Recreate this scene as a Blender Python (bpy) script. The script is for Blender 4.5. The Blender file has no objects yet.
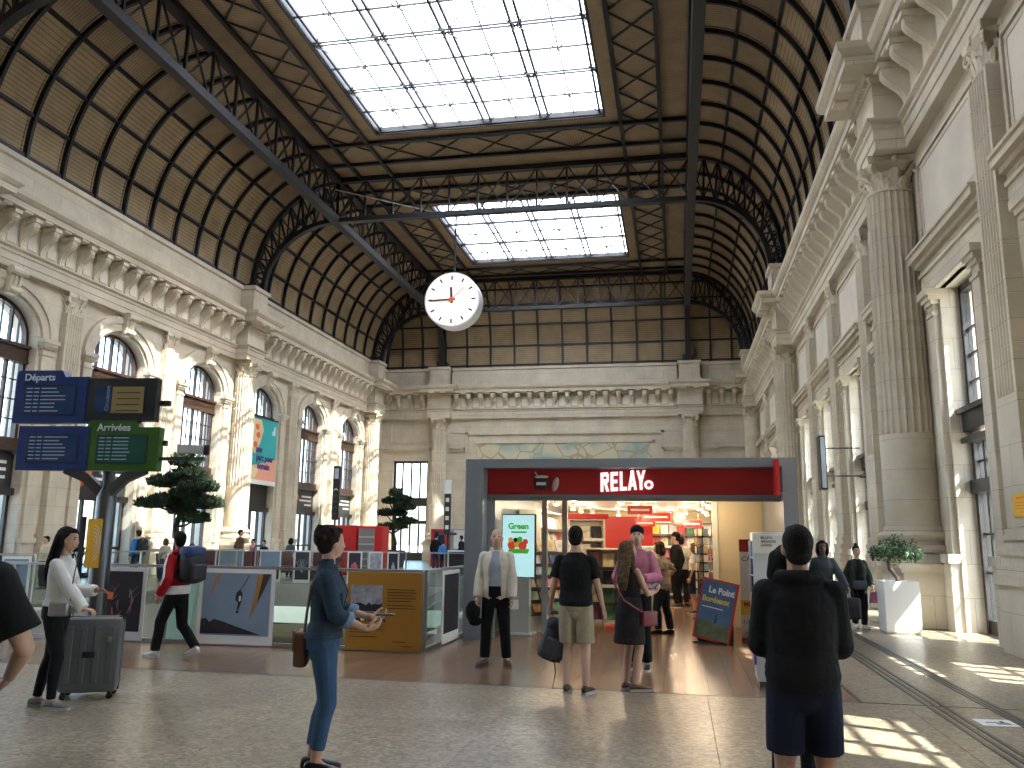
import bpy, bmesh, math, random
from mathutils import Vector, Matrix, Quaternion
random.seed(7)
S = bpy.context.scene
COL = S.collection
PI = math.pi

# ------------------------------------------------------------------ camera
F_PX, CAM_H = 840.0, 1.62
_d = Vector((166, 156, F_PX)).normalized()
_u = Vector((58, -(166 * 58 + F_PX * F_PX) / 156, F_PX)).normalized()
_r = (-_u).cross(_d).normalized()
CM = Matrix((_r, _d, _u))                      # camera vector (right, down, forward) -> world
cam_d = bpy.data.cameras.new('camera')
cam_d.sensor_width = 36.0
cam_d.lens = F_PX / 1024 * 36.0
cam_d.clip_end = 500
cam = bpy.data.objects.new('camera', cam_d)
COL.objects.link(cam)
m = Matrix((CM.col[0], -CM.col[1], -CM.col[2])).transposed().to_4x4()
m.translation = (0, 0, CAM_H)
cam.matrix_world = m
S.camera = cam

def ray(px, py):
    return CM @ Vector((px - 512, py - 384, F_PX))
def ground(px, py, z=0.0):                    # the point of the level z seen at a pixel
    v = ray(px, py); return Vector((0, 0, CAM_H)) + v * ((z - CAM_H) / v.z)
def at_depth(px, py, Y):                      # the point of the plane y = Y seen at a pixel
    v = ray(px, py); return Vector((0, 0, CAM_H)) + v * (Y / v.y)
def at_side(px, py, X):
    v = ray(px, py); return Vector((0, 0, CAM_H)) + v * (X / v.x)

# ------------------------------------------------------------------ light
S.view_settings.view_transform = 'Standard'
S.view_settings.look = 'None'
S.view_settings.exposure = 1.0
S.view_settings.gamma = 1.0
S.view_settings.use_curve_mapping = False
S.cycles.max_bounces = 8
S.cycles.diffuse_bounces = 5
S.cycles.glossy_bounces = 3
S.cycles.transparent_max_bounces = 12
S.cycles.sample_clamp_indirect = 8.0
S.cycles.caustics_reflective = False
S.cycles.caustics_refractive = False

SUN_TRAVEL = Vector((-1.0, 0.45, -1.25)).normalized()
w = bpy.data.worlds.new('sky'); S.world = w; w.use_nodes = True
nt = w.node_tree; nt.nodes.clear()
out = nt.nodes.new('ShaderNodeOutputWorld'); bg = nt.nodes.new('ShaderNodeBackground')
sk = nt.nodes.new('ShaderNodeTexSky'); sk.sky_type = 'NISHITA'; sk.sun_disc = False
sk.sun_elevation = math.asin(-SUN_TRAVEL.z)
sk.sun_rotation = math.atan2(-SUN_TRAVEL.x, -SUN_TRAVEL.y)
sk.dust_density = 2.0
nt.links.new(sk.outputs[0], bg.inputs[0]); bg.inputs[1].default_value = 0.9
nt.links.new(bg.outputs[0], out.inputs[0])
sun_d = bpy.data.lights.new('sun', 'SUN'); sun_d.energy = 19.0; sun_d.angle = 0.01; sun_d.color = (1, .93, .82)
sun = bpy.data.objects.new('sun', sun_d); COL.objects.link(sun)
sun.rotation_euler = SUN_TRAVEL.to_track_quat('-Z', 'Y').to_euler(); sun.location = (60, -30, 80)

# ------------------------------------------------------------------ helpers
def tag(o, label=None, cat=None, group=None, kind=None):
    if label: o['label'] = label
    if cat: o['category'] = cat
    if group: o['group'] = group
    if kind: o['kind'] = kind
    return o
def empty(name, loc=(0, 0, 0), rz=0.0, parent=None):
    o = bpy.data.objects.new(name, None); COL.objects.link(o)
    o.empty_display_size = .1
    o.location = loc; o.rotation_euler = (0, 0, rz)
    if parent: o.parent = parent
    return o
def put(name, me, parent=None, loc=(0, 0, 0), rz=0.0, scale=None):
    o = bpy.data.objects.new(name, me); COL.objects.link(o)
    o.location = loc; o.rotation_euler = (0, 0, rz)
    if scale: o.scale = scale
    if parent: o.parent = parent
    return o
def copy_tree(o, parent=None):
    c = o.copy(); COL.objects.link(c); c.parent = parent
    for ch in list(o.children): copy_tree(ch, c)
    return c

class MB:
    """collects closed shapes; build() links them as one mesh object"""
    def __init__(s): s.v = []; s.f = []
    def add(s, vs, fs):
        b = len(s.v); s.v += [tuple(v) for v in vs]; s.f += [tuple(b + i for i in f) for f in fs]; return s
    def box(s, x0, y0, z0, x1, y1, z1):
        return s.add([(x0,y0,z0),(x1,y0,z0),(x1,y1,z0),(x0,y1,z0),(x0,y0,z1),(x1,y0,z1),(x1,y1,z1),(x0,y1,z1)],
                     [(3,2,1,0),(4,5,6,7),(0,1,5,4),(1,2,6,5),(2,3,7,6),(3,0,4,7)])
    def cbox(s, c, d): return s.box(c[0]-d[0]/2,c[1]-d[1]/2,c[2]-d[2]/2,c[0]+d[0]/2,c[1]+d[1]/2,c[2]+d[2]/2)
    def bbox(s, x0, y0, z0, x1, y1, z1, b=.01):          # box with chamfered edges
        bm = bmesh.new(); bmesh.ops.create_cube(bm, size=1)
        for v in bm.verts: v.co = Vector(((x0+x1)/2+v.co.x*(x1-x0), (y0+y1)/2+v.co.y*(y1-y0), (z0+z1)/2+v.co.z*(z1-z0)))
        bmesh.ops.bevel(bm, geom=bm.edges[:], offset=b, segments=2, affect='EDGES', profile=.6)
        return s.bm(bm)
    def bm(s, bm):
        bm.verts.index_update()
        s.add([v.co.copy() for v in bm.verts], [[v.index for v in f.verts] for f in bm.faces]); bm.free(); return s
    def bar(s, a, b, w, h=None, up=(0, 0, 1)):           # square bar from a to b
        a = Vector(a); b = Vector(b); h = h or w
        d = (b - a); 
        if d.length < 1e-6: return s
        d.normalize(); up = Vector(up)
        if abs(d.dot(up)) > .98: up = Vector((0, 1, 0)) if abs(d.y) < .9 else Vector((1, 0, 0))
        x = d.cross(up).normalized() * (w / 2); y = x.cross(d).normalized() * (h / 2)
        vs = [a-x-y, a+x-y, a+x+y, a-x+y, b-x-y, b+x-y, b+x+y, b-x+y]
        return s.add(vs, [(3,2,1,0),(4,5,6,7),(0,1,5,4),(1,2,6,5),(2,3,7,6),(3,0,4,7)])
    def path(s, pts, w, h, up=(0, 0, 1)):                # rectangular section swept along points, 'up' fixed
        pts = [Vector(p) for p in pts]; up = Vector(up); rings = []
        for i, p in enumerate(pts):
            d = (pts[min(i+1, len(pts)-1)] - pts[max(i-1, 0)]).normalized()
            x = up.normalized() * (w / 2); y = d.cross(up).normalized() * (h / 2)
            rings.append([p-x-y, p+x-y, p+x+y, p-x+y])
        return s.rings(rings)
    def rings(s, rings, cap=True, closed=False):
        n = len(rings[0]); b = len(s.v)
        for r in rings: s.v += [tuple(p) for p in r]
        m = len(rings)
        for i in range(m if closed else m - 1):
            j = (i + 1) % m
            for k in range(n):
                l = (k + 1) % n
                s.f.append((b+i*n+k, b+i*n+l, b+j*n+l, b+j*n+k))
        if cap and not closed:
            s.f.append(tuple(b+k for k in range(n))[::-1]); s.f.append(tuple(b+(m-1)*n+k for k in range(n)))
        return s
    def tube(s, pts, r, n=8):
        pts = [Vector(p) for p in pts]; rr = r if isinstance(r, (list, tuple)) else [r]*len(pts)
        d0 = (pts[1]-pts[0]).normalized(); x = d0.orthogonal().normalized(); rings = []
        for i, p in enumerate(pts):
            d = (pts[min(i+1, len(pts)-1)] - pts[max(i-1, 0)]).normalized()
            x = (x - d * x.dot(d)).normalized(); y = d.cross(x)
            rings.append([p + (x*math.cos(2*PI*k/n) + y*math.sin(2*PI*k/n))*rr[i] for k in range(n)])
        return s.rings(rings)
    def lathe(s, prof, n=24, c=(0, 0, 0), a0=0, a1=2*PI):
        full = abs(a1-a0-2*PI) < 1e-6; m = n if full else n+1
        rings = [[(c[0]+r*math.cos(a0+(a1-a0)*k/n), c[1]+r*math.sin(a0+(a1-a0)*k/n), c[2]+z) for k in range(m)] for r, z in prof]
        return s.rings(rings)
    def cyl(s, c, r, z0, z1, n=16): return s.lathe([(r, z0), (r, z1)], n, (c[0], c[1], 0))
    def prism(s, poly, a, b, axis='x'):                  # polygon extruded along axis from a to b
        def P(p, t): return {'x': (t, p[0], p[1]), 'y': (p[0], t, p[1]), 'z': (p[0], p[1], t)}[axis]
        return s.rings([[P(p, a) for p in poly], [P(p, b) for p in poly]])
    def ellipsoid(s, c, r, n=16, m=10, rot=None):
        c = Vector(c); b = len(s.v); R = rot or Matrix.Identity(3)
        s.v.append(tuple(c + R @ Vector((0, 0, -r[2]))))
        for i in range(1, m):
            t = -PI/2 + PI*i/m
            for k in range(n):
                a = 2*PI*k/n
                s.v.append(tuple(c + R @ Vector((r[0]*math.cos(t)*math.cos(a), r[1]*math.cos(t)*math.sin(a), r[2]*math.sin(t)))))
        s.v.append(tuple(c + R @ Vector((0, 0, r[2]))))
        e = len(s.v)-1
        for k in range(n):
            l = (k+1) % n
            s.f.append((b, b+1+l, b+1+k)); s.f.append((e, b+1+(m-2)*n+k, b+1+(m-2)*n+l))
            for i in range(m-2): s.f.append((b+1+i*n+k, b+1+i*n+l, b+1+(i+1)*n+l, b+1+(i+1)*n+k))
        return s
    def move(s, mat, start=0):
        for i in range(start, len(s.v)): s.v[i] = tuple(mat @ Vector(s.v[i]))
        return s
    def mesh(s, name, mat, smooth=False):
        me = bpy.data.meshes.new(name); me.from_pydata(s.v, [], s.f)
        bm = bmesh.new(); bm.from_mesh(me); bmesh.ops.recalc_face_normals(bm, faces=bm.faces[:]); bm.to_mesh(me); bm.free()
        for mt in (mat if isinstance(mat, (list, tuple)) else [mat]): me.materials.append(mt)
        if smooth == 'auto':
            for p in me.polygons: p.use_smooth = True
            me.set_sharp_from_angle(angle=math.radians(35))
        elif smooth:
            for p in me.polygons: p.use_smooth = True
        me.update(); return me
    def build(s, name, mat, parent=None, loc=(0, 0, 0), rz=0.0, smooth=False):
        return put(name, s.mesh(name, mat, smooth), parent, loc, rz)

def arc(cx, cy, rx, ry, a0, a1, n):
    return [(cx + rx*math.cos(a0+(a1-a0)*i/n), cy + ry*math.sin(a0+(a1-a0)*i/n)) for i in range(n+1)]

TMP = bpy.data.scenes.new('workbench')            # scratch scene for evaluating curves and modifiers; removed at the end
def evaluated(o):
    TMP.collection.objects.link(o); vl = TMP.view_layers[0]; vl.update(); dg = vl.depsgraph
    me = bpy.data.meshes.new_from_object(o.evaluated_get(dg), depsgraph=dg)
    TMP.collection.objects.unlink(o); bpy.data.objects.remove(o); return me
def text(body, size, mat, parent, loc, rot=(PI/2, 0, 0), extrude=.004, bold=0.0, align='LEFT', xs=1.0, name='lettering', shear=0):
    c = bpy.data.curves.new(name, 'FONT'); c.body = body; c.size = size; c.extrude = extrude; c.offset = bold
    c.align_x = align; c.shear = shear; c.resolution_u = 3
    me = evaluated(bpy.data.objects.new(name, c)); me.materials.clear(); me.materials.append(mat); me.name = name
    o = bpy.data.objects.new(name, me); COL.objects.link(o); o.location = loc; o.rotation_euler = rot; o.scale = (xs, 1, 1); o.parent = parent
    return o

# ------------------------------------------------------------------ materials
def mat(name, col, rough=.6, metal=0.0, spec=.5, noise=None, bump=None, emit=None, alpha=None, coat=0.0):
    """noise=(scale, amount) varies the colour, bump=(scale, strength) roughens"""
    M = bpy.data.materials.new(name); M.use_nodes = True; n = M.node_tree.nodes; L = M.node_tree.links
    p = n['Principled BSDF']; p.inputs['Base Color'].default_value = (*col, 1); p.inputs['Roughness'].default_value = rough
    p.inputs['Metallic'].default_value = metal; p.inputs['Specular IOR Level'].default_value = spec
    p.inputs['Coat Weight'].default_value = coat
    M.diffuse_color = (*col, 1)
    if noise or bump:
        tc = n.new('ShaderNodeTexCoord')
    if noise:
        t = n.new('ShaderNodeTexNoise'); t.inputs['Scale'].default_value = noise[0]; t.inputs['Detail'].default_value = 5
        L.new(tc.outputs['Object'], t.inputs['Vector'])
        r = n.new('ShaderNodeMixRGB'); r.blend_type = 'MIX'
        a = noise[1]
        r.inputs[1].default_value = (*[max(0, c*(1-a)) for c in col], 1); r.inputs[2].default_value = (*[min(1, c*(1+a)) for c in col], 1)
        cr = n.new('ShaderNodeMapRange'); cr.inputs[1].default_value = .3; cr.inputs[2].default_value = .7
        L.new(t.outputs[0], cr.inputs[0]); L.new(cr.outputs[0], r.inputs[0]); L.new(r.outputs[0], p.inputs['Base Color'])
    if bump:
        t2 = n.new('ShaderNodeTexNoise'); t2.inputs['Scale'].default_value = bump[0]; t2.inputs['Detail'].default_value = 4
        L.new(tc.outputs['Object'], t2.inputs['Vector'])
        b = n.new('ShaderNodeBump'); b.inputs['Strength'].default_value = bump[1]; b.inputs['Distance'].default_value = .02
        L.new(t2.outputs[0], b.inputs['Height']); L.new(b.outputs[0], p.inputs['Normal'])
    if emit:
        p.inputs['Emission Color'].default_value = (*emit[0], 1); p.inputs['Emission Strength'].default_value = emit[1]
    if alpha is not None: p.inputs['Alpha'].default_value = alpha
    return M

def stone_mat(name, base, joint, bx, bz, mortar=.006):
    """limestone with fine block joints, cloudy tone and old grime"""
    M = mat(name, base, .75, spec=.3); n = M.node_tree.nodes; L = M.node_tree.links; p = n['Principled BSDF']
    g = n.new('ShaderNodeNewGeometry'); sp = n.new('ShaderNodeSeparateXYZ'); L.new(g.outputs['Position'], sp.inputs[0])
    ad = n.new('ShaderNodeMath'); ad.operation = 'ADD'; L.new(sp.outputs[0], ad.inputs[0]); L.new(sp.outputs[1], ad.inputs[1])
    cb = n.new('ShaderNodeCombineXYZ'); L.new(ad.outputs[0], cb.inputs[0]); L.new(sp.outputs[2], cb.inputs[1])
    br = n.new('ShaderNodeTexBrick'); br.inputs['Scale'].default_value = 1; br.inputs['Brick Width'].default_value = bx; br.inputs['Row Height'].default_value = bz
    br.inputs['Mortar Size'].default_value = mortar; br.inputs['Mortar Smooth'].default_value = .3
    br.inputs['Color1'].default_value = (*base, 1); br.inputs['Color2'].default_value = (*[c*.93 for c in base], 1); br.inputs['Mortar'].default_value = (*joint, 1)
    L.new(cb.outputs[0], br.inputs['Vector'])
    t = n.new('ShaderNodeTexNoise'); t.inputs['Scale'].default_value = .9; t.inputs['Detail'].default_value = 8; t.inputs['Roughness'].default_value = .65
    L.new(g.outputs['Position'], t.inputs['Vector'])
    mr = n.new('ShaderNodeMapRange'); mr.inputs[1].default_value = .35; mr.inputs[2].default_value = .75; mr.inputs[3].default_value = 1.0; mr.inputs[4].default_value = .74
    L.new(t.outputs[0], mr.inputs[0])
    mx = n.new('ShaderNodeMixRGB'); mx.blend_type = 'MULTIPLY'; mx.inputs[0].default_value = 1
    L.new(br.outputs['Color'], mx.inputs[1]); L.new(mr.outputs[0], mx.inputs[2]); L.new(mx.outputs[0], p.inputs['Base Color'])
    t2 = n.new('ShaderNodeTexNoise'); t2.inputs['Scale'].default_value = 30; L.new(g.outputs['Position'], t2.inputs['Vector'])
    b = n.new('ShaderNodeBump'); b.inputs['Strength'].default_value = .12; b.inputs['Distance'].default_value = .02; L.new(t2.outputs[0], b.inputs['Height']); L.new(b.outputs[0], p.inputs['Normal'])
    return M

def board_mat(name, base, axis, pitch):
    """narrow boards: dark grooves every `pitch` metres along a world axis (0,1,2)"""
    M = mat(name, base, .7, spec=.3); n = M.node_tree.nodes; L = M.node_tree.links; p = n['Principled BSDF']
    g = n.new('ShaderNodeNewGeometry'); sp = n.new('ShaderNodeSeparateXYZ'); L.new(g.outputs['Position'], sp.inputs[0])
    d = n.new('ShaderNodeMath'); d.operation = 'DIVIDE'; d.inputs[1].default_value = pitch; L.new(sp.outputs[axis], d.inputs[0])
    fr = n.new('ShaderNodeMath'); fr.operation = 'FRACT'; L.new(d.outputs[0], fr.inputs[0])
    lt = n.new('ShaderNodeMath'); lt.operation = 'LESS_THAN'; lt.inputs[1].default_value = .22; L.new(fr.outputs[0], lt.inputs[0])
    t = n.new('ShaderNodeTexNoise'); t.inputs['Scale'].default_value = 1.3; t.inputs['Detail'].default_value = 6; L.new(g.outputs['Position'], t.inputs['Vector'])
    mr = n.new('ShaderNodeMapRange'); mr.inputs[1].default_value = .3; mr.inputs[2].default_value = .7; mr.inputs[3].default_value = .8; mr.inputs[4].default_value = 1.1; L.new(t.outputs[0], mr.inputs[0])
    m1 = n.new('ShaderNodeMixRGB'); m1.inputs[1].default_value = (*base, 1); m1.inputs[2].default_value = (*[c*.62 for c in base], 1); L.new(lt.outputs[0], m1.inputs[0])
    m2 = n.new('ShaderNodeMixRGB'); m2.blend_type = 'MULTIPLY'; m2.inputs[0].default_value = 1; L.new(m1.outputs[0], m2.inputs[1]); L.new(mr.outputs[0], m2.inputs[2])
    L.new(m2.outputs[0], p.inputs['Base Color'])
    b = n.new('ShaderNodeBump'); b.inputs['Strength'].default_value = .5; b.inputs['Distance'].default_value = .015; b.invert = True
    L.new(lt.outputs[0], b.inputs['Height']); L.new(b.outputs[0], p.inputs['Normal'])
    return M

def glass_mat(name, tint=(.9, .95, .95), refl=.08, white=0.0, trans=None):
    """thin pane: mostly see-through, a little mirror; `white` scatters part of the light"""
    M = bpy.data.materials.new(name); M.use_nodes = True; n = M.node_tree.nodes; L = M.node_tree.links; n.clear()
    o = n.new('ShaderNodeOutputMaterial'); t = n.new('ShaderNodeBsdfTransparent'); t.inputs[0].default_value = (*tint, 1)
    g = n.new('ShaderNodeBsdfGlossy'); g.inputs['Roughness'].default_value = .02
    lw = n.new('ShaderNodeLayerWeight'); lw.inputs[0].default_value = .5           # Schlick term, alike from both sides of a thin pane
    pw_ = n.new('ShaderNodeMath'); pw_.operation = 'POWER'; pw_.inputs[1].default_value = 5; L.new(lw.outputs['Facing'], pw_.inputs[0])
    fr = n.new('ShaderNodeMath'); fr.operation = 'MULTIPLY_ADD'; fr.inputs[1].default_value = .9; fr.inputs[2].default_value = .03; L.new(pw_.outputs[0], fr.inputs[0])
    mx = n.new('ShaderNodeMixShader'); L.new(fr.outputs[0], mx.inputs[0]); L.new(t.outputs[0], mx.inputs[1]); L.new(g.outputs[0], mx.inputs[2])
    res = mx
    if white > 0:
        d = n.new('ShaderNodeBsdfTranslucent'); d.inputs[0].default_value = (.95, .95, .93, 1)
        m2 = n.new('ShaderNodeMixShader'); m2.inputs[0].default_value = white
        L.new(mx.outputs[0], m2.inputs[1]); L.new(d.outputs[0], m2.inputs[2]); res = m2
    L.new(res.outputs[0], o.inputs[0])
    return M

M = {}
M['stone'] = stone_mat('limestone', (.66, .585, .46), (.40, .34, .26), 1.3, .62)
M['carved'] = mat('carved_limestone', (.64, .57, .45), .75, spec=.3, noise=(1.2, .16), bump=(22, .3))
M['panel_stone'] = mat('smooth_limestone', (.66, .60, .50), .7, spec=.3, noise=(.8, .1))
M['iron'] = mat('dark_painted_iron', (.020, .021, .026), .45, .3)
M['iron2'] = mat('grey_iron', (.032, .031, .033), .5, .3)
M['board_v'] = board_mat('louvred_roof_boards', (.36, .265, .155), 2, .14)
M['board_x'] = board_mat('flat_ceiling_boards', (.33, .245, .155), 0, .12)
M['board_y'] = board_mat('cove_ceiling_boards', (.33, .245, .155), 1, .12)
M['board_trim'] = mat('ceiling_trim_wood', (.17, .13, .09), .6, noise=(3, .15))
M['skyglass'] = glass_mat('wired_skylight_glass', (.92, .96, .98), white=.32)
M['glass'] = glass_mat('window_glass', (.90, .95, .97))
M['railglass'] = glass_mat('balustrade_glass', (.86, .90, .885))
M['wood_dark'] = mat('dark_stained_window_wood', (.055, .026, .016), .45, noise=(6, .25))
M['door_dark'] = mat('dark_door_frame', (.030, .026, .024), .4)
M['white_board'] = mat('white_card', (.78, .78, .77), .5)
M['black'] = mat('matt_black', (.012, .012, .013), .5)
M['steel'] = mat('brushed_steel', (.45, .46, .47), .3, 1.0)
M['steel_dark'] = mat('dark_steel', (.11, .115, .12), .35, .8)
M['white'] = mat('white_paint', (.82, .82, .80), .45)
# ================================================================== THE SETTING
XR, XL, YF, YB = 5.2, -20.9, 57.6, -14.0        # wall faces: right, left, far, back
XM = (XR + XL) / 2
WELL = (-14.4, 12.0, -3.62, 27.6)              # stair well x0, y0, x1, y1
WOOD_Y, WOOD_X = 9.62, 1.8

def floor_mat():
    F = mat('speckled_stone_floor', (.42, .37, .29), .30, spec=.5); n = F.node_tree.nodes; L = F.node_tree.links; p = n['Principled BSDF']
    g = n.new('ShaderNodeNewGeometry')
    v = n.new('ShaderNodeTexVoronoi'); v.inputs['Scale'].default_value = 30; L.new(g.outputs['Position'], v.inputs['Vector'])
    t = n.new('ShaderNodeTexNoise'); t.inputs['Scale'].default_value = 1.1; t.inputs['Detail'].default_value = 7; L.new(g.outputs['Position'], t.inputs['Vector'])
    hs = n.new('ShaderNodeSeparateColor'); L.new(v.outputs['Color'], hs.inputs[0])
    cr = n.new('ShaderNodeValToRGB'); cr.color_ramp.elements[0].color = (.15, .115, .075, 1); cr.color_ramp.elements[1].color = (.38, .32, .235, 1)
    e = cr.color_ramp.elements.new(.35); e.color = (.235, .190, .128, 1); e = cr.color_ramp.elements.new(.7); e.color = (.285, .235, .165, 1)
    L.new(hs.outputs[0], cr.inputs[0])
    br = n.new('ShaderNodeTexBrick'); br.offset = 0; br.inputs['Scale'].default_value = 1; br.inputs['Brick Width'].default_value = 1.9; br.inputs['Row Height'].default_value = 1.9
    br.inputs['Mortar Size'].default_value = .012; br.inputs['Color1'].default_value = (1, 1, 1, 1); br.inputs['Color2'].default_value = (.93, .93, .93, 1); br.inputs['Mortar'].default_value = (.96, .96, .96, 1)
    L.new(g.outputs['Position'], br.inputs['Vector'])
    m1 = n.new('ShaderNodeMixRGB'); m1.blend_type = 'MULTIPLY'; m1.inputs[0].default_value = 1; L.new(cr.outputs[0], m1.inputs[1]); L.new(br.outputs[0], m1.inputs[2])
    mr = n.new('ShaderNodeMapRange'); mr.inputs[1].default_value = .3; mr.inputs[2].default_value = .7; mr.inputs[3].default_value = .82; mr.inputs[4].default_value = 1.12; L.new(t.outputs[0], mr.inputs[0])
    m2 = n.new('ShaderNodeMixRGB'); m2.blend_type = 'MULTIPLY'; m2.inputs[0].default_value = 1; L.new(m1.outputs[0], m2.inputs[1]); L.new(mr.outputs[0], m2.inputs[2])
    L.new(m2.outputs[0], p.inputs['Base Color'])
    r2 = n.new('ShaderNodeMapRange'); r2.inputs[3].default_value = .22; r2.inputs[4].default_value = .42; L.new(t.outputs[0], r2.inputs[0]); L.new(r2.outputs[0], p.inputs['Roughness'])
    return F
M['floor'] = floor_mat()
M['plank'] = []
for i, c in enumerate(((.20, .118, .070), (.18, .104, .062), (.215, .130, .079), (.19, .120, .078))):
    M['plank'].append(mat('brown_floor_plank_tone', c, .22, noise=(2.2, .16), bump=(60, .06)))
M['under'] = mat('dark_subfloor', (.05, .04, .03), .7)
M['street'] = mat('sunlit_paving', (.55, .52, .47), .8, noise=(.6, .1))
M['concrete'] = mat('pale_well_wall', (.52, .50, .43), .6, noise=(1.0, .1))

fl = MB()
x0, y0, x1, y1 = WELL
SLX, SLY, SLE = -11.4, .12, 32.42                            # slabbed part of the floor
fl.box(XL-1, YB-1, -.3, SLX, WOOD_Y, 0).box(SLX, YB-1, -.3, XR+1, SLY, 0).box(SLX, SLY, -.3, XR+1, WOOD_Y, -.02)      # near field
fl.box(WOOD_X, WOOD_Y, -.3, XR+1, SLE, -.02).box(WOOD_X, SLE, -.3, XR+1, YF+1, 0)                   # aisle along the window wall
fl.box(x1, 26.4, -.3, WOOD_X, YF+1, 0)
fl.box(XL-1, y1, -.3, x1, YF+1, 0)                         # beyond the well
fl.box(XL-1, WOOD_Y, -.3, -12.0, y0, 0)
fl.box(XL-1, y0, -.3, x0, y1, 0)
fo = tag(fl.build('floor', M['floor']), 'polished speckled beige stone floor of the station hall', 'floor', kind='structure')
un = MB(); un.box(-12.0, WOOD_Y, -.3, x1, y0, -.016).box(x1, WOOD_Y, -.3, WOOD_X, 26.4, -.016)
un.build('underlay', M['under'], fo)
pw, pl_ = .25, 1.3
PK = []
for i in range(4):
    b = MB(); b.bbox(.0015, .0015, -.016, pw-.0015, pl_-.0015, 0, .0012); PK.append(b.mesh('plank', M['plank'][i]))
ncol = int(round((WOOD_X+12.0)/pw)); far = MB()
for c in range(ncol):
    px = WOOD_X - (c+1)*pw
    off = random.random()*pl_*.0
    rows = 2 if px < -3.7 else 13
    for r in range(rows):
        py = WOOD_Y + r*pl_
        if r < 8: put('plank', PK[random.randrange(4)], fo, (px, py, -random.random()*.0008))
        else: far.box(px+.0015, py+.0015, -.016, px+pw-.0015, py+pl_-.0015, 0)
tag(far.build('plank_field', M['plank'][2], fo), kind='stuff')
eb = MB(); eb.box(-12.0, WOOD_Y-.03, -.02, WOOD_X+.03, WOOD_Y, .003).box(WOOD_X, WOOD_Y, -.02, WOOD_X+.03, 26.4, .003); eb.build('edge_strip', M['steel_dark'], fo)
SLAB = {}
def slab_piece(xa, ya, xb, yb):
    k = (round(xb-xa, 3), round(yb-ya, 3))
    if k not in SLAB: SLAB[k] = MB().bbox(.0012, .0012, -.02, k[0]-.0012, k[1]-.0012, 0, .0022).mesh('stone_slab', M['floor'])
    put('stone_slab', SLAB[k], fo, (xa, ya, 0))
nx_, ny_ = 9, 5; wx_, wy_ = (XR+.9-SLX)/nx_, (WOOD_Y-.03-SLY)/ny_
for i in range(nx_):
    for j in range(ny_): slab_piece(SLX+i*wx_, SLY+j*wy_, SLX+(i+1)*wx_, SLY+(j+1)*wy_)
na_ = 12; wy_ = (SLE-WOOD_Y)/na_; xa_ = WOOD_X+.03; wx_ = (XR+.9-xa_)/2
for i in range(2):
    for j in range(na_): slab_piece(xa_+i*wx_, WOOD_Y+j*wy_, xa_+(i+1)*wx_, WOOD_Y+(j+1)*wy_)
# dark guide strips let into the stone, in two sets of three
for xs in (2.44, 2.52, 2.60, 3.02, 3.07, 3.12):
    b = MB(); b.bbox(xs-.021, -2, -.01, xs+.021, 34, .006, .003); b.build('guide_strip', M['steel_dark'], fo)
st = MB(); st.box(-.17, -.15, .0005, .17, .15, .0025)
so = tag(st.build('floor_sticker', M['white_board'], None, ground(997, 723) + Vector((0, 0, .0002)), .05), 'small white sticker on the stone floor between the dark strips', 'sticker')
b = MB(); b.box(-.10, -.02, .0024, .10, .0, .004).box(.04, .0, .0024, .07, .07, .004).box(-.02, -.07, .0024, .10, -.045, .004); b.build('printed_mark', M['black'], so)

# street outside the windows
sg = MB(); sg.box(-140, -90, -.5, XL-1.0, 160, -.12); tag(sg.build('ground_street', M['street']), 'bright paved street outside the left windows', 'street', kind='structure')
sg = MB(); sg.box(XR+1.0, -90, -.5, 120, 160, -.12); tag(sg.build('ground_platform', M['street']), 'bright paving outside the right doors', 'paving', kind='structure')
sg = MB(); sg.box(XL-1, YF+1.0, -.5, XR+1, 160, -.12); tag(sg.build('ground_forecourt', M['street']), 'bright paving beyond the far doorway', 'paving', kind='structure')

# ------------------------------------------------------------------ classical orders, in wall coordinates: x along the wall, y into the hall
Z_CAP0, Z_CAP1, Z_ARC, Z_FRZ, Z_COR, Z_TOP = 9.12, 9.90, 10.58, 11.45, 12.15, 13.55
def fluted_ring(r, n=24, depth=.05):
    pts = []
    for k in range(n):
        for j, (t, dd) in enumerate(((0, 0), (.10, 0), (.26, .75), (.55, 1), (.84, .75))):
            a = 2*PI*(k+t)/n; q = r - dd*depth
            pts.append((q*math.cos(a), q*math.sin(a)))
    return pts
def drum_mesh(h, flute=True):
    b = MB(); g = .008
    for (z, k) in (((g, .0), (h-g, .0)),): pass
    ring = fluted_ring(.55) if flute else [(.55*math.cos(2*PI*k/40), .55*math.sin(2*PI*k/40)) for k in range(40)]
    rr = [[(x*s_, y*s_, z) for x, y in ring] for s_, z in ((.982, 0), (1, g), (1, h-g), (.982, h))]
    return b.rings(rr).mesh('drum', M['stone'], 'auto')
def leaf(b, base, outv, w, h, curl, tilt=0):
    """acanthus-like leaf: a curling tongue with a mid rib and lobed edge"""
    base = Vector(base); o = Vector(outv).normalized(); sd = Vector((-o.y, o.x, 0)); rows = []
    for i in range(7):
        t = i/6
        z = h*(t if t < .8 else .8+(t-.8)*.2 - (t-.8)*.5); y = curl*(t**2.4)
        ww = w*(.62+.42*math.sin(t*PI))*(1-.55*max(0, t-.6)/.4)*(1+.10*math.cos(i*PI))
        c = base + o*y + Vector((0, 0, z))
        rows.append([c - sd*ww/2, c - sd*ww*.25 + o*.05, c + o*.035, c + sd*ww*.25 + o*.05, c + sd*ww/2, c - o*.03])
    b.rings(rows)
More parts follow.
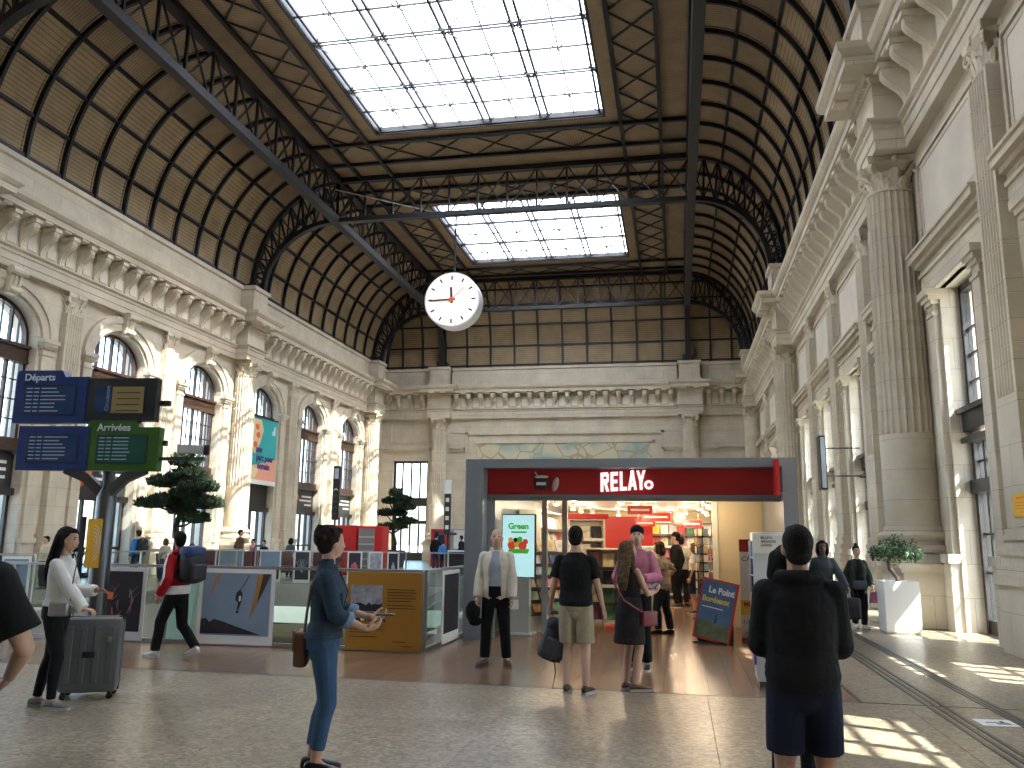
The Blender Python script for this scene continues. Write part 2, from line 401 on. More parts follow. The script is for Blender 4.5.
def capital_mesh(r=.5):
    b = MB(); H = Z_CAP1 - Z_CAP0
    b.lathe([(r+.03, 0), (r+.05, .02), (r+.05, .05), (r-.06, .06), (r-.12, .3), (r-.08, .5), (r+.14, .64)], 20)
    for k in range(8):
        a = 2*PI*(k+.5)/8; d = (math.cos(a), math.sin(a), 0)
        leaf(b, (d[0]*(r-.06), d[1]*(r-.06), .05), d, .25, .30, .20)
        a = 2*PI*k/8; d = (math.cos(a), math.sin(a), 0)
        leaf(b, (d[0]*(r-.09), d[1]*(r-.09), .08), d, .27, .52, .28)
    for k in range(4):                                   # corner volutes
        a = PI/4 + k*PI/2; o = Vector((math.cos(a), math.sin(a), 0)); sd = Vector((-o.y, o.x, 0))
        pts = []
        for i in range(14):
            t = i/13; ang = t*PI*2.6; q = .12*(1-t*.75)
            pts.append(o*(r+.17 + q*math.sin(ang)) + Vector((0, 0, .50 + q*math.cos(ang))))
        stem = [o*(r-.02)+Vector((0, 0, .34)), o*(r+.04)+Vector((0, 0, .50))]
        b.path(stem + pts, .10, .045, up=sd)
    ab = []                                              # abacus with hollow sides
    for z, e in ((.64, .0), (.70, .03), (H, .05)):
        ring = []
        for k in range(4):
            a0 = PI/4 + k*PI/2; a1 = a0 + PI/2; R = r+.27+e
            p0 = Vector((R*math.cos(a0)*1.05, R*math.sin(a0)*1.05, z)); p1 = Vector((R*math.cos(a1)*1.05, R*math.sin(a1)*1.05, z))
            mid = (p0+p1)/2; inn = -Vector((mid.x, mid.y, 0)).normalized()
            for t in (0.03, .25, .5, .75, .97): ring.append(p0.lerp(p1, t) + inn*.11*math.sin(t*PI))
        ab.append(ring)
    b.rings(ab)
    for k in range(4):
        a = k*PI/2; b.ellipsoid((math.cos(a)*(r+.12), math.sin(a)*(r+.12), .68), (.07, .07, .08), 8, 6)
    return b.mesh('capital', M['carved'], 'auto')
def base_mesh():
    b = MB()
    b.lathe([(.72, 0), (.76, .04), (.77, .10), (.74, .16), (.66, .18), (.63, .24), (.64, .30), (.68, .32), (.70, .37), (.67, .42), (.60, .44), (.58, .52), (.55, .56)], 32)
    return b.mesh('base_moulding', M['stone'], 'auto')
def plinth_mesh(w=1.75, d=1.55):
    b = MB()
    b.bbox(-w/2, -.3, 0, w/2, d-.3-.35, 1.05, .02)
    for z, e in ((1.05, .05), (1.13, .09), (1.21, .03)): b.box(-w/2-e, -.3, z, w/2+e, d-.65+e, z+.085)
    b.box(-w/2+.05, -.3, 1.29, w/2-.05, d-.72, 1.40)
    return b.mesh('plinth', M['stone'], 'auto')
ME = {}
ME['capital'] = capital_mesh(); ME['base'] = base_mesh(); ME['plinth'] = plinth_mesh(); 
DH = .76
ME['drum'] = drum_mesh(DH); ME['drum_plain'] = drum_mesh(.94, False)
def column(parent, s, n=.42, k=1.0):
    c = empty('column', (s, n, 0), 0, parent)
    put('plinth', ME['plinth'], c, (0, -n+.0, 0))
    put('base_moulding', ME['base'], c, (0, 0, 1.40))
    z = 1.96
    for i in range(2): put('drum', ME['drum_plain'], c, (0, 0, z)); z += .94
    cnt = 7; h = (Z_CAP0 - z)/cnt
    for i in range(cnt):
        q = 1 - .10*(i+.5)/cnt
        put('drum', ME['drum'], c, (0, 0, z), 0, (q, q, h/DH)); z += h
    put('capital', ME['capital'], c, (0, 0, Z_CAP0), 0, (.93, .93, 1))
    return c
def pil_shaft_mesh(w, proud, z0, z1, fl=6):
    """flat shaft with vertical flutes cut into its face"""
    b = MB(); e = w*.09; step = (w-2*e)/fl; prof = [(-w/2, -.05), (-w/2, proud)]
    for i in range(fl):
        a = -w/2 + e + i*step
        prof += [(a+step*.12, proud), (a+step*.25, proud-.035), (a+step*.5, proud-.05), (a+step*.75, proud-.035), (a+step*.88, proud)]
    prof += [(w/2, proud), (w/2, -.05)]
    q_ = lambda s_: [(x*s_, y if y < 0 else y-(1-s_)*.3) for x, y in prof]
    b.rings([[(*p, z) for p in q_(s_)] for s_, z in ((.985, z0), (1, z0+.008), (1, z1-.008), (.985, z1))]); return b.mesh('shaft_block', M['stone'])
def pil_low_mesh(w, proud):
    b = MB(); b.box(-w/2, -.05, 1.85, w/2, proud, 3.85)
    for z, e, h in ((1.30, .10, .16), (1.46, .13, .10), (1.56, .05, .12), (1.68, .08, .08), (1.76, .03, .09)): b.box(-w/2-e, -.05, z, w/2+e, proud+e, z+h)
    b.box(-w/2-.22, -.05, 1.02, w/2+.22, proud+.2, 1.15); b.box(-w/2-.17, -.05, 1.15, w/2+.17, proud+.15, 1.30)
    b.bbox(-w/2-.17, -.05, 0, w/2+.17, proud+.15, 1.02, .015)
    return b.mesh('pedestal', M['stone'])
PILW, PILN = .86, .24
PBH = (Z_CAP0+.02-3.85)/7; ME['pshaft'] = pil_shaft_mesh(PILW, PILN, 0, PBH); ME['plow'] = pil_low_mesh(PILW, PILN)
def pilaster(parent, s):
    c = empty('pilaster', (s, 0, 0), 0, parent)
    put('pedestal', ME['plow'], c)
    for i in range(7): put('shaft_block', ME['pshaft'], c, (0, 0, 3.85+i*PBH))
    put('capital', ME['capital'], c, (0, 0, Z_CAP0), 0, (.80, .46, 1))
    return c

def prof_prism(b, prof, s0, s1, dn=0.0):
    b.prism([(n+dn if n > -.2 else n, z) for n, z in prof], s0, s1, 'x')
ARCH = [(-.3, Z_CAP1), (.24, Z_CAP1), (.24, Z_CAP1+.22), (.27, Z_CAP1+.23), (.27, Z_CAP1+.46), (.31, Z_CAP1+.49), (.31, Z_CAP1+.58), (.40, Z_ARC-.05), (.40, Z_ARC), (-.3, Z_ARC)]
FRZ = [(-.3, Z_ARC), (.22, Z_ARC), (.22, Z_FRZ), (.26, Z_FRZ), (.30, Z_FRZ+.07), (.30, Z_FRZ+.13), (-.3, Z_FRZ+.13)]
COR = [(-.3, Z_FRZ+.13), (.34, Z_FRZ+.13), (.38, Z_FRZ+.22), (.84, Z_FRZ+.24), (.84, Z_FRZ+.42), (.90, Z_FRZ+.45), (1.0, Z_FRZ+.56), (1.02, Z_COR), (.62, Z_COR+.06), (-.3, Z_COR+.06)]
ATT = [(-.3, Z_COR+.06), (.40, Z_COR+.06), (.40, Z_COR+.22), (.32, Z_COR+.25), (.32, Z_TOP-.22), (.42, Z_TOP-.18), (.42, Z_TOP), (-.3, Z_TOP)]
def modillion_mesh():
    """scroll bracket: broad top under the cornice, S-curve down to a point on the architrave"""
    b = MB(); z0, z1 = Z_ARC-.02, Z_FRZ+.10
    prof = [(.2, z0), (.30, z0), (.33, z0+.06), (.31, z0+.16), (.34, z0+.28), (.44, z0+.42), (.58, z0+.55), (.70, z0+.66), (.76, z0+.76), (.76, z1-.08), (.2, z1-.08)]
    b.prism(prof, -.11, .11, 'x')
    b.prism([(n+.015 if n > .2 else n, z) for n, z in prof], -.04, .04, 'x')
    b.box(-.15, .2, z1-.08, .15, .82, z1+.04)
    b.tube([(-.13, .66, z1-.17), (.13, .66, z1-.17)], .085, 10); b.tube([(-.125, .28, z0+.07), (.125, .28, z0+.07)], .06, 8)
    return b.mesh('modillion', M['carved'])
def tablet_mesh():
    b = MB(); z0, z1 = Z_ARC+.12, Z_FRZ-.08; b.bbox(-.2, .2, z0, .2, .26, z1, .02); b.box(-.12, .2, z1-.02, .12, .30, z1+.05); return b.mesh('frieze_tablet', M['panel_stone'])
def mutule_mesh():
    b = MB(); b.bbox(-.17, .48, Z_FRZ+.17, .17, .80, Z_FRZ+.245, .01); return b.mesh('mutule', M['panel_stone'])
ME['mod'] = modillion_mesh(); ME['tab'] = tablet_mesh(); ME['mut'] = mutule_mesh()

def entablature(wall, s0, s1, breaks, pitch=.90):
    """breaks: s positions where it steps forward over a column"""
    hw, dn = .82, .62
    cuts = sorted(breaks); segs = []; a = s0
    for c in cuts:
        segs.append((a, c-hw, 0)); segs.append((c-hw, c+hw, dn)); a = c+hw
    segs.append((a, s1, 0))
    for nm, pr in (('architrave', ARCH), ('frieze', FRZ), ('cornice', COR), ('attic', ATT)):
        base = MB()
        for a, e, d in segs:
            if e-a < .02: continue
            if d == 0: prof_prism(base, pr, a, e)
            else:
                b = MB(); ex = {'cornice': .30, 'attic': -.12, 'architrave': .0, 'frieze': .0}[nm]
                # a stepped block that keeps the profile on its three free sides
                n0 = [p for p in pr if p[0] > -.2]; rr = []
                ns = min(p[0] for p in n0)
                for n, z in n0:
                    k = (n-ns)*.9
                    rr.append([(a-k+(.12 if nm == 'attic' else 0), -.2, z), (e+k-(.12 if nm == 'attic' else 0), -.2, z), (e+k-(.12 if nm == 'attic' else 0), n+d, z), (a-k+(.12 if nm == 'attic' else 0), n+d, z)])
                b.rings(rr); b.build(nm+'_block', M['stone'], wall)
        if base.v: base.build(nm, M['stone'], wall)
    for a, e, d in segs:
        L_ = e-a
        cnt = max(1, int(round(L_/pitch))) if not d else 2
        for i in range(cnt):
            s = a + L_*(i+.5)/cnt
            if not d:
                put('modillion', ME['mod'], wall, (s, d, 0))
                if i < cnt-1: put('frieze_tablet', ME['tab'], wall, (s + L_/cnt/2, d, 0))
                put('mutule', ME['mut'], wall, (s + L_/cnt/2, d, 0))
            else:
                put('mutule', ME['mut'], wall, (s, d, 0))
    # fine toothed course under the cornice
    b = MB()
    for a, e, d in segs:
        k = a + .05
        while k < e - .05:
            b.box(k, .2+d, Z_FRZ+.03, k+.09, .37+d, Z_FRZ+.12); k += .17
    tag(b.build('dentil_course', M['stone'], wall), kind='stuff')

def bay_wall(b, s0, s1, o0, o1, spring, rise, H, z0=0.0, thick=.95):
    """wall bay with an opening o0..o1 down to z0, arched by `rise`"""
    pts = [(s0, 0), (o0, 0)] if z0 == 0 else None
    a = [(o0, z0), (o0, spring)]
    if rise > 0:
        cx = (o0+o1)/2; a += [(x, z) for x, z in arc(cx, spring, (o1-o0)/2, rise, PI, 0, 18)[1:-1]]
    a += [(o1, spring), (o1, z0)]
    poly = [(s0, 0)] + a + [(s1, 0), (s1, H), (s0, H)] if z0 == 0 else None
    b.prism(poly, -thick, 0, 'y')

def muntin_grid(win, name, mat_, xs, zs, n, w=.07, d=.09, x0=None, x1=None, z0=None, z1=None, top=None):
    """bars as one part per bar"""
    for x in xs:
        zt = z1 if top is None else top(x)
        b = MB(); b.box(x-w/2, n-d/2, z0, x+w/2, n+d/2, zt); b.build(name, mat_, win)
    for z in zs:
        b = MB(); b.box(x0, n-d/2*.9, z-w/2, x1, n+d/2*.9, z+w/2); b.build(name, mat_, win)

win_count = [0]
def window_empty(wall_loc, rz, label):
    win_count[0] += 1
    e = empty('window_%d' % win_count[0], wall_loc, rz); tag(e, label, 'window', kind='structure'); return e
# ------------------------------------------------------------------ left wall: arched windows
WL = tag(empty('wall_left', (XL, 0, 0), -PI/2), 'pale limestone wall of arched windows on the left of the hall', 'wall', kind='structure')
WR = tag(empty('wall_right', (XR, 0, 0), PI/2), 'shaded limestone wall of tall windows on the right of the hall', 'wall', kind='structure')
WF = tag(empty('wall_far', (0, YF, 0), PI), 'limestone end wall above and behind the shop', 'wall', kind='structure')
WB = tag(empty('wall_back', (0, YB, 0), 0), 'plain limestone wall behind the viewer', 'wall', kind='structure')

LCOL = [0.5, 19.4, 36.95, 54.5]; LPIL = [6.8, 13.1, 25.25, 31.1, 42.8, 48.65]
LPOS = sorted(LCOL + LPIL)
LWIN = [(a+b)/2 for a, b in zip(LPOS, LPOS[1:])]
OW, SPR, RISE = 1.55, 8.0, 1.15
b = MB(); prev = YB
for i, c in enumerate(LWIN):
    e = LPOS[i+1] if i+1 < len(LPOS) else YF
    s0, s1 = (LPOS[i], LPOS[i+1])
    bay_wall(b, -s1, -s0, -c-OW, -c+OW, SPR, RISE, Z_CAP1+.05)
b.box(-LPOS[0], -.95, 0, -YB+1, 0, Z_CAP1+.05); b.box(-YF-1, -.95, 0, -LPOS[-1], 0, Z_CAP1+.05)
b.box(-YF-1, -.95, Z_CAP1, -YB+1, 0, Z_TOP); b.build('masonry', M['stone'], WL)
for y in LCOL[1:]: column(WL, -y)
for y in LPIL:
    if y > 10: pilaster(WL, -y)
entablature(WL, -YF, -8.0, [-y for y in LCOL[1:]])
# archivolt, keystone and impost piers round each window
def archivolt_mesh():
    b = MB()
    for (r0, r1, n1) in ((OW+.10, OW+.52, .10), (OW+.40, OW+.66, .16)):
        inn = arc(0, SPR, r0, RISE+r0-OW, PI, 0, 20); ou = arc(0, SPR, r1, RISE+r1-OW, PI, 0, 20)
        rr = [[(i_[0], -.05, i_[1]), (i_[0], n1, i_[1]), (o_[0], n1, o_[1]), (o_[0], -.05, o_[1])] for i_, o_ in zip(inn, ou)]
        b.rings(rr)
    return b.mesh('archivolt', M['stone'])
def keystone_mesh():
    b = MB(); z0 = SPR+RISE-.05
    b.rings([[(-.20, -.05, z0), (.20, -.05, z0), (.20, .24, z0), (-.20, .24, z0)], [(-.24, -.05, z0+.35), (.24, -.05, z0+.35), (.24, .30, z0+.35), (-.24, .30, z0+.35)],
             [(-.30, -.05, z0+.85), (.30, -.05, z0+.85), (.30, .40, z0+.85), (-.30, .40, z0+.85)]])
    b.tube([(-.33, .36, z0+.72), (.33, .36, z0+.72)], .14, 10); b.tube([(-.25, .27, z0+.14), (.25, .27, z0+.14)], .10, 10)
    for k in (-.1, .1): b.bar((k, .25, z0+.05), (k, .41, z0+.66), .05)
    return b.mesh('keystone', M['carved'])
def impost_mesh(ztop):
    b = MB(); w, p = .46, .12
    b.box(-w/2, -.05, 0, w/2, p, ztop-.55)
    b.box(-w/2-.05, -.05, 0, w/2+.05, p+.06, 1.25); b.box(-w/2-.09, -.05, 1.25, w/2+.09, p+.1, 1.42)
    for z, e, h in ((ztop-.55, .03, .07), (ztop-.48, -.01, .16), (ztop-.32, .05, .08), (ztop-.24, .10, .10), (ztop-.14, .15, .14)): b.box(-w/2-e, -.05, z, w/2+e, p+e, z+h)
    return b.mesh('impost_pier', M['stone'])
ME['archiv'] = archivolt_mesh(); ME['key'] = keystone_mesh(); ME['impL'] = impost_mesh(SPR+.02)
for y in LWIN[2:]:
    put('archivolt', ME['archiv'], WL, (-y, 0, 0)); put('keystone', ME['key'], WL, (-y, 0, 0))
    for sg in (-1, 1): put('impost_pier', ME['impL'], WL, (-y+sg*(OW+.36), 0, 0))

M['doorglass'] = glass_mat('door_glass', (.85, .9, .92))
M['sign_dark'] = mat('dark_sign_board', (.03, .03, .034), .35)
M['orange'] = mat('orange_print', (.85, .16, .05), .5)
M['teal'] = mat('teal_print', (.03, .42, .42), .5)
def left_window(y, label, sign=True):
    W = window_empty((XL, y, 0), -PI/2, label); n = -.45; wd = M['wood_dark']
    zt = lambda x: SPR + RISE*math.sqrt(max(0, 1-(x/OW)**2))
    # frame following the arch
    inn = [(-OW+.12, 4.45), (-OW+.12, SPR)] + arc(0, SPR, OW-.12, RISE-.12, PI, 0, 18)[1:-1] + [(OW-.12, SPR), (OW-.12, 4.45)]
    ou = [(-OW, 4.45), (-OW, SPR)] + arc(0, SPR, OW, RISE, PI, 0, 18)[1:-1] + [(OW, SPR), (OW, 4.45)]
    b = MB(); b.rings([[(i[0], n-.09, i[1]), (i[0], n+.09, i[1]), (o[0], n+.09, o[1]), (o[0], n-.09, o[1])] for i, o in zip(inn, ou)]); b.build('arched_frame', wd, W)
    b = MB(); b.box(-OW, n-.1, 7.2, OW, n+.16, 7.62); b.box(-OW, n-.1, 7.62, OW, n+.24, 7.72); b.box(-OW, n-.1, 7.12, OW, n+.2, 7.2); b.build('transom', wd, W)
    b = MB(); b.box(-OW, n-.1, 4.3, OW, n+.22, 4.62); b.box(-OW-.08, n-.1, 4.18, OW+.08, n+.34, 4.3); b.build('sill_rail', wd, W)
    xs = (-.80, 0, .80)
    for x in xs:
        bb = MB(); bb.box(x-.05, n-.06, 4.6, x+.05, n+.06, 7.15); bb.build('mullion', wd, W)
        bb = MB(); bb.box(x-.045, n-.06, 7.7, x+.045, n+.06, zt(x)-.06); bb.build('mullion', wd, W)
    for x in (-1.15, -.4, .4, 1.15):
        bb = MB(); bb.box(x-.018, n-.03, 4.6, x+.018, n+.03, 7.15); bb.build('glazing_bar', wd, W)
        bb = MB(); bb.box(x-.018, n-.03, 7.7, x+.018, n+.03, zt(x)-.06); bb.build('glazing_bar', wd, W)
    for z in (5.25, 5.9, 6.55):
        bb = MB(); bb.box(-OW+.1, n-.03, z-.018, OW-.1, n+.03, z+.018); bb.build('glazing_bar', wd, W)
    bx = [-OW+.1, -.8, 0, .8, OW-.1]
    for a, c in zip(bx, bx[1:]):
        for z0, z1 in ((4.62, 7.15),):
            bb = MB(); bb.box(a+.02, n-.006, z0, c-.02, n+.006, z1); bb.build('pane', M['glass'], W)
        pts = [(a+.02, 7.72)] + [(x, zt(x)-.05) for x in [a+.02+(c-a-.04)*i/6 for i in range(7)]] + [(c-.02, 7.72)]
        bb = MB(); bb.prism(pts, n-.006, n+.006, 'y'); bb.build('pane', M['glass'], W)
    # dark band under the sill, then doors
    bb = MB(); bb.box(-OW, n-.12, 3.0, OW, n+.06, 4.2); bb.build('sign_band', M['sign_dark'], W)
    if sign:
        s = MB(); s.prism([(.55, 3.62), (1.25, 3.82), (1.25, 4.0), (.95, 4.02), (.5, 3.86)], n+.06, n+.09, 'y'); s.box(.9, n+.06, 3.3, 1.02, n+.09, 3.7); s.prism([(.9, 3.3), (1.3, 3.2), (1.3, 3.3), (1.0, 3.42)], n+.06, n+.09, 'y'); s.build('orange_pictogram', M['orange'], W)
        for z, l in ((3.78, 1.3), (3.55, 1.6), (3.3, .9)):
            s = MB(); s.box(-1.25, n+.06, z, -1.25+l, n+.075, z+.1); s.build('printed_line', M['white_board'], W)
    bb = MB(); bb.box(-OW, n-.1, 2.78, OW, n+.22, 3.0); bb.build('door_head', M['door_dark'], W)
    for x in (-OW+.06, -.78, 0, .78, OW-.06):
        bb = MB(); bb.box(x-.06, n-.06, 0, x+.06, n+.06, 2.8); bb.build('door_stile', M['door_dark'], W)
    bb = MB(); bb.box(-OW, n-.05, 0, OW, n+.05, .18); bb.build('door_rail', M['door_dark'], W)
    bb = MB(); bb.box(-OW, n-.05, 1.0, OW, n+.05, 1.1); bb.build('door_rail', M['door_dark'], W)
    for a, c in zip((-OW+.1, -.72, .06, .84), (-.84, -.06, .72, OW-.1)):
        bb = MB(); bb.box(a, n-.006, .18, c, n+.006, 2.78); bb.build('door_pane', M['doorglass'], W)
    return W
ORD = ['second', 'third', 'fourth', 'fifth', 'sixth', 'seventh', 'eighth', 'ninth']
LN = ['arched window at the left edge, partly cut off', 'arched window behind the train boards', 'arched window above the orange camera sign and pine', 'arched window half hidden behind the fluted column, with a banner', 'arched window between two pilasters past the banner', 'arched window nearest the far corner']
for k, y in enumerate(LWIN[3:]): left_window(y, LN[k], k != 3)
for y in LWIN[:3]:                                        # beyond the frame: plain glazed openings
    W = window_empty((XL, y, 0), -PI/2, 'tall arched window beside the viewer, outside the picture')
    bb = MB(); bb.box(-OW, -.5, 0, OW, -.4, .2); bb.box(-OW, -.5, 4.2, OW, -.4, 4.5); bb.box(-.06, -.5, 0, .06, -.4, SPR+RISE); bb.build('frame', M['wood_dark'], W)
# banner hanging in the fourth window
BY = LWIN[6]
bn = tag(empty('banner', (XL+.12, BY, 4.0), -PI/2), 'teal and pink hanging banner reading une part pour demain', 'banner')
b = MB(); b.box(-1.3, -.02, .35, 1.3, .0, 3.5); b.build('cloth', M['teal'], bn)
M['pink'] = mat('salmon_print', (.80, .36, .25), .5); M['cream'] = mat('cream_print', (.80, .62, .35), .5); M['navy'] = mat('navy_print', (.04, .03, .20), .5)
b = MB(); b.prism([(-1.3, .35), (1.3, .35), (1.3, 1.0), (-1.3, 1.5)], 0, .012, 'y'); b.build('pink_field', M['pink'], bn)
b = MB(); b.prism([(1.3, 3.4), (.5, 3.4), (.2, 2.9), (.5, 2.2), (1.0, 1.6), (1.3, 1.9)], 0, .014, 'y'); b.build('food_picture', M['cream'], bn)
for z, x in ((3.0, .9), (2.6, .75), (2.1, 1.0)):
    b = MB(); b.ellipsoid((x, .02, z), (.22, .01, .16), 10, 6); b.build('food_detail', M['orange'], bn)
b = MB(); b.prism([(1.3, .4), (.9, .4), (.5, .9), (1.3, 1.0)], .012, .02, 'y'); b.build('food_detail', M['cream'], bn)
for i, t in enumerate(('une', 'part pour', 'demain')):
    text(t, .46, M['navy'], bn, (.95-.12*i, .03, 1.75-i*.42), (PI/2, 0, PI), bold=.012)
b = MB(); b.prism([(-.75, 2.75), (-1.05, 2.75), (-1.1, 3.2), (-.95, 3.2), (-.9, 2.95), (-.75, 2.95)], 0, .014, 'y'); b.build('printed_emblem', M['white_board'], bn)
b = MB(); b.box(-1.35, -.05, .12, 1.35, .03, .35); b.build('bottom_bar', M['white_board'], bn)
b = MB(); b.box(-1.35, -.05, 3.5, 1.35, .03, 3.56); b.build('top_bar', M['door_dark'], bn)

# ------------------------------------------------------------------ right wall: tall square-headed windows
RCOL = [-1.6, 18.8, 37.4, 54.5]; RPIL = [3.5, 8.9, 13.85, 23.2, 27.9, 32.6, 43.2, 48.9]
RPOS = sorted(RCOL + RPIL)
RW, RTOP = 1.05, 6.6
b = MB()
for s0, s1 in zip(RPOS, RPOS[1:]):
    c = (s0+s1)/2; bay_wall(b, s0, s1, c-RW, c+RW, RTOP, 0, Z_CAP1+.05, thick=1.0)
b.box(YB-1, -1.0, 0, RPOS[0], 0, Z_CAP1+.05); b.box(RPOS[-1], -1.0, 0, YF+1, 0, Z_CAP1+.05)
b.box(YB-1, -1.0, Z_CAP1, YF+1, 0, Z_TOP); b.build('masonry', M['stone'], WR)
for y in RCOL[1:]: column(WR, y)
for y in RPIL[1:]: pilaster(WR, y)
entablature(WR, -4.0, YF, [y for y in RCOL[1:]])
ME['impR'] = impost_mesh(RTOP+.02)
for s0, s1 in zip(RPOS[1:], RPOS[2:]):
    c = (s0+s1)/2
    for sg in (-1, 1): put('impost_pier', ME['impR'], WR, (c+sg*(RW+.26), 0, 0), 0, (.8, 1, 1))
    a, e = s0+(.6 if s0 in RCOL else .45), s1-(.6 if s1 in RCOL else .45)
    b = MB()                                               # lintel with a small cornice over the window
    b.box(a, -.1, RTOP, e, .10, RTOP+.42); b.box(a, -.1, RTOP+.42, e, .14, RTOP+.5)
    for z, p, h in ((RTOP+.55, .10, .08), (RTOP+.63, .20, .10), (RTOP+.73, .32, .14), (RTOP+.87, .36, .06)): b.box(a, -.1, z, e, p, z+h)
    b.build('lintel_cornice', M['stone'], WR)
    b = MB(); z0, z1 = RTOP+1.1, 9.55                      # framed panel above
    for q, p in ((0, .07), (.12, .035)):
        b.box(a+.1+q, -.05, z0+q, e-.1-q, p, z0+q+.1); b.box(a+.1+q, -.05, z1-q-.1, e-.1-q, p, z1-q)
        b.box(a+.1+q, -.05, z0+q, a+.2+q, p, z1-q); b.box(e-.2-q, -.05, z0+q, e-.1-q, p, z1-q)
    b.build('panel_frame', M['stone'], WR)
    b = MB(); b.box(a+.3, -.03, z0+.22, e-.3, .022, z1-.22); b.build('panel', M['panel_stone'], WR)
RN = {16: 'tall dark window and door beside the yellow notice'}
def right_window(y, label, full):
    W = window_empty((XR, y, 0), PI/2, label); n = -.42; wd = M['door_dark']; dd = M['door_dark']
    for x in (-RW+.06, RW-.06):
        bb = MB(); bb.box(x-.06, n-.08, 0, x+.06, n+.08, RTOP); bb.build('frame_post', wd, W)
    bb = MB(); bb.box(-RW, n-.08, RTOP-.14, RW, n+.08, RTOP); bb.build('frame_head', wd, W)
    bb = MB(); bb.box(-RW, n-.1, 3.72, RW, n+.2, 4.06); bb.box(-RW, n-.1, 4.06, RW, n+.3, 4.16); bb.box(-RW, n-.1, 3.5, RW, n+.26, 3.6); bb.build('transom', dd, W)
    bb = MB(); bb.box(-RW, n-.1, 2.55, RW, n+.16, 2.8); bb.build('door_head', dd, W)
    for z0, z1, xs, zs in ((4.16, RTOP-.14, (-.36, .36), (4.68, 5.2, 5.7)), (2.8, 3.5, (-.5, 0, .5), (3.15,)), (.25, 2.55, (-.5, 0, .5), (1.1, 1.8))):
        for x in xs:
            bb = MB(); w = .05 if x else .07; bb.box(x-w, n-.05, z0, x+w, n+.05, z1); bb.build('mullion', wd, W)
        for z in zs:
            bb = MB(); bb.box(-RW+.1, n-.03, z-.022, RW-.1, n+.03, z+.022); bb.build('glazing_bar', wd, W)
        ed = [-RW+.12] + list(xs) + [RW-.12]
        for a, c in zip(ed, ed[1:]):
            bb = MB(); bb.box(a, n-.006, z0, c, n+.006, z1); bb.build('pane', M['glass'], W)
    bb = MB(); bb.box(-RW, n-.06, 0, RW, n+.06, .25); bb.build('door_rail', dd, W)
for s0, s1 in zip(RPOS, RPOS[1:]):
    c = (s0+s1)/2
    if s1 < 3.6: nm = 'tall dark window of the right wall near the viewer, outside the picture'
    elif c < 14: nm = 'tall dark window of the right wall near the viewer, outside the picture'
    elif c < 17: nm = RN[16]
    else: nm = 'tall dark window deep in the right wall, hidden by %s' % {21: 'the planter column', 25: 'its first pilaster', 30: 'its second pilaster', 35: 'its third pilaster', 40: 'the middle column', 46: 'the fifth pilaster', 51: 'the corner column'}.get(int(c), 'the pilasters')
    right_window(c, nm, True)
# yellow notice and a small framed paper on the near pier
M['yellow'] = mat('yellow_notice', (.80, .47, .03), .5)
nb = tag(empty('notice', (XR-PILN-.005, 13.62, 2.02), PI/2), 'yellow paper notice on the near right pier', 'notice')
b = MB(); b.box(-.33, -.002, 0, .30, .012, .33); b.build('sheet', M['yellow'], nb)
for i, (z, l) in enumerate(((.26, .4), (.2, .46), (.155, .44), (.11, .46), (.06, .3))):
    b = MB(); b.box(-.24, .011, z, -.24+l, .0135, z+(.03 if i == 0 else .014)); b.build('printed_line', M['orange'], nb)
nb = tag(empty('wall_paper', (XR-PILN-.005, 13.55, 1.42+.1), PI/2), 'small white framed paper under the yellow notice', 'notice')
b = MB(); b.box(-.15, -.002, 0, .15, .012, .36); b.build('frame', M['steel_dark'], nb)
b = MB(); b.box(-.135, .011, .015, .135, .015, .345); b.build('sheet', mat('grey_paper', (.5, .48, .42), .6), nb)

# ------------------------------------------------------------------ far wall
b = MB(); s_ = lambda x: -x
b.box(-XR-1, -.9, 0, 16.0, 0, Z_TOP)
bay_wall(b, 16.0, 21.9, 17.35, 19.95, 6.95, 0, Z_TOP, thick=.9)
b.build('masonry', M['stone'], WF)
FC = [-16.45, 1.0]
for x in FC: column(WF, -x, .42)
entablature(WF, -XR, -XL, [-x for x in FC])
b = MB()                                                   # string courses either side and moulded frame of the mural
for a, e in ((-XR, -1.75), (-.3, 1.0), (14.7, 15.75), (17.2, 20.9)):
    for z, p, h in ((7.55, .08, .1), (7.65, .16, .12), (7.77, .24, .1), (8.9, .05, .06)): b.box(a, -.05, z, e, p, z+h)
b.build('string_course', M['stone'], WF)
for q, (o, p, wd_) in enumerate(((0, .16, .18), (.62, .10, .16))):
    b = MB(); a, e, zt = .78+o, 14.6-o, 8.95-o*1.05
    b.box(a, -.05, 2.0, a+wd_, p, zt); b.box(e-wd_, -.05, 2.0, e, p, zt); b.box(a, -.05, zt-wd_, e, p, zt); b.build('mural_frame', M['stone'], WF)
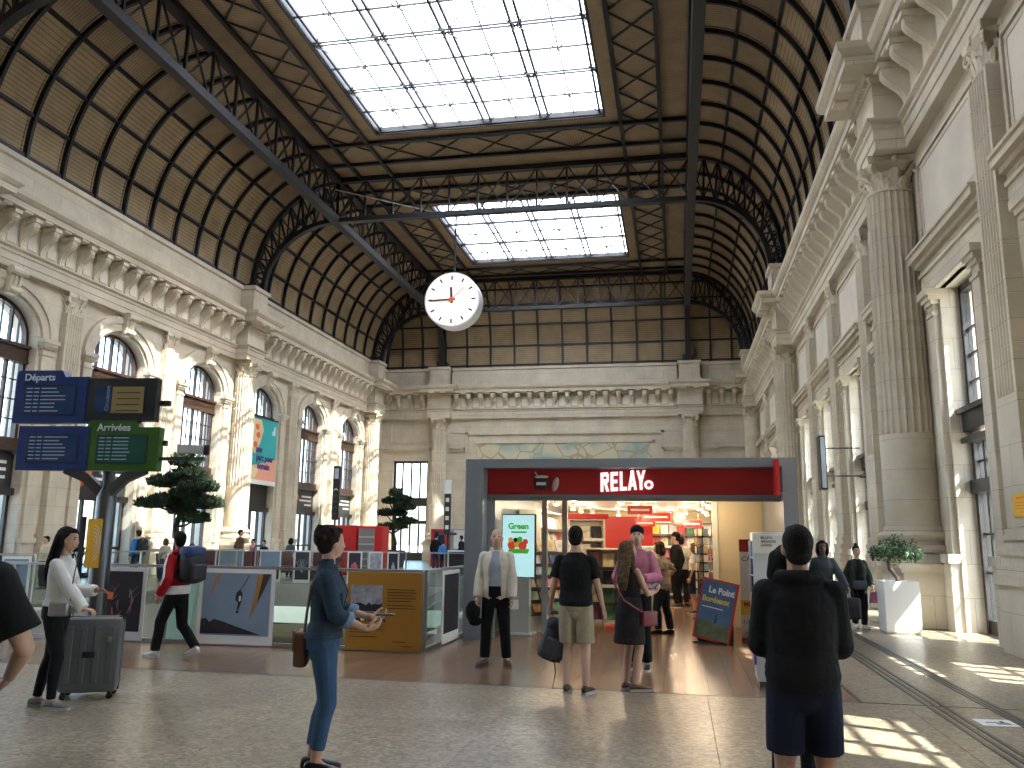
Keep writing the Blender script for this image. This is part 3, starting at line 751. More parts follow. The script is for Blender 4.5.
def mural_mat():
    F = mat('painted_map', (.6, .55, .35), .7); n = F.node_tree.nodes; L = F.node_tree.links; p = n['Principled BSDF']
    g = n.new('ShaderNodeNewGeometry'); t = n.new('ShaderNodeTexNoise'); t.inputs['Scale'].default_value = .32; t.inputs['Detail'].default_value = 3; L.new(g.outputs['Position'], t.inputs['Vector'])
    cr = n.new('ShaderNodeValToRGB'); e = cr.color_ramp.elements; e[0].color = (.26, .40, .40, 1); e[0].position = .36; e[1].color = (.56, .52, .36, 1); e[1].position = .46
    L.new(t.outputs[0], cr.inputs[0])
    v = n.new('ShaderNodeTexVoronoi'); v.feature = 'DISTANCE_TO_EDGE'; v.inputs['Scale'].default_value = .8; L.new(g.outputs['Position'], v.inputs['Vector'])
    lt = n.new('ShaderNodeMath'); lt.operation = 'LESS_THAN'; lt.inputs[1].default_value = .03; L.new(v.outputs[0], lt.inputs[0])
    mx = n.new('ShaderNodeMixRGB'); mx.inputs[2].default_value = (.42, .34, .20, 1); L.new(lt.outputs[0], mx.inputs[0]); L.new(cr.outputs[0], mx.inputs[1]); L.new(mx.outputs[0], p.inputs['Base Color'])
    return F
b = MB(); b.box(1.6, -.02, 2.0, 13.8, .03, 8.13); b.build('mural', mural_mat(), WF)
# panel left of the column, above the far doorway
b = MB()
for z0, z1, x0_, x1_ in ((8.2, 9.6, 17.3, 20.2),):
    b.box(x0_, -.05, z0, x1_, .05, z0+.08); b.box(x0_, -.05, z1, x1_, .05, z1+.08); b.box(x0_, -.05, z0, x0_+.08, .05, z1); b.box(x1_-.08, -.05, z0, x1_, .05, z1)
b.build('panel_frame', M['stone'], WF)
W = window_empty((0, YF, 0), PI, 'square-headed window and door at the far left corner'); n = -.35; wd = M['wood_dark']
for x in (17.42, 19.88):
    bb = MB(); bb.box(x-.08, n-.07, 0, x+.08, n+.07, 6.95); bb.build('frame_post', M['door_dark'], W)
for z0, z1 in ((6.8, 6.95), (3.75, 4.35), (2.5, 2.75), (0, .5)):
    bb = MB(); bb.box(17.35, n-.08, z0, 19.95, n+.1, z1); bb.build('cross_rail', M['door_dark'], W)
for x in (18.0, 18.65, 19.3):
    for z0, z1 in ((4.35, 6.8), (.5, 2.5)):
        bb = MB(); bb.box(x-.06, n-.05, z0, x+.06, n+.05, z1); bb.build('mullion', M['door_dark'], W)
bb = MB(); bb.box(17.98, n-.05, 2.75, 18.08, n+.05, 3.75); bb.build('mullion', M['door_dark'], W)
ed = [17.5, 18.0, 18.65, 19.3, 19.8]
for z0, z1 in ((4.35, 6.8), (2.75, 3.75), (.5, 2.5)):
    for a, c in zip(ed, ed[1:]):
        bb = MB(); bb.box(a, n-.006, z0, c, n+.006, z1); bb.build('pane', M['glass'], W)
# back wall
b = MB(); b.box(XL-1, -.8, 0, XR+1, 0, 20); b.build('masonry', M['stone'], WB)
# ------------------------------------------------------------------ iron roof
XTL, XTR, ZT, ZB_, YT = -16.3, 0.95, 19.1, 17.0, 54.5
A_L = XTL - (XL+.15); A_R = (XR-.15) - XTR; A_F = (YF-.15) - YT; BH = ZT - Z_TOP
CE = tag(empty('ceiling', (0, 0, 0)), 'brown boarded ceiling with coved sides and dark iron ribs', 'ceiling', kind='structure')
NR = 5
def tt(k):                                                    # equal-arc row parameter of the cove ellipse
    N = 200; a = 4.5; L_ = [0]
    for i in range(N):
        t = PI/2*(i+.5)/N; L_.append(L_[-1] + math.hypot(a*math.sin(t), BH*math.cos(t)))
    tgt = L_[-1]*k
    for i in range(N):
        if L_[i+1] >= tgt: return PI/2*i/N
    return PI/2
TROW = [tt(i/NR) for i in range(NR+1)]
def cove_patch(a, t0, t1, l0, l1, mat_, off=.0, seg=4, trim=True):
    """curved board panel: x runs to the outside of the cove, y along; l0/l1 lengths at lower and upper edge"""
    b = MB(); rr = []
    for i in range(seg+1):
        t = t0 + (t1-t0)*i/seg; L_ = l0 + (l1-l0)*i/seg
        x, z = -(a+off)*math.cos(t), (BH+off)*math.sin(t); x2, z2 = -(a+off+.06)*math.cos(t), (BH+off+.06)*math.sin(t)
        rr.append([(x, 0, z), (x, L_, z), (x2, L_, z2), (x2, 0, z2)])
    b.rings(rr)
    if trim:
        for yy in (.10, l0-.10-.06):
            pts = [(-(a-.02)*math.cos(t0+(t1-t0)*i/seg), yy+.03, (BH-.02)*math.sin(t0+(t1-t0)*i/seg)) for i in range(seg+1)]
            b.path(pts, .06, .05, up=(0, 1, 0))
    return b.mesh('roof_panel', mat_)
RS = 1.727; NB = 11                                            # rib spacing, ribs per truss bay
YTR = [-0.8, 18.8, 37.2, 54.5]
def ribs_y():
    ys = []
    for a, e in zip(YTR, YTR[1:]):
        nn = int(round((e-a)/RS)); ys += [a + (e-a)*i/nn for i in range(nn)]
    return ys + [YTR[-1]]
RY = ribs_y()
def ell(a, t, o=0): return (-(a+o)*math.cos(t), (BH+o)*math.sin(t))
for side, (xc, a, sg) in {'L': (XTL, A_L, 1), 'R': (XTR, A_R, -1)}.items():
    cache = {}
    for i, (y0_, y1_) in enumerate(zip(RY, RY[1:])):
        if y0_ < 8: continue
        for r in range(NR):
            key = (r, round(y1_-y0_, 3))
            if key not in cache: cache[key] = cove_patch(a, TROW[r], TROW[r+1], y1_-y0_, y1_-y0_, M['board_v'] if r < 3 else M['board_y'])
            o = put('roof_panel', cache[key], CE, (xc, y0_ if sg > 0 else y1_, Z_TOP), 0 if sg > 0 else PI)
    b = MB(); pts = [ell(a, PI/2*i/16) for i in range(17)]      # plain shell over the viewer
    rr = [[(xc+sg*x, YB, Z_TOP+z), (xc+sg*x, RY[[k for k, y in enumerate(RY) if y >= 8][0]], Z_TOP+z), (xc+sg*(x-.06), RY[[k for k, y in enumerate(RY) if y >= 8][0]], Z_TOP+z+.06), (xc+sg*(x-.06), YB, Z_TOP+z+.06)] for x, z in pts]
    b.rings(rr).build('cove_boarding', M['board_y'], CE)
    # last corner panels reach back to the groin of the far cove
    for r in range(NR):
        l0, l1 = A_F*math.cos(TROW[r]), max(.02, A_F*math.cos(TROW[r+1]))
        me = cove_patch(a, TROW[r], TROW[r+1], l0, l1, M['board_v'], trim=False)
        o = put('roof_panel', me, CE, (xc, YT, Z_TOP), 0, (sg, 1, 1))
    rib = MB(); rib.path([(ell(a, PI/2*i/16, -.06)[0], 0, ell(a, PI/2*i/16, -.06)[1]) for i in range(17)], .11, .24, up=(0, 1, 0))
    rm = rib.mesh('rib', M['iron'])
    for y in RY:
        if y > 8 and min(abs(y-q) for q in YTR) > .3: put('rib', rm, CE, (xc, y, Z_TOP), 0 if sg > 0 else PI)
    for r in range(0, NR):
        for ya, yb in zip(YTR[1:], YTR[2:]+[YT+A_F*math.cos(TROW[r])]):
            t = TROW[r] if r else .03
            x, z = ell(a, t, -.05); b = MB(); b.bar((xc+sg*x, ya, Z_TOP+z), (xc+sg*x, yb, Z_TOP+z), .12, .12); b.build('purlin', M['iron'], CE)
        x, z = ell(a, TROW[r] if r else .03, -.05); b = MB(); b.bar((xc+sg*x, 8, Z_TOP+z), (xc+sg*x, YTR[1], Z_TOP+z), .12, .12); b.build('purlin', M['iron'], CE)
# far cove
nx = 10; fx = (XTR-XTL)/nx; cache = [cove_patch(A_F, TROW[r], TROW[r+1], fx, fx, M['board_v'], trim=False) for r in range(NR)]
for i in range(nx):
    for r in range(NR): put('roof_panel', cache[r], CE, (XTL+fx*i, YT, Z_TOP), -PI/2)
for i in range(nx): pass
for sg, xc, a in ((1, XTL, A_L), (-1, XTR, A_R)):
    for r in range(NR):
        l0, l1 = a*math.cos(TROW[r]), max(.02, a*math.cos(TROW[r+1]))
        me = cove_patch(A_F, TROW[r], TROW[r+1], l0, l1, M['board_v'], trim=False)
        # mesh: -x outward, +y along; map outward -> +Y world, along -> away from the hall centre
        o = put('roof_panel', me, CE, (xc, YT, Z_TOP)); o.matrix_local = Matrix(((0, -sg, 0, xc), (-1, 0, 0, YT), (0, 0, 1, Z_TOP), (0, 0, 0, 1)))
rib = MB(); rib.path([(ell(A_F, PI/2*i/16, -.06)[0], 0, ell(A_F, PI/2*i/16, -.06)[1]) for i in range(17)], .10, .2, up=(0, 1, 0)); rm = rib.mesh('rib', M['iron'])
for i in range(nx+1):
    put('rib', rm, CE, (XTL+fx*i, YT, Z_TOP), -PI/2)
for xx in (XTL-1.6, XTL-3.1, XTR+1.5, XTR+2.9):
    k = abs(xx-(XTL if xx < XM else XTR))/(A_L if xx < XM else A_R); tm = math.acos(min(1, k))
    b = MB(); b.path([(xx, YT-ell(A_F, tm*i/10, -.06)[0], Z_TOP+ell(A_F, tm*i/10, -.06)[1]) for i in range(11)], .10, .2, up=(1, 0, 0)); b.build('rib', M['iron'], CE)
for r in range(NR):
    t = TROW[r] if r else .03; x, z = ell(A_F, t, -.05); k = math.cos(t)
    b = MB(); b.bar((XTL-A_L*k, YT-x, Z_TOP+z), (XTR+A_R*k, YT-x, Z_TOP+z), .11, .11); b.build('purlin', M['iron'], CE)
for sg, xc, a in ((-1, XTL, A_L), (1, XTR, A_R)):              # groin ribs
    b = MB(); b.path([(xc+sg*(a-.1)*math.cos(PI/2*i/14), YT+(A_F-.1)*math.cos(PI/2*i/14), Z_TOP+(BH-.1)*math.sin(PI/2*i/14)) for i in range(15)], .16, .26, up=(.6, -.6*sg, 0)); b.build('groin_rib', M['iron'], CE)

# flat ceiling round the skylights
SKX = (-12.75, -2.70); SKY = [(4.0, 14.0), (22.9, 33.0), (41.4, 51.3)]
ZC = 19.25
def slab(x0, y0, x1, y1, mt, nm='ceiling_board_field'):
    b = MB(); b.box(x0, y0, ZC, x1, y1, ZC+.08); return b.build(nm, mt, CE)
for a, e in ((XTL, SKX[0]), (SKX[1], XTR)):
    slab(a, YB, e, YT, M['board_y'])
yy = YB
for a, e in SKY + [(YT, YT)]:
    slab(SKX[0], yy, SKX[1], a, M['board_x']); yy = e
b = MB(); b.box(XL-1.5, YB-1.5, Z_TOP-.3, XL, YF+1.5, ZT+1.4); b.box(XR, YB-1.5, Z_TOP-.3, XR+1.5, YF+1.5, ZT+1.4); b.box(XL-1.5, YF, Z_TOP-.3, XR+1.5, YF+1.5, ZT+1.4)
b.build('outer_roof', M['board_trim'], CE)
def lattice_strip(x0, x1, y0, y1, along, pitch):
    """flat frame with thin crossing bars forming diamonds"""
    Z = ZC-.06
    if along == 'y':
        for x in (x0, x1): bb = MB(); ya_, yb_ = (YTR[1], YTR[2]) if y0 < 30 else (YTR[2], YTR[3]); bb.bar((x, ya_, Z-.05), (x, yb_, Z-.05), .16, .14); bb.build('ceiling_beam', M['iron'], CE)
        nn = max(1, int(round((y1-y0)/pitch)))
        for i in range(nn):
            a, e = y0+(y1-y0)*i/nn, y0+(y1-y0)*(i+1)/nn
            for p, q in (((x0, a), (x1, e)), ((x1, a), (x0, e))):
                bb = MB(); bb.bar((p[0], p[1], Z), (q[0], q[1], Z), .06, .05); bb.build('lattice_bar', M['board_trim'] if False else M['iron2'], CE)
    else:
        for y in (y0, y1): bb = MB(); bb.bar((XTL, y, Z-.07), (XTR, y, Z-.07), .16, .14); bb.build('ceiling_beam', M['iron'], CE)
        nn = max(1, int(round((x1-x0)/pitch)))
        for i in range(nn):
            a, e = x0+(x1-x0)*i/nn, x0+(x1-x0)*(i+1)/nn
            for p, q in (((a, y0), (e, y1)), ((a, y1), (e, y0))):
                bb = MB(); bb.bar((p[0], p[1], Z), (q[0], q[1], Z), .06, .05); bb.build('lattice_bar', M['iron2'], CE)
for ya, yb in ((18.8, 34.6), (39.6, 52.4)):
    lattice_strip(-15.1, -13.45, ya+(0 if ya < 30 else 0), yb, 'y', 1.75)
    lattice_strip(-2.0, -.35, ya, yb, 'y', 1.75)
for ya, yb in ((33.6, 35.6), (38.8, 40.6), (52.0, 53.6)): lattice_strip(-13.45, -2.0, ya, yb, 'x', 2.25)
# skylights
for k, (a, e) in enumerate(SKY):
    R = tag(empty('skylight', ((SKX[0]+SKX[1])/2, (a+e)/2, ZC)), ['bright skylight over the viewer, outside the picture', 'large bright skylight at the top of the picture', 'smaller bright skylight beyond the clock rod'][k], 'skylight', kind='structure')
    hx, hy = (SKX[1]-SKX[0])/2, (e-a)/2
    b = MB(); 
    for (p, q) in (((-hx-.1, -hy-.1), (hx+.1, -hy)), ((-hx-.1, hy), (hx+.1, hy+.1)), ((-hx-.1, -hy), (-hx, hy)), ((hx, -hy), (hx+.1, hy))): b.box(p[0], p[1], -.02, q[0], q[1], .34)
    b.build('curb', M['iron2'], R)
    nxp, nyp = 8, 6; wx, wy = 2*hx/nxp, 2*hy/nyp
    pm = MB(); pm.box(.02, .02, 0, wx-.02, wy-.02, .012); pm = pm.mesh('pane', M['skyglass'])
    for i in range(nxp):
        for j in range(nyp): put('pane', pm, R, (-hx+i*wx, -hy+j*wy, .30))
    for i in range(9):
        x = -hx + i*wx
        if i % 2 == 0:
            for d in (-.16, .16):
                if abs(x+d) < hx: b = MB(); b.bar((x+d, -hy, .22), (x+d, hy, .22), .085, .14); b.build('glazing_beam', M['iron2'], R)
        else: b = MB(); b.bar((x, -hy, .26), (x, hy, .26), .045, .06); b.build('glazing_bar', M['iron2'], R)
    for j in range(1, nyp):
        y = -hy + j*wy
        for d in (-.09, .09) if j % 2 == 0 else (0,):
            b = MB(); b.bar((-hx, y+d, .16), (hx, y+d, .16), .055, .06); b.build('glazing_bar', M['iron2'], R)
    for i in range(0, 8, 2):
        for j in range(0, nyp, 2):
            xa, xb, ya, yb = -hx+i*wx, -hx+(i+2)*wx, -hy+j*wy, -hy+(j+2)*wy
            b = MB(); b.bar((xa, ya, .10), (xb, yb, .10), .034); b.build('tie_rod', M['iron2'], R)
            b = MB(); b.bar((xb, ya, .06), (xa, yb, .06), .034); b.build('tie_rod', M['iron2'], R)
# ---- trusses
def lattice(T, A, Bp, names='lattice_bar', w=.09, cross=True):
    """A, Bp: matching lists of points on the two chords"""
    for i, (p, q) in enumerate(zip(A, Bp)):
        if i: b = MB(); b.bar(p, q, w, w); b.build('post', M['iron'], T)
        if i+1 < len(A):
            if i % 2 == 0 or cross: b = MB(); b.bar(p, Bp[i+1], w*.85, w*.6); b.build(names, M['iron'], T)
            if i % 2 == 1 or cross: b = MB(); b.bar(q, A[i+1], w*.85, w*.6); b.build(names, M['iron'], T)
TL = ['great cross truss at the top edge of the picture', 'great cross truss carrying the clock rod', 'great cross truss before the end wall']
for k, y in enumerate(YTR[1:]):
    T = tag(empty('roof_truss', (0, y, 0)), 'dark iron %s' % TL[k], 'truss', kind='structure')
    b = MB(); b.box(XTL, -.16, ZT-.12, XTR, .16, ZT+.12); b.build('top_chord', M['iron'], T)
    b = MB(); b.box(XTL, -.16, ZB_-.11, XTR, .16, ZB_+.11); b.build('bottom_chord', M['iron'], T)
    n_ = 12; X_ = [XTL + (XTR-XTL)*i/n_ for i in range(n_+1)]
    lattice(T, [(x, 0, ZB_) for x in X_], [(x, 0, ZT) for x in X_])
    for sg, xc, a in ((1, XTL, A_L), (-1, XTR, A_R)):
        N = 10
        oc = [(xc-sg*(a-.12)*math.cos(PI/2*i/N), 0, Z_TOP+(BH-.05)*math.sin(PI/2*i/N)) for i in range(N+1)]
        ic = [(xc-sg*((a-.75)*math.cos(PI/2*i/N)), 0, Z_TOP+(ZB_-Z_TOP)*math.sin(PI/2*i/N)) for i in range(N+1)]
        b = MB(); b.path(oc, .30, .26, up=(0, 1, 0)); b.build('arch_rib', M['iron'], T)
        b = MB(); b.path(ic, .30, .22, up=(0, 1, 0)); b.build('arch_chord', M['iron'], T)
        lattice(T, ic, oc, w=.1)
        b = MB(); b.box(xc-sg*(a+.05)-.45 if sg > 0 else xc-sg*(a+.05)-.55, -.3, Z_TOP-.02, xc-sg*(a+.05)+.55 if sg > 0 else xc-sg*(a+.05)+.45, .3, Z_TOP+.35); b.build('shoe', M['iron'], T)
for k, (x, a) in enumerate(((XTL, 0), (XTR, 0))):
    T = tag(empty('roof_girder', (x, 0, 0)), 'dark iron lattice girder along the %s cove' % ('left' if k == 0 else 'right'), 'girder', kind='structure')
    b = MB(); b.box(-.20, 2, ZT-.14, .20, YT, ZT+.14); b.build('top_chord', M['iron'], T)
    b = MB(); b.box(-.19, 2, ZB_-.17, .19, YT, ZB_+.17); b.build('bottom_chord', M['iron2'], T)
    ys = [y for y in RY if y > 12]
    for i, (p, q) in enumerate(zip(ys, ys[1:])):
        for c in ([((p, ZB_), (q, ZT)), ((p, ZT), (q, ZB_))] if i % 1 == 0 else []):
            b = MB(); b.bar((0, c[0][0], c[0][1]), (0, c[1][0], c[1][1]), .07, .06); b.build('lattice_bar', M['iron'], T)
        b = MB(); b.bar((0, q, ZB_), (0, q, ZT), .10, .10); b.build('post', M['iron'], T)
    N = 10
    oc = [(0, YT+(A_F-.1)*math.cos(PI/2*i/N), Z_TOP+(BH-.05)*math.sin(PI/2*i/N)) for i in range(N+1)]
    ic = [(0, YT+(A_F-.6)*math.cos(PI/2*i/N), Z_TOP+(ZB_-Z_TOP)*math.sin(PI/2*i/N)) for i in range(N+1)]
    b = MB(); b.path(oc, .34, .26, up=(1, 0, 0)); b.build('end_rib', M['iron'], T)
    b = MB(); b.path(ic, .34, .22, up=(1, 0, 0)); b.build('end_chord', M['iron'], T)
    lattice(T, ic, oc, w=.1)
    b = MB(); b.box(-.35, YF-.95, Z_TOP-.02, .35, YF-.1, Z_TOP+.4); b.build('shoe', M['iron'], T)
# cables to the clock and the clock itself
CK = at_depth(454, 302, YTR[2])
ck = tag(empty('hanging_clock', (CK.x, CK.y, CK.z)), 'large round white clock hanging on a rod from the truss', 'clock')
M['clock_face'] = mat('lit_clock_face', (.9, .88, .84), .4, emit=((1, .93, .84), .26))
M['clock_rim'] = mat('clock_case', (.72, .72, .76), .35)
R0 = 1.31
b = MB(); b.lathe([(R0-.03, -.42), (R0+.02, -.40), (R0+.02, .40), (R0-.03, .42)], 48); b.move(Matrix.Rotation(PI/2, 4, 'X')); b.build('case', M['clock_rim'], ck, smooth='auto')
for sg in (-1, 1):
    b = MB(); b.lathe([(R0-.05, -.01), (R0-.05, .01)], 48); b.move(Matrix.Translation((0, sg*.43, 0)) @ Matrix.Rotation(PI/2, 4, 'X')); b.build('dial', M['clock_face'], ck)
for i in range(12):
    a = 2*PI*i/12; l = .20; r1 = R0-.16
    b = MB(); b.bar((math.sin(a)*r1, -.45, math.cos(a)*r1), (math.sin(a)*(r1-l), -.45, math.cos(a)*(r1-l)), .075, .012, up=(0, 1, 0)); b.build('hour_mark', M['black'], ck)
def hand(nm, ang, l, w, mt, y, tail=.18):
    a = math.radians(ang); d = Vector((math.sin(a), 0, math.cos(a))); b = MB(); b.bar(Vector((0, y, 0))-d*tail, Vector((0, y, 0))+d*l, w, .014, up=(0, 1, 0)); b.build(nm, mt, ck)
M['hand_dark'] = mat('clock_hand_dark', (.10, .03, .02), .4); M['hand_red'] = mat('clock_hand_red', (.75, .12, .03), .4)
hand('hour_hand', -4, .60, .12, M['hand_dark'], -.465); hand('minute_hand', -92, 1.05, .085, M['hand_dark'], -.48); hand('second_hand', 48, .85, .03, M['hand_red'], -.495)
b = MB(); b.lathe([(.11, -.02), (.11, .02)], 16); b.move(Matrix.Translation((0, -.49, 0)) @ Matrix.Rotation(PI/2, 4, 'X')); b.build('hub', M['hand_red'], ck)
b = MB(); b.tube([(0, 0, R0), (0, 0, ZB_-CK.z-.12)], .045, 8); b.build('rod', M['iron'], ck)
M['cable'] = mat('pale_wire', (.62, .60, .57), .5)
for i, (p, q, lb) in enumerate(((at_depth(235, 165, 37.1), Vector((CK.x-.1, 37.2, ZB_-.15)), 'thin pale wire running to the top of the clock rod'),)):
    b = MB(); b.tube([p, (p+q)/2+Vector((0, 0, -.05)), q], .03, 6); tag(b.build('wire', M['cable']), lb, 'wire')
# ================================================================== STAIR WELL AND PHOTO EXHIBITION
x0, y0, x1, y1 = WELL; ZL = -4.3
M['maroon'] = mat('maroon_leather', (.11, .022, .02), .45)
M['ledge'] = mat('cream_ledge', (.58, .50, .33), .6, noise=(1, .08))
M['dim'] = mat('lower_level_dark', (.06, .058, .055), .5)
sw = tag(empty('floor_lower', (0, 0, 0)), 'sunken lower level seen through the glass balustrade', 'stair well', kind='structure')
b = MB(); b.box(x0-.3, y0-.3, ZL-.3, x1+.3, y1+6, ZL); b.build('lower_floor', M['floor'], sw)
b = MB(); b.box(x0-.3, y0-.3, ZL, x0, y1, -.3).box(x1, y0-.3, ZL, x1+.3, y1, -.3).box(x0, y0-.3, ZL, x1, y0-.02, -.3); b.build('well_lining', M['concrete'], sw)
for i, (z0, z1, d, mt) in enumerate(((-.75, -.02, .25, 'concrete'), (-1.35, -.75, .05, 'railglass'), (-1.75, -1.35, .35, 'ledge'), (-2.15, -1.75, .10, 'concrete'), (-2.55, -2.15, .35, 'ledge'))):
    b = MB(); b.box(x0, y1-d, z0, x1, y1+.3, z1); b.build('ledge', M[mt], sw)
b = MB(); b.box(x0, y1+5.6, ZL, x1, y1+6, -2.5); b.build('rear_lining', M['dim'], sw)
for x in (-13, -10.4, -7.8, -5.2): b = MB(); b.box(x-.2, y1-.3, ZL, x+.2, y1+.1, -2.5); b.build('pillar', M['concrete'], sw)
# stair rising towards the shop
sc_ = tag(empty('staircase', (-11.5, 19.0, ZL)), 'pale stone staircase rising out of the lower level', 'staircase', kind='structure')
NS = 24; run, ris = .29, -ZL/NS
tm = MB(); tm.bbox(0, 0, -.05, run+.03, 2.4, 0, .006); tm = tm.mesh('tread', M['concrete']); rm_ = MB(); rm_.box(.02, 0, -ris, .04, 2.4, -.05); rm_ = rm_.mesh('riser', M['ledge'])
for i in range(NS-1):
    put('tread', tm, sc_, (i*run, 0, (i+1)*ris)); put('riser', rm_, sc_, (i*run, 0, (i+1)*ris))
for y in (-.08, 2.4): b = MB(); b.prism([(-.1, 0), (NS*run, -ZL-.02), (NS*run, -ZL-.55), (.4, 0)], y, y+.08, 'y'); b.build('stringer', M['ledge'], sc_)
for y in (-.06, 2.42): b = MB(); b.prism([(0, .3), (NS*run, -ZL+.2), (NS*run, -ZL+.9), (0, 1.0)], y, y+.02, 'y'); b.build('side_glass', M['railglass'], sc_)
for y in (-.05, 2.43): b = MB(); b.tube([(0, y, 1.0), (NS*run, y, -ZL+.9)], .03, 8); b.build('handrail', M['steel'], sc_)
b = MB(); b.box(NS*run-.1, -.1, -ZL-.3, -11.5+11.5+(x1+11.5), 2.5, -ZL-.0); b.build('landing', M['ledge'], sc_)

# glass balustrades
def balustrade(name_label, p, q, h=1.12, step=1.35):
    p = Vector((p[0], p[1], 0)); q = Vector((q[0], q[1], 0)); d = q-p; L_ = d.length; rz = math.atan2(d.y, d.x)
    B = tag(empty('glass_balustrade', p, rz), name_label, 'balustrade')
    n_ = max(1, int(round(L_/step))); w_ = L_/n_
    gm = MB(); gm.box(.02, -.009, .04, w_-.02, .009, h-.02); gm = gm.mesh('glass_panel', M['railglass'])
    pm = MB(); pm.bbox(-.02, -.025, 0, .02, .025, h, .004); pm = pm.mesh('post', M['steel'])
    for i in range(n_): put('glass_panel', gm, B, (i*w_, 0, 0))
    for i in range(n_+1): put('post', pm, B, (i*w_, 0, 0))
    b = MB(); b.bbox(0, -.03, h-.01, L_, .03, h+.03, .008); b.build('handrail', M['steel'], B)
    b = MB(); b.bbox(0, -.04, 0, L_, .04, .06, .006); b.build('base_rail', M['steel'], B)
    return B
YFR = 11.93
balustrade('glass balustrade carrying the large photographs along the near side', (x0, YFR), (x1, YFR))
balustrade('glass balustrade with small photographs across the far side of the well', (x0, y1+.1), (x1, y1+.1), 1.08)
balustrade('glass balustrade turning back from the ochre board towards the shop', (x1+.02, YFR+.1), (x1+.02, y1), 1.12)
balustrade('glass balustrade on the left side of the well', (x0-.05, YFR+.1), (x0-.05, y1), 1.12)

# photographs
M['sky_print'] = mat('photo_sky', (.22, .30, .40), .35, noise=(1.5, .12)); M['dark_print'] = mat('photo_dark', (.022, .02, .03), .3, noise=(3, .5))
M['smoke'] = mat('photo_smoke', (.42, .22, .07), .4); M['brownp'] = mat('photo_brown', (.06, .035, .02), .4); M['pinkp'] = mat('photo_pink', (.55, .12, .18), .4, noise=(5, .4))
M['ochre'] = mat('ochre_board', (.40, .20, .025), .5, noise=(1, .06)); M['grey_print'] = mat('photo_grey', (.35, .37, .42), .4, noise=(6, .5)); M['tanp'] = mat('photo_tan', (.48, .33, .15), .4, noise=(4, .3))
def frame_photo(name, label, loc, rz, w, h, bw, bh, zoff=.0, printm=None, group=None):
    P = tag(empty(name, loc, rz), label, 'photograph', group)
    b = MB(); b.bbox(-w/2, -.02, zoff, w/2, 0, zoff+h, .004); b.build('mount', M['white_board'], P)
    b = MB(); b.box(-w/2+bw, -.024, zoff+bh, w/2-bw, -.019, zoff+h-bw); b.build('print', printm or M['sky_print'], P)
    return P
yf = YFR - .045
# 1 large polaroid: hanging figure against a smoky sky
P = frame_photo('photo_panel', 'large white-bordered photograph of a hanging figure against blue sky', (-6.48, yf, .02), 0, 1.22, 1.09, .06, .13)
def pr(P, nm, poly, mt, y=-.027): b = MB(); b.prism(poly, y, y+.004, 'y'); return b.build(nm, mt, P)
pr(P, 'treeline_print', [(-.55, .15), (.42, .15), (.25, .20), (.0, .27), (-.2, .33), (-.34, .36), (-.40, .31), (-.47, .37), (-.55, .35)], M['dark_print'])
pr(P, 'smoke_print', [(-.42, .68), (-.25, 1.01), (-.33, 1.01), (-.41, .75)], M['smoke']); pr(P, 'smoke_print', [(.22, .34), (.36, .62), (.44, 1.02), (.33, 1.02), (.29, .7)], M['smoke'])
pr(P, 'smoke_print', [(.34, .60), (.42, .75), (.54, 1.02), (.42, 1.02), (.36, .7)], M['brownp'], -.029)
pr(P, 'figure_print', [(.02, .50), (.05, .50), (.09, .62), (.10, .73), (.06, .80), (.00, .74), (-.01, .64), (.04, .60)], M['dark_print']); pr(P, 'figure_print', [(.05, .62), (.08, .63), (.08, .70), (.05, .70)], M['white_board'], -.030)
b = MB(); b.bar((.07, -.026, .8), (.2, -.026, 1.0), .008); b.build('rope_print', M['dark_print'], P)
b = MB(); b.lathe([(.022, -.002), (.022, .002)], 10); b.move(Matrix.Translation((.035, -.027, .47)) @ Matrix.Rotation(PI/2, 4, 'X')); b.build('figure_print', M['dark_print'], P)
# 2 dark concert photograph behind the sign post
P = frame_photo('photo_panel', 'white-bordered dark stage photograph behind the train board post', (-8.42, yf, .02), 0, .86, 1.08, .06, .13, printm=M['dark_print'])
for i in range(14):
    a = random.uniform(-.9, .9); x = random.uniform(-.22, .22); z = random.uniform(.35, .75); l = random.uniform(.1, .24)
    b = MB(); b.bar((x, -.026, z), (max(-.35, min(.35, x+l*math.sin(a))), -.026, z+l*math.cos(a)), .012, .004); b.build('light_print', M['pinkp'] if i % 2 else M['grey_print'], P)
pr(P, 'glow_print', [(-.3, .6), (-.12, .6), (-.1, .7), (-.28, .72)], M['orange'])
# 3 ochre board
P = tag(empty('title_board', (-4.17, yf-.03, .0)), 'ochre exhibition board with a crowd picture reading MAROCK', 'board')
b = MB(); b.bbox(-.56, 0, .02, .56, .03, 1.11, .004); b.build('panel', M['ochre'], P)
pr(P, 'crowd_print', [(-.50, .55), (-.02, .55), (-.02, .92), (-.50, .92)], M['grey_print'], -.004); 
pr(P, 'crowd_silhouette', [(-.50, .56)] + [(-.50+.04*i, .64+.05*random.random()) for i in range(13)] + [(-.02, .56)], M['dark_print'], -.007)
text('MA', .115, M['black'], P, (-.50, -.006, .42), bold=.003); text('ROCK', .115, M['black'], P, (-.27, -.006, .42), bold=.003)
b = MB(); b.lathe([(.04, -.002), (.04, .002)], 14); b.move(Matrix.Translation((-.315, -.004, .46)) @ Matrix.Rotation(PI/2, 4, 'X')); b.build('disc_print', M['white_board'], P)
for z, a, l in ((.86, .05, .42), (.82, .05, .44), (.78, .05, .40), (.74, .05, .43), (.70, .05, .36), (.64, .05, .40), (.60, .05, .44), (.34, -.5, .5), (.30, -.5, .52), (.26, -.5, .3), (.2, -.5, .42), (.14, .15, .2), (.08, .30, .16)):
    pr(P, 'printed_line', [(a, z), (a+l, z), (a+l, z+.012), (a, z+.012)], M['brownp'], -.004)
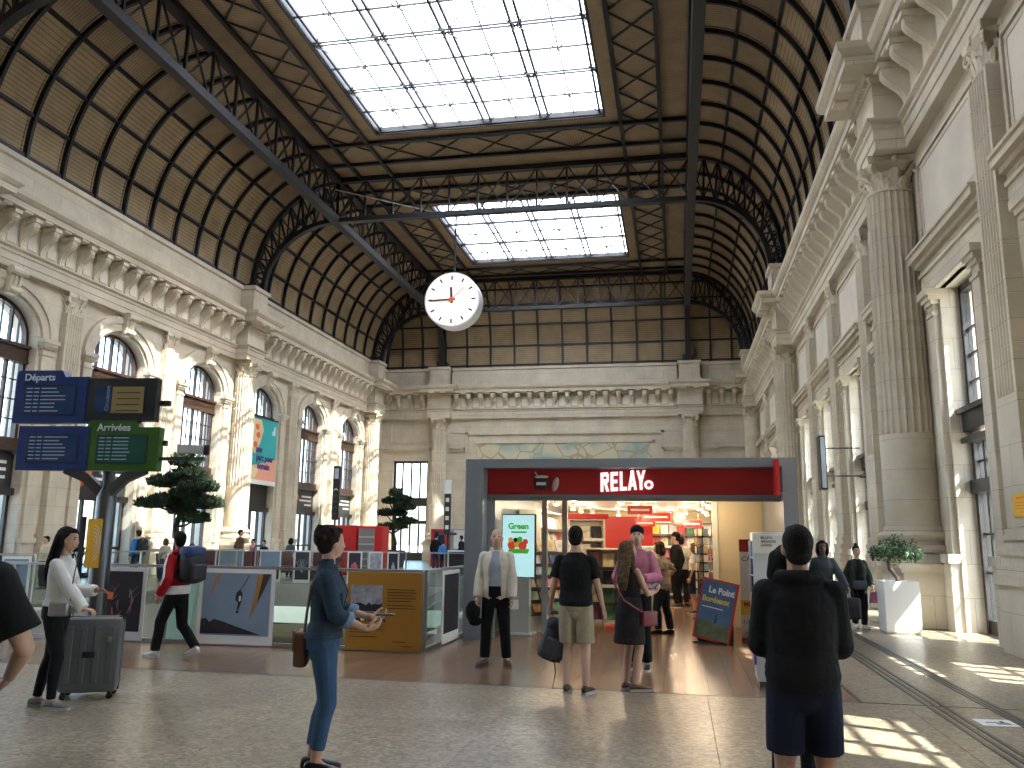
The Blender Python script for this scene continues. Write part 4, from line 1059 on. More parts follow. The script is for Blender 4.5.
# 4 dark photograph on the return side
P = frame_photo('photo_panel', 'white-bordered black photograph on the return side next to the shop', (x1+.075, 13.2, .02), PI/2, .98, 1.09, .06, .15, printm=M['dark_print'])
pr(P, 'glow_print', [(-.4, .45), (.1, .62), (.05, .68), (-.4, .55)], M['brownp'])
# small photographs along the far side
FP = [(230.5, 'tan'), (270, 'sky'), (302, 'dark'), (354.5, 'pink'), (375.5, 'grey'), (393, 'dark')]
FL = ['small photograph of sandy rocks on the far balustrade', 'small photograph of a pale blue sky on the far balustrade', 'small photograph of white lace on black on the far balustrade', 'small photograph of a pink face on the far balustrade', 'small pale grey photograph on the far balustrade', 'small dark photograph on the far balustrade beside the second pine']
for k, (px, kind) in enumerate(FP):
    c = at_depth(px, 560, y1); wd_ = (.95, .80, .60, .52, .50, .42)[k]
    P = frame_photo('small_photo', FL[k], (c.x, y1+.04, 0.0), 0, wd_, 1.10, .05, .12, printm={'tan': M['sky_print'], 'sky': M['sky_print'], 'dark': M['dark_print'], 'pink': M['dark_print'], 'grey': M['grey_print']}[kind], group='small photographs on the far balustrade')
    if kind == 'tan': pr(P, 'rock_print', [(-wd_/2+.05, .12), (wd_/2-.05, .12), (wd_/2-.05, .5), (.1, .62), (-.1, .5), (-wd_/2+.05, .55)], M['tanp'])
    if kind == 'sky': pr(P, 'hill_print', [(-wd_/2+.05, .12), (wd_/2-.05, .12), (wd_/2-.05, .45), (-wd_/2+.05, .48)], M['dark_print'])
    if kind == 'pink': pr(P, 'face_print', [(-.12, .3), (.08, .3), (.12, .6), (.02, .75), (-.12, .65)], M['pinkp'])
    if k == 2:
        for i in range(9): a = (i-4)*.16; b = MB(); b.bar((0, -.026, .35), (max(-.2, min(.2, .45*math.sin(a))), -.026, .35+.45*math.cos(a)), .014, .004); b.build('lace_print', M['grey_print'], P)
    if k == 5: pr(P, 'figure_print', [(-.05, .35), (.06, .35), (.08, .6), (.0, .78), (-.06, .6)], M['grey_print'])
P = frame_photo('small_photo', 'photograph of a green field at the left edge of the picture', (x0+.6, 15.9, .0), .2, .62, 1.10, .05, .14); 
pr(P, 'field_print', [(-.25, .15), (.25, .15), (.25, .5), (-.25, .45)], mat('photo_green', (.12, .22, .05), .5)); pr(P, 'flower_print', [(.0, .5), (.12, .48), (.14, .62), (.02, .64)], M['yellow'], -.03)
b = MB(); b.box(-.3, 0, 0, .3, .25, .03).box(-.03, 0, 0, .03, .04, 1.0); b.build('stand', M['steel_dark'], P)
b = MB(); b.box(x0-.0, 15.3, -.35, x0+1.2, 16.6, -.0); b.build('side_ledge', M['concrete'], sw)
# mint panel
mp = tag(empty('mint_panel', (-8.85, 14.2, -.4), .12), 'pale mint rounded panel leaning behind the glass near the red jacket man', 'panel')
def rrect(w, h, r, n=5):
    return [(x+r*math.cos(a), z+r*math.sin(a)) for x, z, a0 in ((w/2-r, h-r, 0), (-w/2+r, h-r, PI/2), (-w/2+r, r, PI), (w/2-r, r, 1.5*PI)) for a in [a0+PI/2*i/n for i in range(n+1)]]
b = MB(); b.prism([(x+.10*z, z) for x, z in rrect(.42, 1.72, .1)], -.06, .06, 'y'); b.build('body', mat('mint_plastic', (.40, .58, .50), .4), mp)
b = MB(); b.box(-.3, -.2, -.05, .3, .2, .0); b.build('foot', M['steel_dark'], mp)
b = MB(); b.box(-9.6, 13.4, -.75, -8.2, 15.2, -.45); b.box(-9.6, y0, -.75, -8.2, 13.4, -.55); b.build('side_ledge', M['concrete'], sw)
# maroon benches past the well
for i, px in enumerate((215, 252, 285, 326)):
    c = at_depth(px, 560, 30.0)
    B = tag(empty('bench', (c.x, 29.6, 0)), ['maroon padded bench behind the sandy rock photograph', 'maroon padded bench between the rock and sky photographs', 'maroon padded bench left of the lace photograph', 'maroon padded bench right of the lace photograph'][i], 'bench', 'maroon benches past the well')
    b = MB(); b.bbox(-.58, 0, .25, .58, .6, .5, .05); b.build('seat', M['maroon'], B, smooth='auto')
    b = MB(); b.bbox(-.58, .5, .45, .58, .66, 1.0, .05); b.build('backrest', M['maroon'], B, smooth='auto')
    for sx in (-.5, .5): 
        b = MB(); b.box(sx-.04, .05, 0, sx+.04, .6, .26); b.build('leg', M['steel_dark'], B)
# ================================================================== THE SHOP
SX0, SX1, SY, SZ = -3.45, 1.83, 14.0, 2.90
M['shop_grey'] = mat('grey_shop_frame', (.20, .225, .25), .4); M['shop_grey2'] = mat('light_grey_shop', (.30, .32, .34), .45)
M['red'] = mat('shop_red', (.42, .016, .02), .35, noise=(2, .05)); M['red_bright'] = mat('bright_red', (.50, .015, .015), .4)
M['shop_white'] = mat('shop_white', (.70, .66, .58), .5); M['shop_cream'] = mat('shop_cream_wall', (.66, .55, .36), .6)
M['lit_letter'] = mat('lit_white_letter', (.9, .9, .9), .4, emit=((1, 1, 1), .42))
SH = tag(empty('shop_kiosk', (0, SY, 0)), 'grey framed newspaper shop with a red RELAY sign board', 'shop', kind='structure')
b = MB(); b.box(SX0, -.35, 0, SX0+.30, 11.5, SZ); b.build('side_wall', M['shop_grey'], SH)
b = MB(); b.box(SX1-.22, -.35, 0, SX1, 11.5, SZ); b.build('side_wall', M['shop_grey'], SH)
b = MB(); b.box(SX0-.004, -.355, SZ-.14, SX1+.004, .6, SZ+.005); b.build('top_beam', M['shop_grey'], SH)
b = MB(); b.box(SX0+.3, -.02, 2.24, SX1-.22, .10, 2.30); b.box(SX0+.3, -.06, 2.30, SX1-.22, .10, 2.335); b.build('sign_rail', M['shop_grey'], SH)
b = MB(); b.box(SX0+.3, 0, 2.33, SX1-.22, .14, SZ-.14); b.build('sign_board', M['red'], SH)
b = MB(); b.box(SX0, .6, SZ-.1, SX1, 11.5, SZ); b.build('roof', M['shop_grey2'], SH)
b = MB(); b.box(SX0+.3, .1, 2.42, SX1-.22, 11.4, 2.5); b.build('suspended_ceiling', M['shop_white'], SH)
b = MB(); b.box(SX0+.3, 11.2, 0, SX1-.22, 11.4, 2.45); b.build('rear_wall', M['shop_cream'], SH)
b = MB(); b.box(SX0+.30, .05, 0, SX0+.42, .2, 2.26); b.build('door_post', M['shop_grey2'], SH)
# lettering: tall rounded-condensed capitals rising to the right
def glyph(P, strokes, x, s, lean=0):
    pass
def relay(P, x, z, h, w):
    """R E L A Y built as solid letters; each letter a part"""
    y0_, y1_ = -.05, -.005
    def up(px): return (px-x)*.055
    def put_letter(polys):
        b = MB()
        for poly in polys: b.prism([(px, pz+up(px)) for px, pz in poly], y0_, y1_, 'y')
        b.build('letter', M['lit_letter'], P)
    t = w*.33; g = w*.22; c = x
    put_letter([[(c, z), (c+t, z), (c+t, z+h), (c, z+h)], [(c+t, z+h*.80), (c+w*.72, z+h*.80), (c+w*.72, z+h*.64), (c+t, z+h*.64), (c+t, z+h*.42), (c+w*.80, z+h*.42), (c+w, z+h*.55), (c+w, z+h*.90), (c+w*.86, z+h), (c+t, z+h)], [(c+w*.40, z+h*.45), (c+w*.72, z+h*.45), (c+w*1.05, z), (c+w*.70, z)]]); c += w+g
    put_letter([[(c, z), (c+t, z), (c+t, z+h), (c, z+h)], [(c+t, z), (c+w*.9, z), (c+w*.9, z+h*.19), (c+t, z+h*.19)], [(c+t, z+h*.41), (c+w*.82, z+h*.41), (c+w*.82, z+h*.59), (c+t, z+h*.59)], [(c+t, z+h*.81), (c+w*.9, z+h*.81), (c+w*.9, z+h), (c+t, z+h)]]); c += w*.9+g
    put_letter([[(c, z), (c+t, z), (c+t, z+h), (c, z+h)], [(c+t, z), (c+w*.85, z), (c+w*.85, z+h*.19), (c+t, z+h*.19)]]); c += w*.85+g*.5
    put_letter([[(c, z), (c+t, z), (c+w*.72, z+h), (c+w*.40, z+h)], [(c+w*.40, z+h), (c+w*.72, z+h), (c+w*1.1, z), (c+w*.78, z)], [(c+w*.28, z+h*.2), (c+w*.85, z+h*.2), (c+w*.85, z+h*.36), (c+w*.28, z+h*.36)]]); c += w*1.0+g*.2
    put_letter([[(c, z+h), (c+t, z+h), (c+w*.72, z+h*.4), (c+w*.38, z+h*.4)], [(c+w*.78, z+h), (c+w*1.1, z+h), (c+w*.72, z+h*.4), (c+w*.40, z+h*.4)], [(c+w*.38, z), (c+w*.72, z), (c+w*.72, z+h*.42), (c+w*.38, z+h*.42)]]); c += w*1.15
    b = MB(); b.lathe([(.035, -.022), (.075, -.022), (.075, .022), (.035, .022)], 20); b.f = [f for f in b.f if len(f) == 4]; n0 = len(b.v); 
    b.f += [(60+k, 60+(k+1) % 20, (k+1) % 20, k) for k in range(20)]
    b.move(Matrix.Translation((c+.045, -.028, z+.075+up(c))) @ Matrix.Rotation(PI/2, 4, 'X')); b.build('letter', M['lit_letter'], P)
relay(SH, -1.235, 2.385, .315, .135)
b = MB(); b.lathe([(.0, 0), (.065, .0), (.095, .03), (.10, .2), (.085, .215), (0, .215)], 18); b.move(Matrix.Translation((-2.22, -.05, 2.42)) @ Matrix.Diagonal((1, .4, 1, 1))); b.build('cup_emblem', M['black'], SH, smooth='auto')
b = MB(); b.ellipsoid((-2.22, -.06, 2.63), (.12, .045, .028), 14, 8); b.bar((-2.28, -.06, 2.64), (-2.33, -.06, 2.71), .02); b.build('cup_lid_emblem', M['white'], SH, smooth='auto')
b = MB(); b.ellipsoid((-1.99, -.02, 2.51), (.058, .02, .12), 12, 8, Matrix.Rotation(.25, 3, 'Y')); b.build('biscuit_emblem', mat('pale_beige', (.55, .45, .42), .5), SH, smooth='auto')
b = MB(); b.box(-2.30, -.098, 2.49, -2.14, -.09, 2.54); b.build('cup_emblem_band', M['white'], SH)
# red blade sign at the right end
bs = tag(empty('blade_sign', (1.50, SY-.38, 2.30), .0), 'narrow red projecting sign at the right end of the shop front', 'sign')
b = MB(); b.bbox(-.03, -.36, 0, .03, .0, .55, .01); b.build('panel', M['red_bright'], bs); 
for z in (.05, .5): b = MB(); b.bar((0, 0, z), (.25, .06, z), .03); b.build('bracket', M['shop_grey'], bs)

# lamps in the shop ceiling
M['lamp_warm'] = mat('lamp_glow', (1, .9, .7), .4, emit=((1, .80, .55), 14))
def spot(x, y, z, e, lab):
    L_ = tag(empty('ceiling_spot', (x, y, z)), lab, 'lamp', 'shop ceiling spotlights')
    b = MB(); b.lathe([(.045, .0), (.06, .02), (.05, .13), (.02, .15)], 12); b.build('housing', M['white'], L_, smooth='auto')
    b = MB(); b.lathe([(.04, -.012), (.043, .004)], 12); b.build('bulb', M['lamp_warm'], L_)
    d = bpy.data.lights.new('spot_light', 'POINT'); d.energy = e; d.color = (1, .78, .52); d.shadow_soft_size = .05
    o = bpy.data.objects.new('spot_light', d); COL.objects.link(o); o.parent = L_; o.location = (0, 0, -.08)
    b = MB(); b.bar((0, 0, .14), (0, 0, 2.42-z), .02); b.build('stem', M['white'], L_)
for k, (x, y) in enumerate([(-2.3, 15.0), (-2.3, 16.3), (-2.3, 17.6), (-2.3, 19.0), (-2.3, 20.6), (-2.2, 22.4), (-1.0, 15.6), (-.75, 18.2), (-.9, 20.4), (-.6, 22.6), (.55, 16.2), (.45, 18.4), (.6, 20.2), (.2, 21.6), (.75, 22.6), (-1.6, 23.6), (-.2, 24.0)]):
    spot(x, y, 2.26, 13, 'small warm spotlight under the shop ceiling')
b = MB(); b.ellipsoid((0, 0, 0), (.17, .17, .17), 18, 12); gl = b.build('globe_lamp', mat('frosted_globe', (.75, .72, .66), .3), None, (.0, 19.0, 2.08), smooth=True); tag(gl, 'round pale globe hanging under the shop ceiling', 'lamp')
b = MB(); b.bar((0, 0, .17), (0, 0, .34), .012); b.build('cord', M['white'], gl)

# goods --------------------------------------------------------------
PAL = [(.55, .05, .05), (.06, .12, .32), (.62, .52, .32), (.70, .66, .58), (.10, .28, .16), (.52, .22, .05), (.03, .03, .04), (.55, .32, .38), (.68, .58, .08), (.25, .38, .5), (.42, .10, .22), (.75, .72, .7)]
COV = [mat('cover_print_tone', c, .35, noise=(9, .45)) for c in PAL]
MAGM = []
for i, c in enumerate(COV):
    b = MB(); b.box(-.105, -.006, 0, .105, .006, .28); me = b.mesh('magazine', c); MAGM.append(me)
BOOKM = []
for i, c in enumerate(COV):
    b = MB(); b.bbox(-.016, -.07, 0, .016, .07, .19, .002); me = b.mesh('book', c); BOOKM.append(me)
PALN = ['red', 'navy', 'tan', 'cream', 'green', 'orange', 'black', 'pink', 'yellow', 'light blue', 'plum', 'white']; SHN = ['bottom', 'second', 'third', 'fourth', 'fifth', 'top']
def magazine(x, y, z, rz, tilt, place, group, level, top):
    k = random.randrange(len(MAGM)); o = put('magazine', MAGM[k], None, (x, y, z)); o.rotation_euler = (tilt, 0, rz)
    tag(o, '%s magazine on the %s tier of %s' % (PALN[k], 'top' if level == top-1 else SHN[level], place), 'magazine', group); return o
# shelf gondola in the middle of the shop floor, open towards the hall
def gondola(name, label, x, y, rz, w, d, h, levels, lab_items, group, facing=True, stock=True):
    G = tag(empty(name, (x, y, 0), rz), label, 'shelf')
    b = MB(); b.box(-w/2, d/2-.02, .08, w/2, d/2+.02, h); b.build('back_panel', M['shop_white'], G)
    for s_ in (-1, 1): b = MB(); b.bbox(s_*w/2-.02, -d/2, 0, s_*w/2+.02, d/2, h, .005); b.build('side_panel', M['shop_white'], G)
    for i in range(levels):
        z = .12 + (h-.14)*i/levels
        b = MB(); b.bbox(-w/2, -d/2, z-.025, w/2, d/2, z, .004); b.build('shelf', M['shop_white'], G)
        b = MB(); b.box(-w/2, -d/2-.012, z-.03, w/2, -d/2, z+.03); b.build('price_rail', M['steel_dark'] if i % 2 else M['white'], G)
        if stock:
            n_ = int(w/.23)
            for k in range(n_):
                lx = -w/2+.13+k*(w-.26)/max(1, n_-1)
                p = Matrix.Rotation(rz, 3, 'Z') @ Vector((lx, -d/2+.10, 0))
                magazine(x+p.x, y+p.y, z+.004, rz, -.22, lab_items, group, i, levels)
    b = MB(); b.bbox(-w/2-.02, -d/2, h, w/2+.02, d/2+.02, h+.03, .005); b.build('top_board', M['shop_white'], G)
    return G
gondola('magazine_gondola', 'low white shelf unit in the shop middle stocked with magazines', -1.15, 16.3, 0.0, 1.15, .42, 1.42, 4, 'the low white unit in the shop middle', 'magazines on the low middle unit')
gondola('magazine_gondola', 'low white shelf unit seen end-on behind the beige woman', -.62, 17.9, PI/2, 2.2, .42, 1.45, 4, 'the low end-on unit behind the beige tee', 'magazines on the end-on unit')
gondola('wall_shelf', 'tall white shelf along the left inside wall of the shop', -2.86, 18.4, PI/2, 3.6, .42, 2.15, 6, 'the tall left wall shelf', 'magazines on the left wall shelf')
gondola('wall_shelf', 'tall lit shelf across the rear wall of the shop', -.5, 24.9, 0, 3.4, .4, 2.1, 6, 'the lit rear wall shelf', 'goods on the rear shelf')
# slanted newspaper rack left of the entrance
NR_ = tag(empty('newspaper_rack', (-2.40, 15.75, 0), .95), 'slanted tiered newspaper rack left of the shop entrance', 'rack')
b = MB(); b.prism([(-.35, 0), (.25, 0), (.25, 1.5), (.12, 1.5), (-.35, .35)], -.75, .75, 'x'); b.build('frame', M['shop_white'], NR_)
R3 = Matrix.Rotation(.95, 3, 'Z')
for i in range(6):
    y_, z_ = -.36+.075*i, .30+.205*i
    b = MB(); b.box(-.75, y_-.07, z_-.01, .75, y_+.05, z_); b.box(-.75, y_-.075, z_-.01, .75, y_-.066, z_+.05); b.build('tier', M['steel_dark'], NR_)
    for k in range(6):
        p = R3 @ Vector((-.62+.248*k, y_-.045, 0)); magazine(-2.40+p.x, 15.75+p.y, z_+.001, .95+random.uniform(-.06, .06), -.34, 'the slanted rack by the entrance', 'magazines on the slanted rack', i, 6)
# tall inner cabinet with red top and books
gondola('book_case', 'narrow book case with a red cap inside the shop', -1.92, 17.9, .35, .75, .35, 2.0, 5, 'the red-capped narrow case', 'magazines on the red-capped case')
b = MB(); b.bbox(-.45, -.25, 0, .45, .25, .10, .01); tag(b.build('red_cap', M['red_bright'], None, (-1.92, 17.9, 2.032), .35), 'red header board lying on the narrow book case', 'sign')
# red partition, hanging red signs, cream wall
b = MB(); b.bbox(-.62, -.04, 0, .62, .04, 2.2, .01); rp = tag(b.build('red_partition', M['red_bright'], None, (-1.25, 22.2, 0)), 'red partition panel deep in the shop', 'partition')
for k, (px, py, w_, y) in enumerate(((640, 510, .5, 17.5), (656, 517, .62, 18.8), (645, 523, .5, 21.4), (690, 524, .6, 21.8))):
    c = at_depth(px, py, y); H_ = tag(empty('hanging_sign', (c.x, y, c.z)), ['red outlined sign hanging nearest the shop entrance', 'small red sign hanging left of the globe lamp', 'small red sign hanging over the rear of the shop', 'small red sign hanging at the right rear of the shop'][k], 'sign', 'hanging red shop signs')
    b = MB(); b.bbox(-w_/2, -.01, -.09, w_/2, .01, .09, .004); b.build('plate', M['red_bright'], H_)
    for sx in (-w_/3, w_/3): b = MB(); b.bar((sx, 0, .09), (sx, 0, 2.42-c.z), .006); b.build('wire', M['steel'], H_)
    b = MB(); b.box(-w_/2+.06, -.013, -.02, w_/2-.06, -.009, .02); b.build('printed_line', M['shop_white'], H_)
b = MB(); b.bbox(.74, 3.0, 0, SX1-.22, 3.12, 2.42, .01); b.build('cream_partition', M['shop_cream'], SH)
b = MB(); b.box(.66, 2.95, 0, .76, 3.15, 2.42); b.build('partition_post', M['shop_white'], SH)
# postcard spinner
ps = tag(empty('postcard_stand', (.52, 18.6, 0)), 'tall black postcard stand beside the cream partition', 'rack')
b = MB(); b.tube([(0, 0, 0), (0, 0, 1.9)], .02, 8); b.lathe([(.25, 0), (.25, .03)], 16); b.build('stand', M['black'], ps)
cm = [MB().box(-.05, -.004, 0, .05, .004, .15).mesh('postcard', COV[i]) for i in (2, 3, 9, 11)]
for i in range(8):
    for k in range(4):
        a = k*PI/2+.3; o = put('postcard', cm[(i+k) % 4], None, (.52+.16*math.cos(a), 18.6+.16*math.sin(a), .45+.18*i), a+PI/2); tag(o, '%s postcard in row %s of the tall black stand' % (('tan', 'cream', 'light blue', 'white')[(i+k) % 4], ('one', 'two', 'three', 'four', 'five', 'six', 'seven', 'eight')[i]), 'postcard', 'postcards on the black stand')
    b = MB(); b.lathe([(.15, .44+.18*i), (.17, .45+.18*i)], 12); b.build('ring', M['black'], ps)
# lit screen totem
TVL = at_depth(503, 515, 14.7); TVR = at_depth(535, 577, 14.7); tw = TVR.x-TVL.x; th = TVL.z-TVR.z
tv = tag(empty('screen_totem', ((TVL.x+TVR.x)/2, 14.7, 0), -.12), 'upright lit advertising screen with a salad logo beside the entrance', 'screen')
M['scr'] = mat('lit_screen', (.6, .9, .92), .3, emit=((.62, .93, .95), .42)); M['scr_green'] = mat('screen_green', (.08, .5, .03), .4, emit=((.10, .55, .03), .25)); M['scr_red'] = mat('screen_red', (.8, .05, .03), .4, emit=((.9, .08, .04), .25)); M['scr_or'] = mat('screen_orange', (.9, .4, .05), .4, emit=((.95, .4, .05), .25))
b = MB(); b.bbox(-tw/2-.015, -.03, TVR.z-.02, tw/2+.015, .05, TVL.z+.02, .006); b.build('casing', M['black'], tv)
b = MB(); b.box(-tw/2, -.034, TVR.z, tw/2, -.029, TVL.z); b.build('display', M['scr'], tv)
b = MB(); b.bbox(-.16, -.03, .03, .20, .10, TVR.z, .006); b.build('column', M['shop_white'], tv)
b = MB(); b.bbox(-.25, -.18, 0, .28, .2, .03, .006); b.build('foot', M['white'], tv)
zc = TVL.z
text('Green', .145, M['scr_green'], tv, (0, -.036, zc-.24), bold=.006, align='CENTER', extrude=.002)
b = MB(); b.box(-.13, -.037, zc-.31, .15, -.034, zc-.28); b.build('printed_line', M['scr_green'], tv)
for i, (x, z, r, mt) in enumerate(((-.12, -.52, .075, 'scr_red'), (-.02, -.50, .06, 'scr_or'), (.08, -.53, .075, 'scr_red'), (-.14, -.43, .045, 'scr_or'), (.03, -.42, .05, 'scr_green'), (.13, -.46, .05, 'scr_red'), (-.05, -.43, .04, 'black'))):
    b = MB(); b.lathe([(r, -.002), (r, .002)], 14); b.move(Matrix.Translation((x, -.037-.0008*i, zc+z)) @ Matrix.Rotation(PI/2, 4, 'X')); b.build('food_image', M[mt], tv)
b = MB(); b.prism([(-.2, zc-.66), (.18, zc-.66), (.2, zc-.58), (-.17, zc-.58)], -.0375, -.034, 'y'); b.build('food_image', M['scr_green'], tv)
# glazed bay left of the entrance
gp = MB(); gp.box(SX0+.42, .06, .02, -2.35, .075, 2.24); gp.build('shop_window', M['glass'], SH)
for x in (-2.36, -2.0): b = MB(); b.box(x, .9, 0, x+.09, 1.02, 2.42); b.build('inner_post', M['shop_grey2'], SH)

# tilted magazine poster board at the entrance
PB = tag(empty('poster_board', (.46, 14.25, 0), -.42), 'tilted poster board reading Le Point and Bordeaux at the entrance', 'board')
M['poster_sky'] = mat('poster_dusk_blue', (.07, .14, .26), .35, noise=(3, .2)); M['poster_y'] = mat('poster_yellow', (.75, .55, .08), .5)
Rb = Matrix.Rotation(-.20, 4, 'X') @ Matrix.Rotation(.16, 4, 'Y')
def pbp(nm, poly, a, c, mt): b = MB(); b.prism(poly, a, c, 'y'); b.move(Rb); b.build(nm, mt, PB)
pbp('red_border', [(-.37, .05), (.37, .05), (.37, 1.10), (-.37, 1.10)], -.02, .02, M['red_bright'])
pbp('sheet', [(-.335, .085), (.335, .085), (.335, 1.065), (-.335, 1.065)], -.026, -.019, M['poster_sky'])
pbp('landscape_print', [(-.335, .085), (.335, .085), (.335, .36), (.1, .34), (-.1, .38), (-.335, .36)], -.029, -.024, mat('poster_green', (.10, .12, .05), .5, noise=(8, .4)))
pbp('steeple_print', [(.02, .36), (.06, .36), (.04, .58)], -.029, -.024, M['black'])
def pbt(t, s_, mt, x, z, **k):
    o = text(t, s_, mt, PB, (0, 0, 0), **k); o.matrix_local = Rb @ Matrix.Translation((x, -.031, z)) @ Matrix.Rotation(PI/2, 4, 'X')
pbt('Le Point', .155, M['white'], -.20, .86, bold=.005); pbt('Bordeaux', .140, M['poster_y'], -.30, .70, bold=.004)
pbp('printed_line', [(-.28, .60), (.15, .60), (.15, .615), (-.28, .615)], -.029, -.024, M['white'])
b = MB(); b.prism([(.06, .06), (.10, .03), (.24, .0), (.28, .0), (.30, .9), (.26, 1.0)], -.28, .36, 'x'); b.build('easel_back', M['black'], PB)
b = MB(); b.box(-.34, -.02, 0, .34, .28, .03); b.build('foot', M['black'], PB)
PB.scale = (.84, .9, .92)
# cardboard displays: CA / ME
cd = tag(empty('display_column', (1.16, 14.85, 0), -.1), 'tall cardboard display with red header above a yellow ME box', 'display')
b = MB(); b.bbox(-.16, -.12, .0, .16, .12, .70, .004); b.build('lower_box', M['white_board'], cd)
b = MB(); b.box(-.162, -.124, .42, .162, .124, .66); b.build('yellow_band', M['poster_y'], cd)
b = MB(); b.bbox(-.15, -.11, .70, .15, .11, 1.64, .004); b.build('upper_box', M['white_board'], cd)
b = MB(); b.box(-.152, -.114, 1.44, .152, .114, 1.645); b.build('red_header', M['red'], cd); b = MB(); b.box(-.162, -.124, 0, .162, .124, .06); b.build('red_foot', M['red'], cd)
text('CA', .11, M['sign_dark'], cd, (-.12, -.114, 1.29)); text('ME', .10, M['red'], cd, (-.11, -.127, .56), bold=.003); text('1,5€', .09, M['sign_dark'], cd, (-.13, -.124, .29)); text('BOX', .06, M['sign_dark'], cd, (-.10, -.124, .12))
# leaflet tower in the hall
lt = tag(empty('leaflet_tower', (1.12, 10.45, 0), -.02), 'white leaflet tower headed BILLETS GRANDES LIGNES behind the black hoodie', 'stand')
b = MB(); b.bbox(-.27, -.2, .06, .30, .25, 1.72, .02); b.build('body', mat('pale_grey_plastic', (.62, .66, .70), .35), lt, smooth='auto')
b = MB(); b.bbox(-.27, -.215, 1.48, .30, -.19, 1.70, .005); b.build('header', M['white'], lt)
for i, t in enumerate(('BILLETS', 'GRANDES', 'LIGNES')): text(t, .038, M['sign_dark'], lt, (-.18, -.218, 1.645-.042*i), bold=.0006, extrude=.001)
b = MB(); b.box(-.05, -.225, 1.30, .2, -.2, 1.44); b.build('slot_plate', M['sign_dark'], lt); text('INFO', .034, M['sign_dark'], lt, (.12, -.218, 1.62), extrude=.001)
b = MB(); b.box(-.25, -.18, 0, .28, .22, .06); b.build('foot', M['steel_dark'], lt)
for i in range(7):
    for k in range(2):
        c = random.choice(COV); b = MB(); b.box(-.295, -.17+.2*k, .24+.2*i, -.272, -.01+.2*k, .42+.2*i); b.build('leaflet_pocket', c, lt)
# ================================================================== SIGNS, TREES, MACHINES
M['sign_blue'] = mat('departure_blue', (.008, .030, .145), .35); M['sign_green'] = mat('arrival_green', (.035, .115, .018), .35)
M['scr_b'] = mat('screen_blue', (.012, .03, .085), .25, emit=((.02, .05, .14), .05)); M['scr_g'] = mat('screen_dark_green', (.008, .05, .04), .25, emit=((.01, .08, .06), .05)); M['scr_y'] = mat('screen_khaki', (.17, .135, .06), .3, emit=((.3, .24, .1), .05))
M['scr_txt'] = mat('screen_text', (.14, .19, .27), .4, emit=((.45, .55, .65), .05)); M['pale_txt'] = mat('pale_lettering', (.55, .62, .70), .5)
BY_ = 11.1
TB = tag(empty('train_board', (at_depth(102, 500, BY_).x, BY_, 0), .10), 'train information post with blue Départs and green Arrivées boards', 'sign')
BC = Vector((TB.location.x, BY_, 0)); Ri = Matrix.Rotation(-.10, 3, 'Z')
def loc_(px, py):                              # board-local coordinates of a pixel on the board plane
    p = at_depth(px, py, BY_) - BC; return p.x, p.z
def panel(nm, quad, tab, fm, sm, lines, title=None):
    x0_, z1_ = loc_(*quad[0]); x1_, z0_ = loc_(*quad[1]); P = empty(nm, (0, 0, 0), 0, TB)
    poly = [(x0_, z0_), (x1_, z0_), (x1_, z1_)]
    if tab: poly += [(x0_+tab+.06, z1_), (x0_+tab, z1_+.10), (x0_+.02, z1_+.10)]
    poly += [(x0_, z1_)]
    b = MB(); b.prism(poly, -.09, .06, 'y'); b.build('case', fm, P)
    w_ = x1_-x0_; h_ = z1_-z0_
    sx0, sx1, sz0, sz1 = x0_+w_*.14, x1_-w_*.17, z0_+h_*.18, z1_-h_*.20
    b = MB(); b.box(sx0-.015, -.094, sz0-.015, sx1+.015, -.089, sz1+.015); b.build('bezel', M['black'], P)
    b = MB(); b.box(sx0, -.098, sz0, sx1, -.093, sz1); b.build('screen', sm, P)
    for i in range(lines):
        z = sz1-(i+.8)*(sz1-sz0)/(lines+.6)
        for a, l in ((.03, .12), (.18, .10), (.32, random.uniform(.25, .5))): b = MB(); b.box(sx0+a*(sx1-sx0), -.1005, z, sx0+(a+l)*(sx1-sx0), -.097, z+.018); b.build('timetable_line', M['scr_txt'], P)
    if title: text(title, .15, M['pale_txt'], P, (x0_+.13, -.095, z1_-.055), bold=.002)
    return P, (sx0, sx1, sz0, sz1)
panel('departure_panel', ((28, 380), (90, 424)), .72, M['sign_blue'], M['scr_b'], 7, 'Départs')
panel('departure_panel', ((30, 428), (92, 471)), 0, M['sign_blue'], M['scr_b'], 7)
P, q = panel('notice_panel', ((93, 380), (154, 421)), 0, M['black'], M['scr_y'], 0)
b = MB(); b.box(q[0], -.102, q[2], q[0]+.26, -.097, q[3]); b.build('blue_field', M['scr_b'], P)
for i in range(5): b = MB(); b.box(q[0]+.34, -.101, q[3]-.1-i*.09, q[1]-.06, -.097, q[3]-.085-i*.09); b.build('timetable_line', M['black'], P)
o = text('Circulation', .085, M['scr_txt'], P, (q[0]+.22, -.104, q[2]+.03), (PI/2, -PI/2, 0))
panel('arrival_panel', ((94, 428), (156, 471)), .72, M['sign_green'], M['scr_g'], 7, 'Arrivées')
b = MB(); b.lathe([(.14, 0), (.14, 2.15), (.09, 2.3), (.09, 3.9)], 16); b.build('post', M['steel_dark'], TB, (0, .12, 0), smooth='auto')
b = MB(); b.lathe([(.34, 0), (.34, .03), (.16, .05)], 20); b.build('base_plate', M['steel_dark'], TB, (0, .12, 0))
b = MB(); b.path([(-.62, .03, 2.55), (-.3, .05, 2.42), (-.06, .08, 2.2)], .10, .14, up=(0, 1, 0)); b.path([(.62, .03, 2.55), (.3, .05, 2.42), (.06, .08, 2.2)], .10, .14, up=(0, 1, 0)); b.build('yoke', M['steel_dark'], TB)
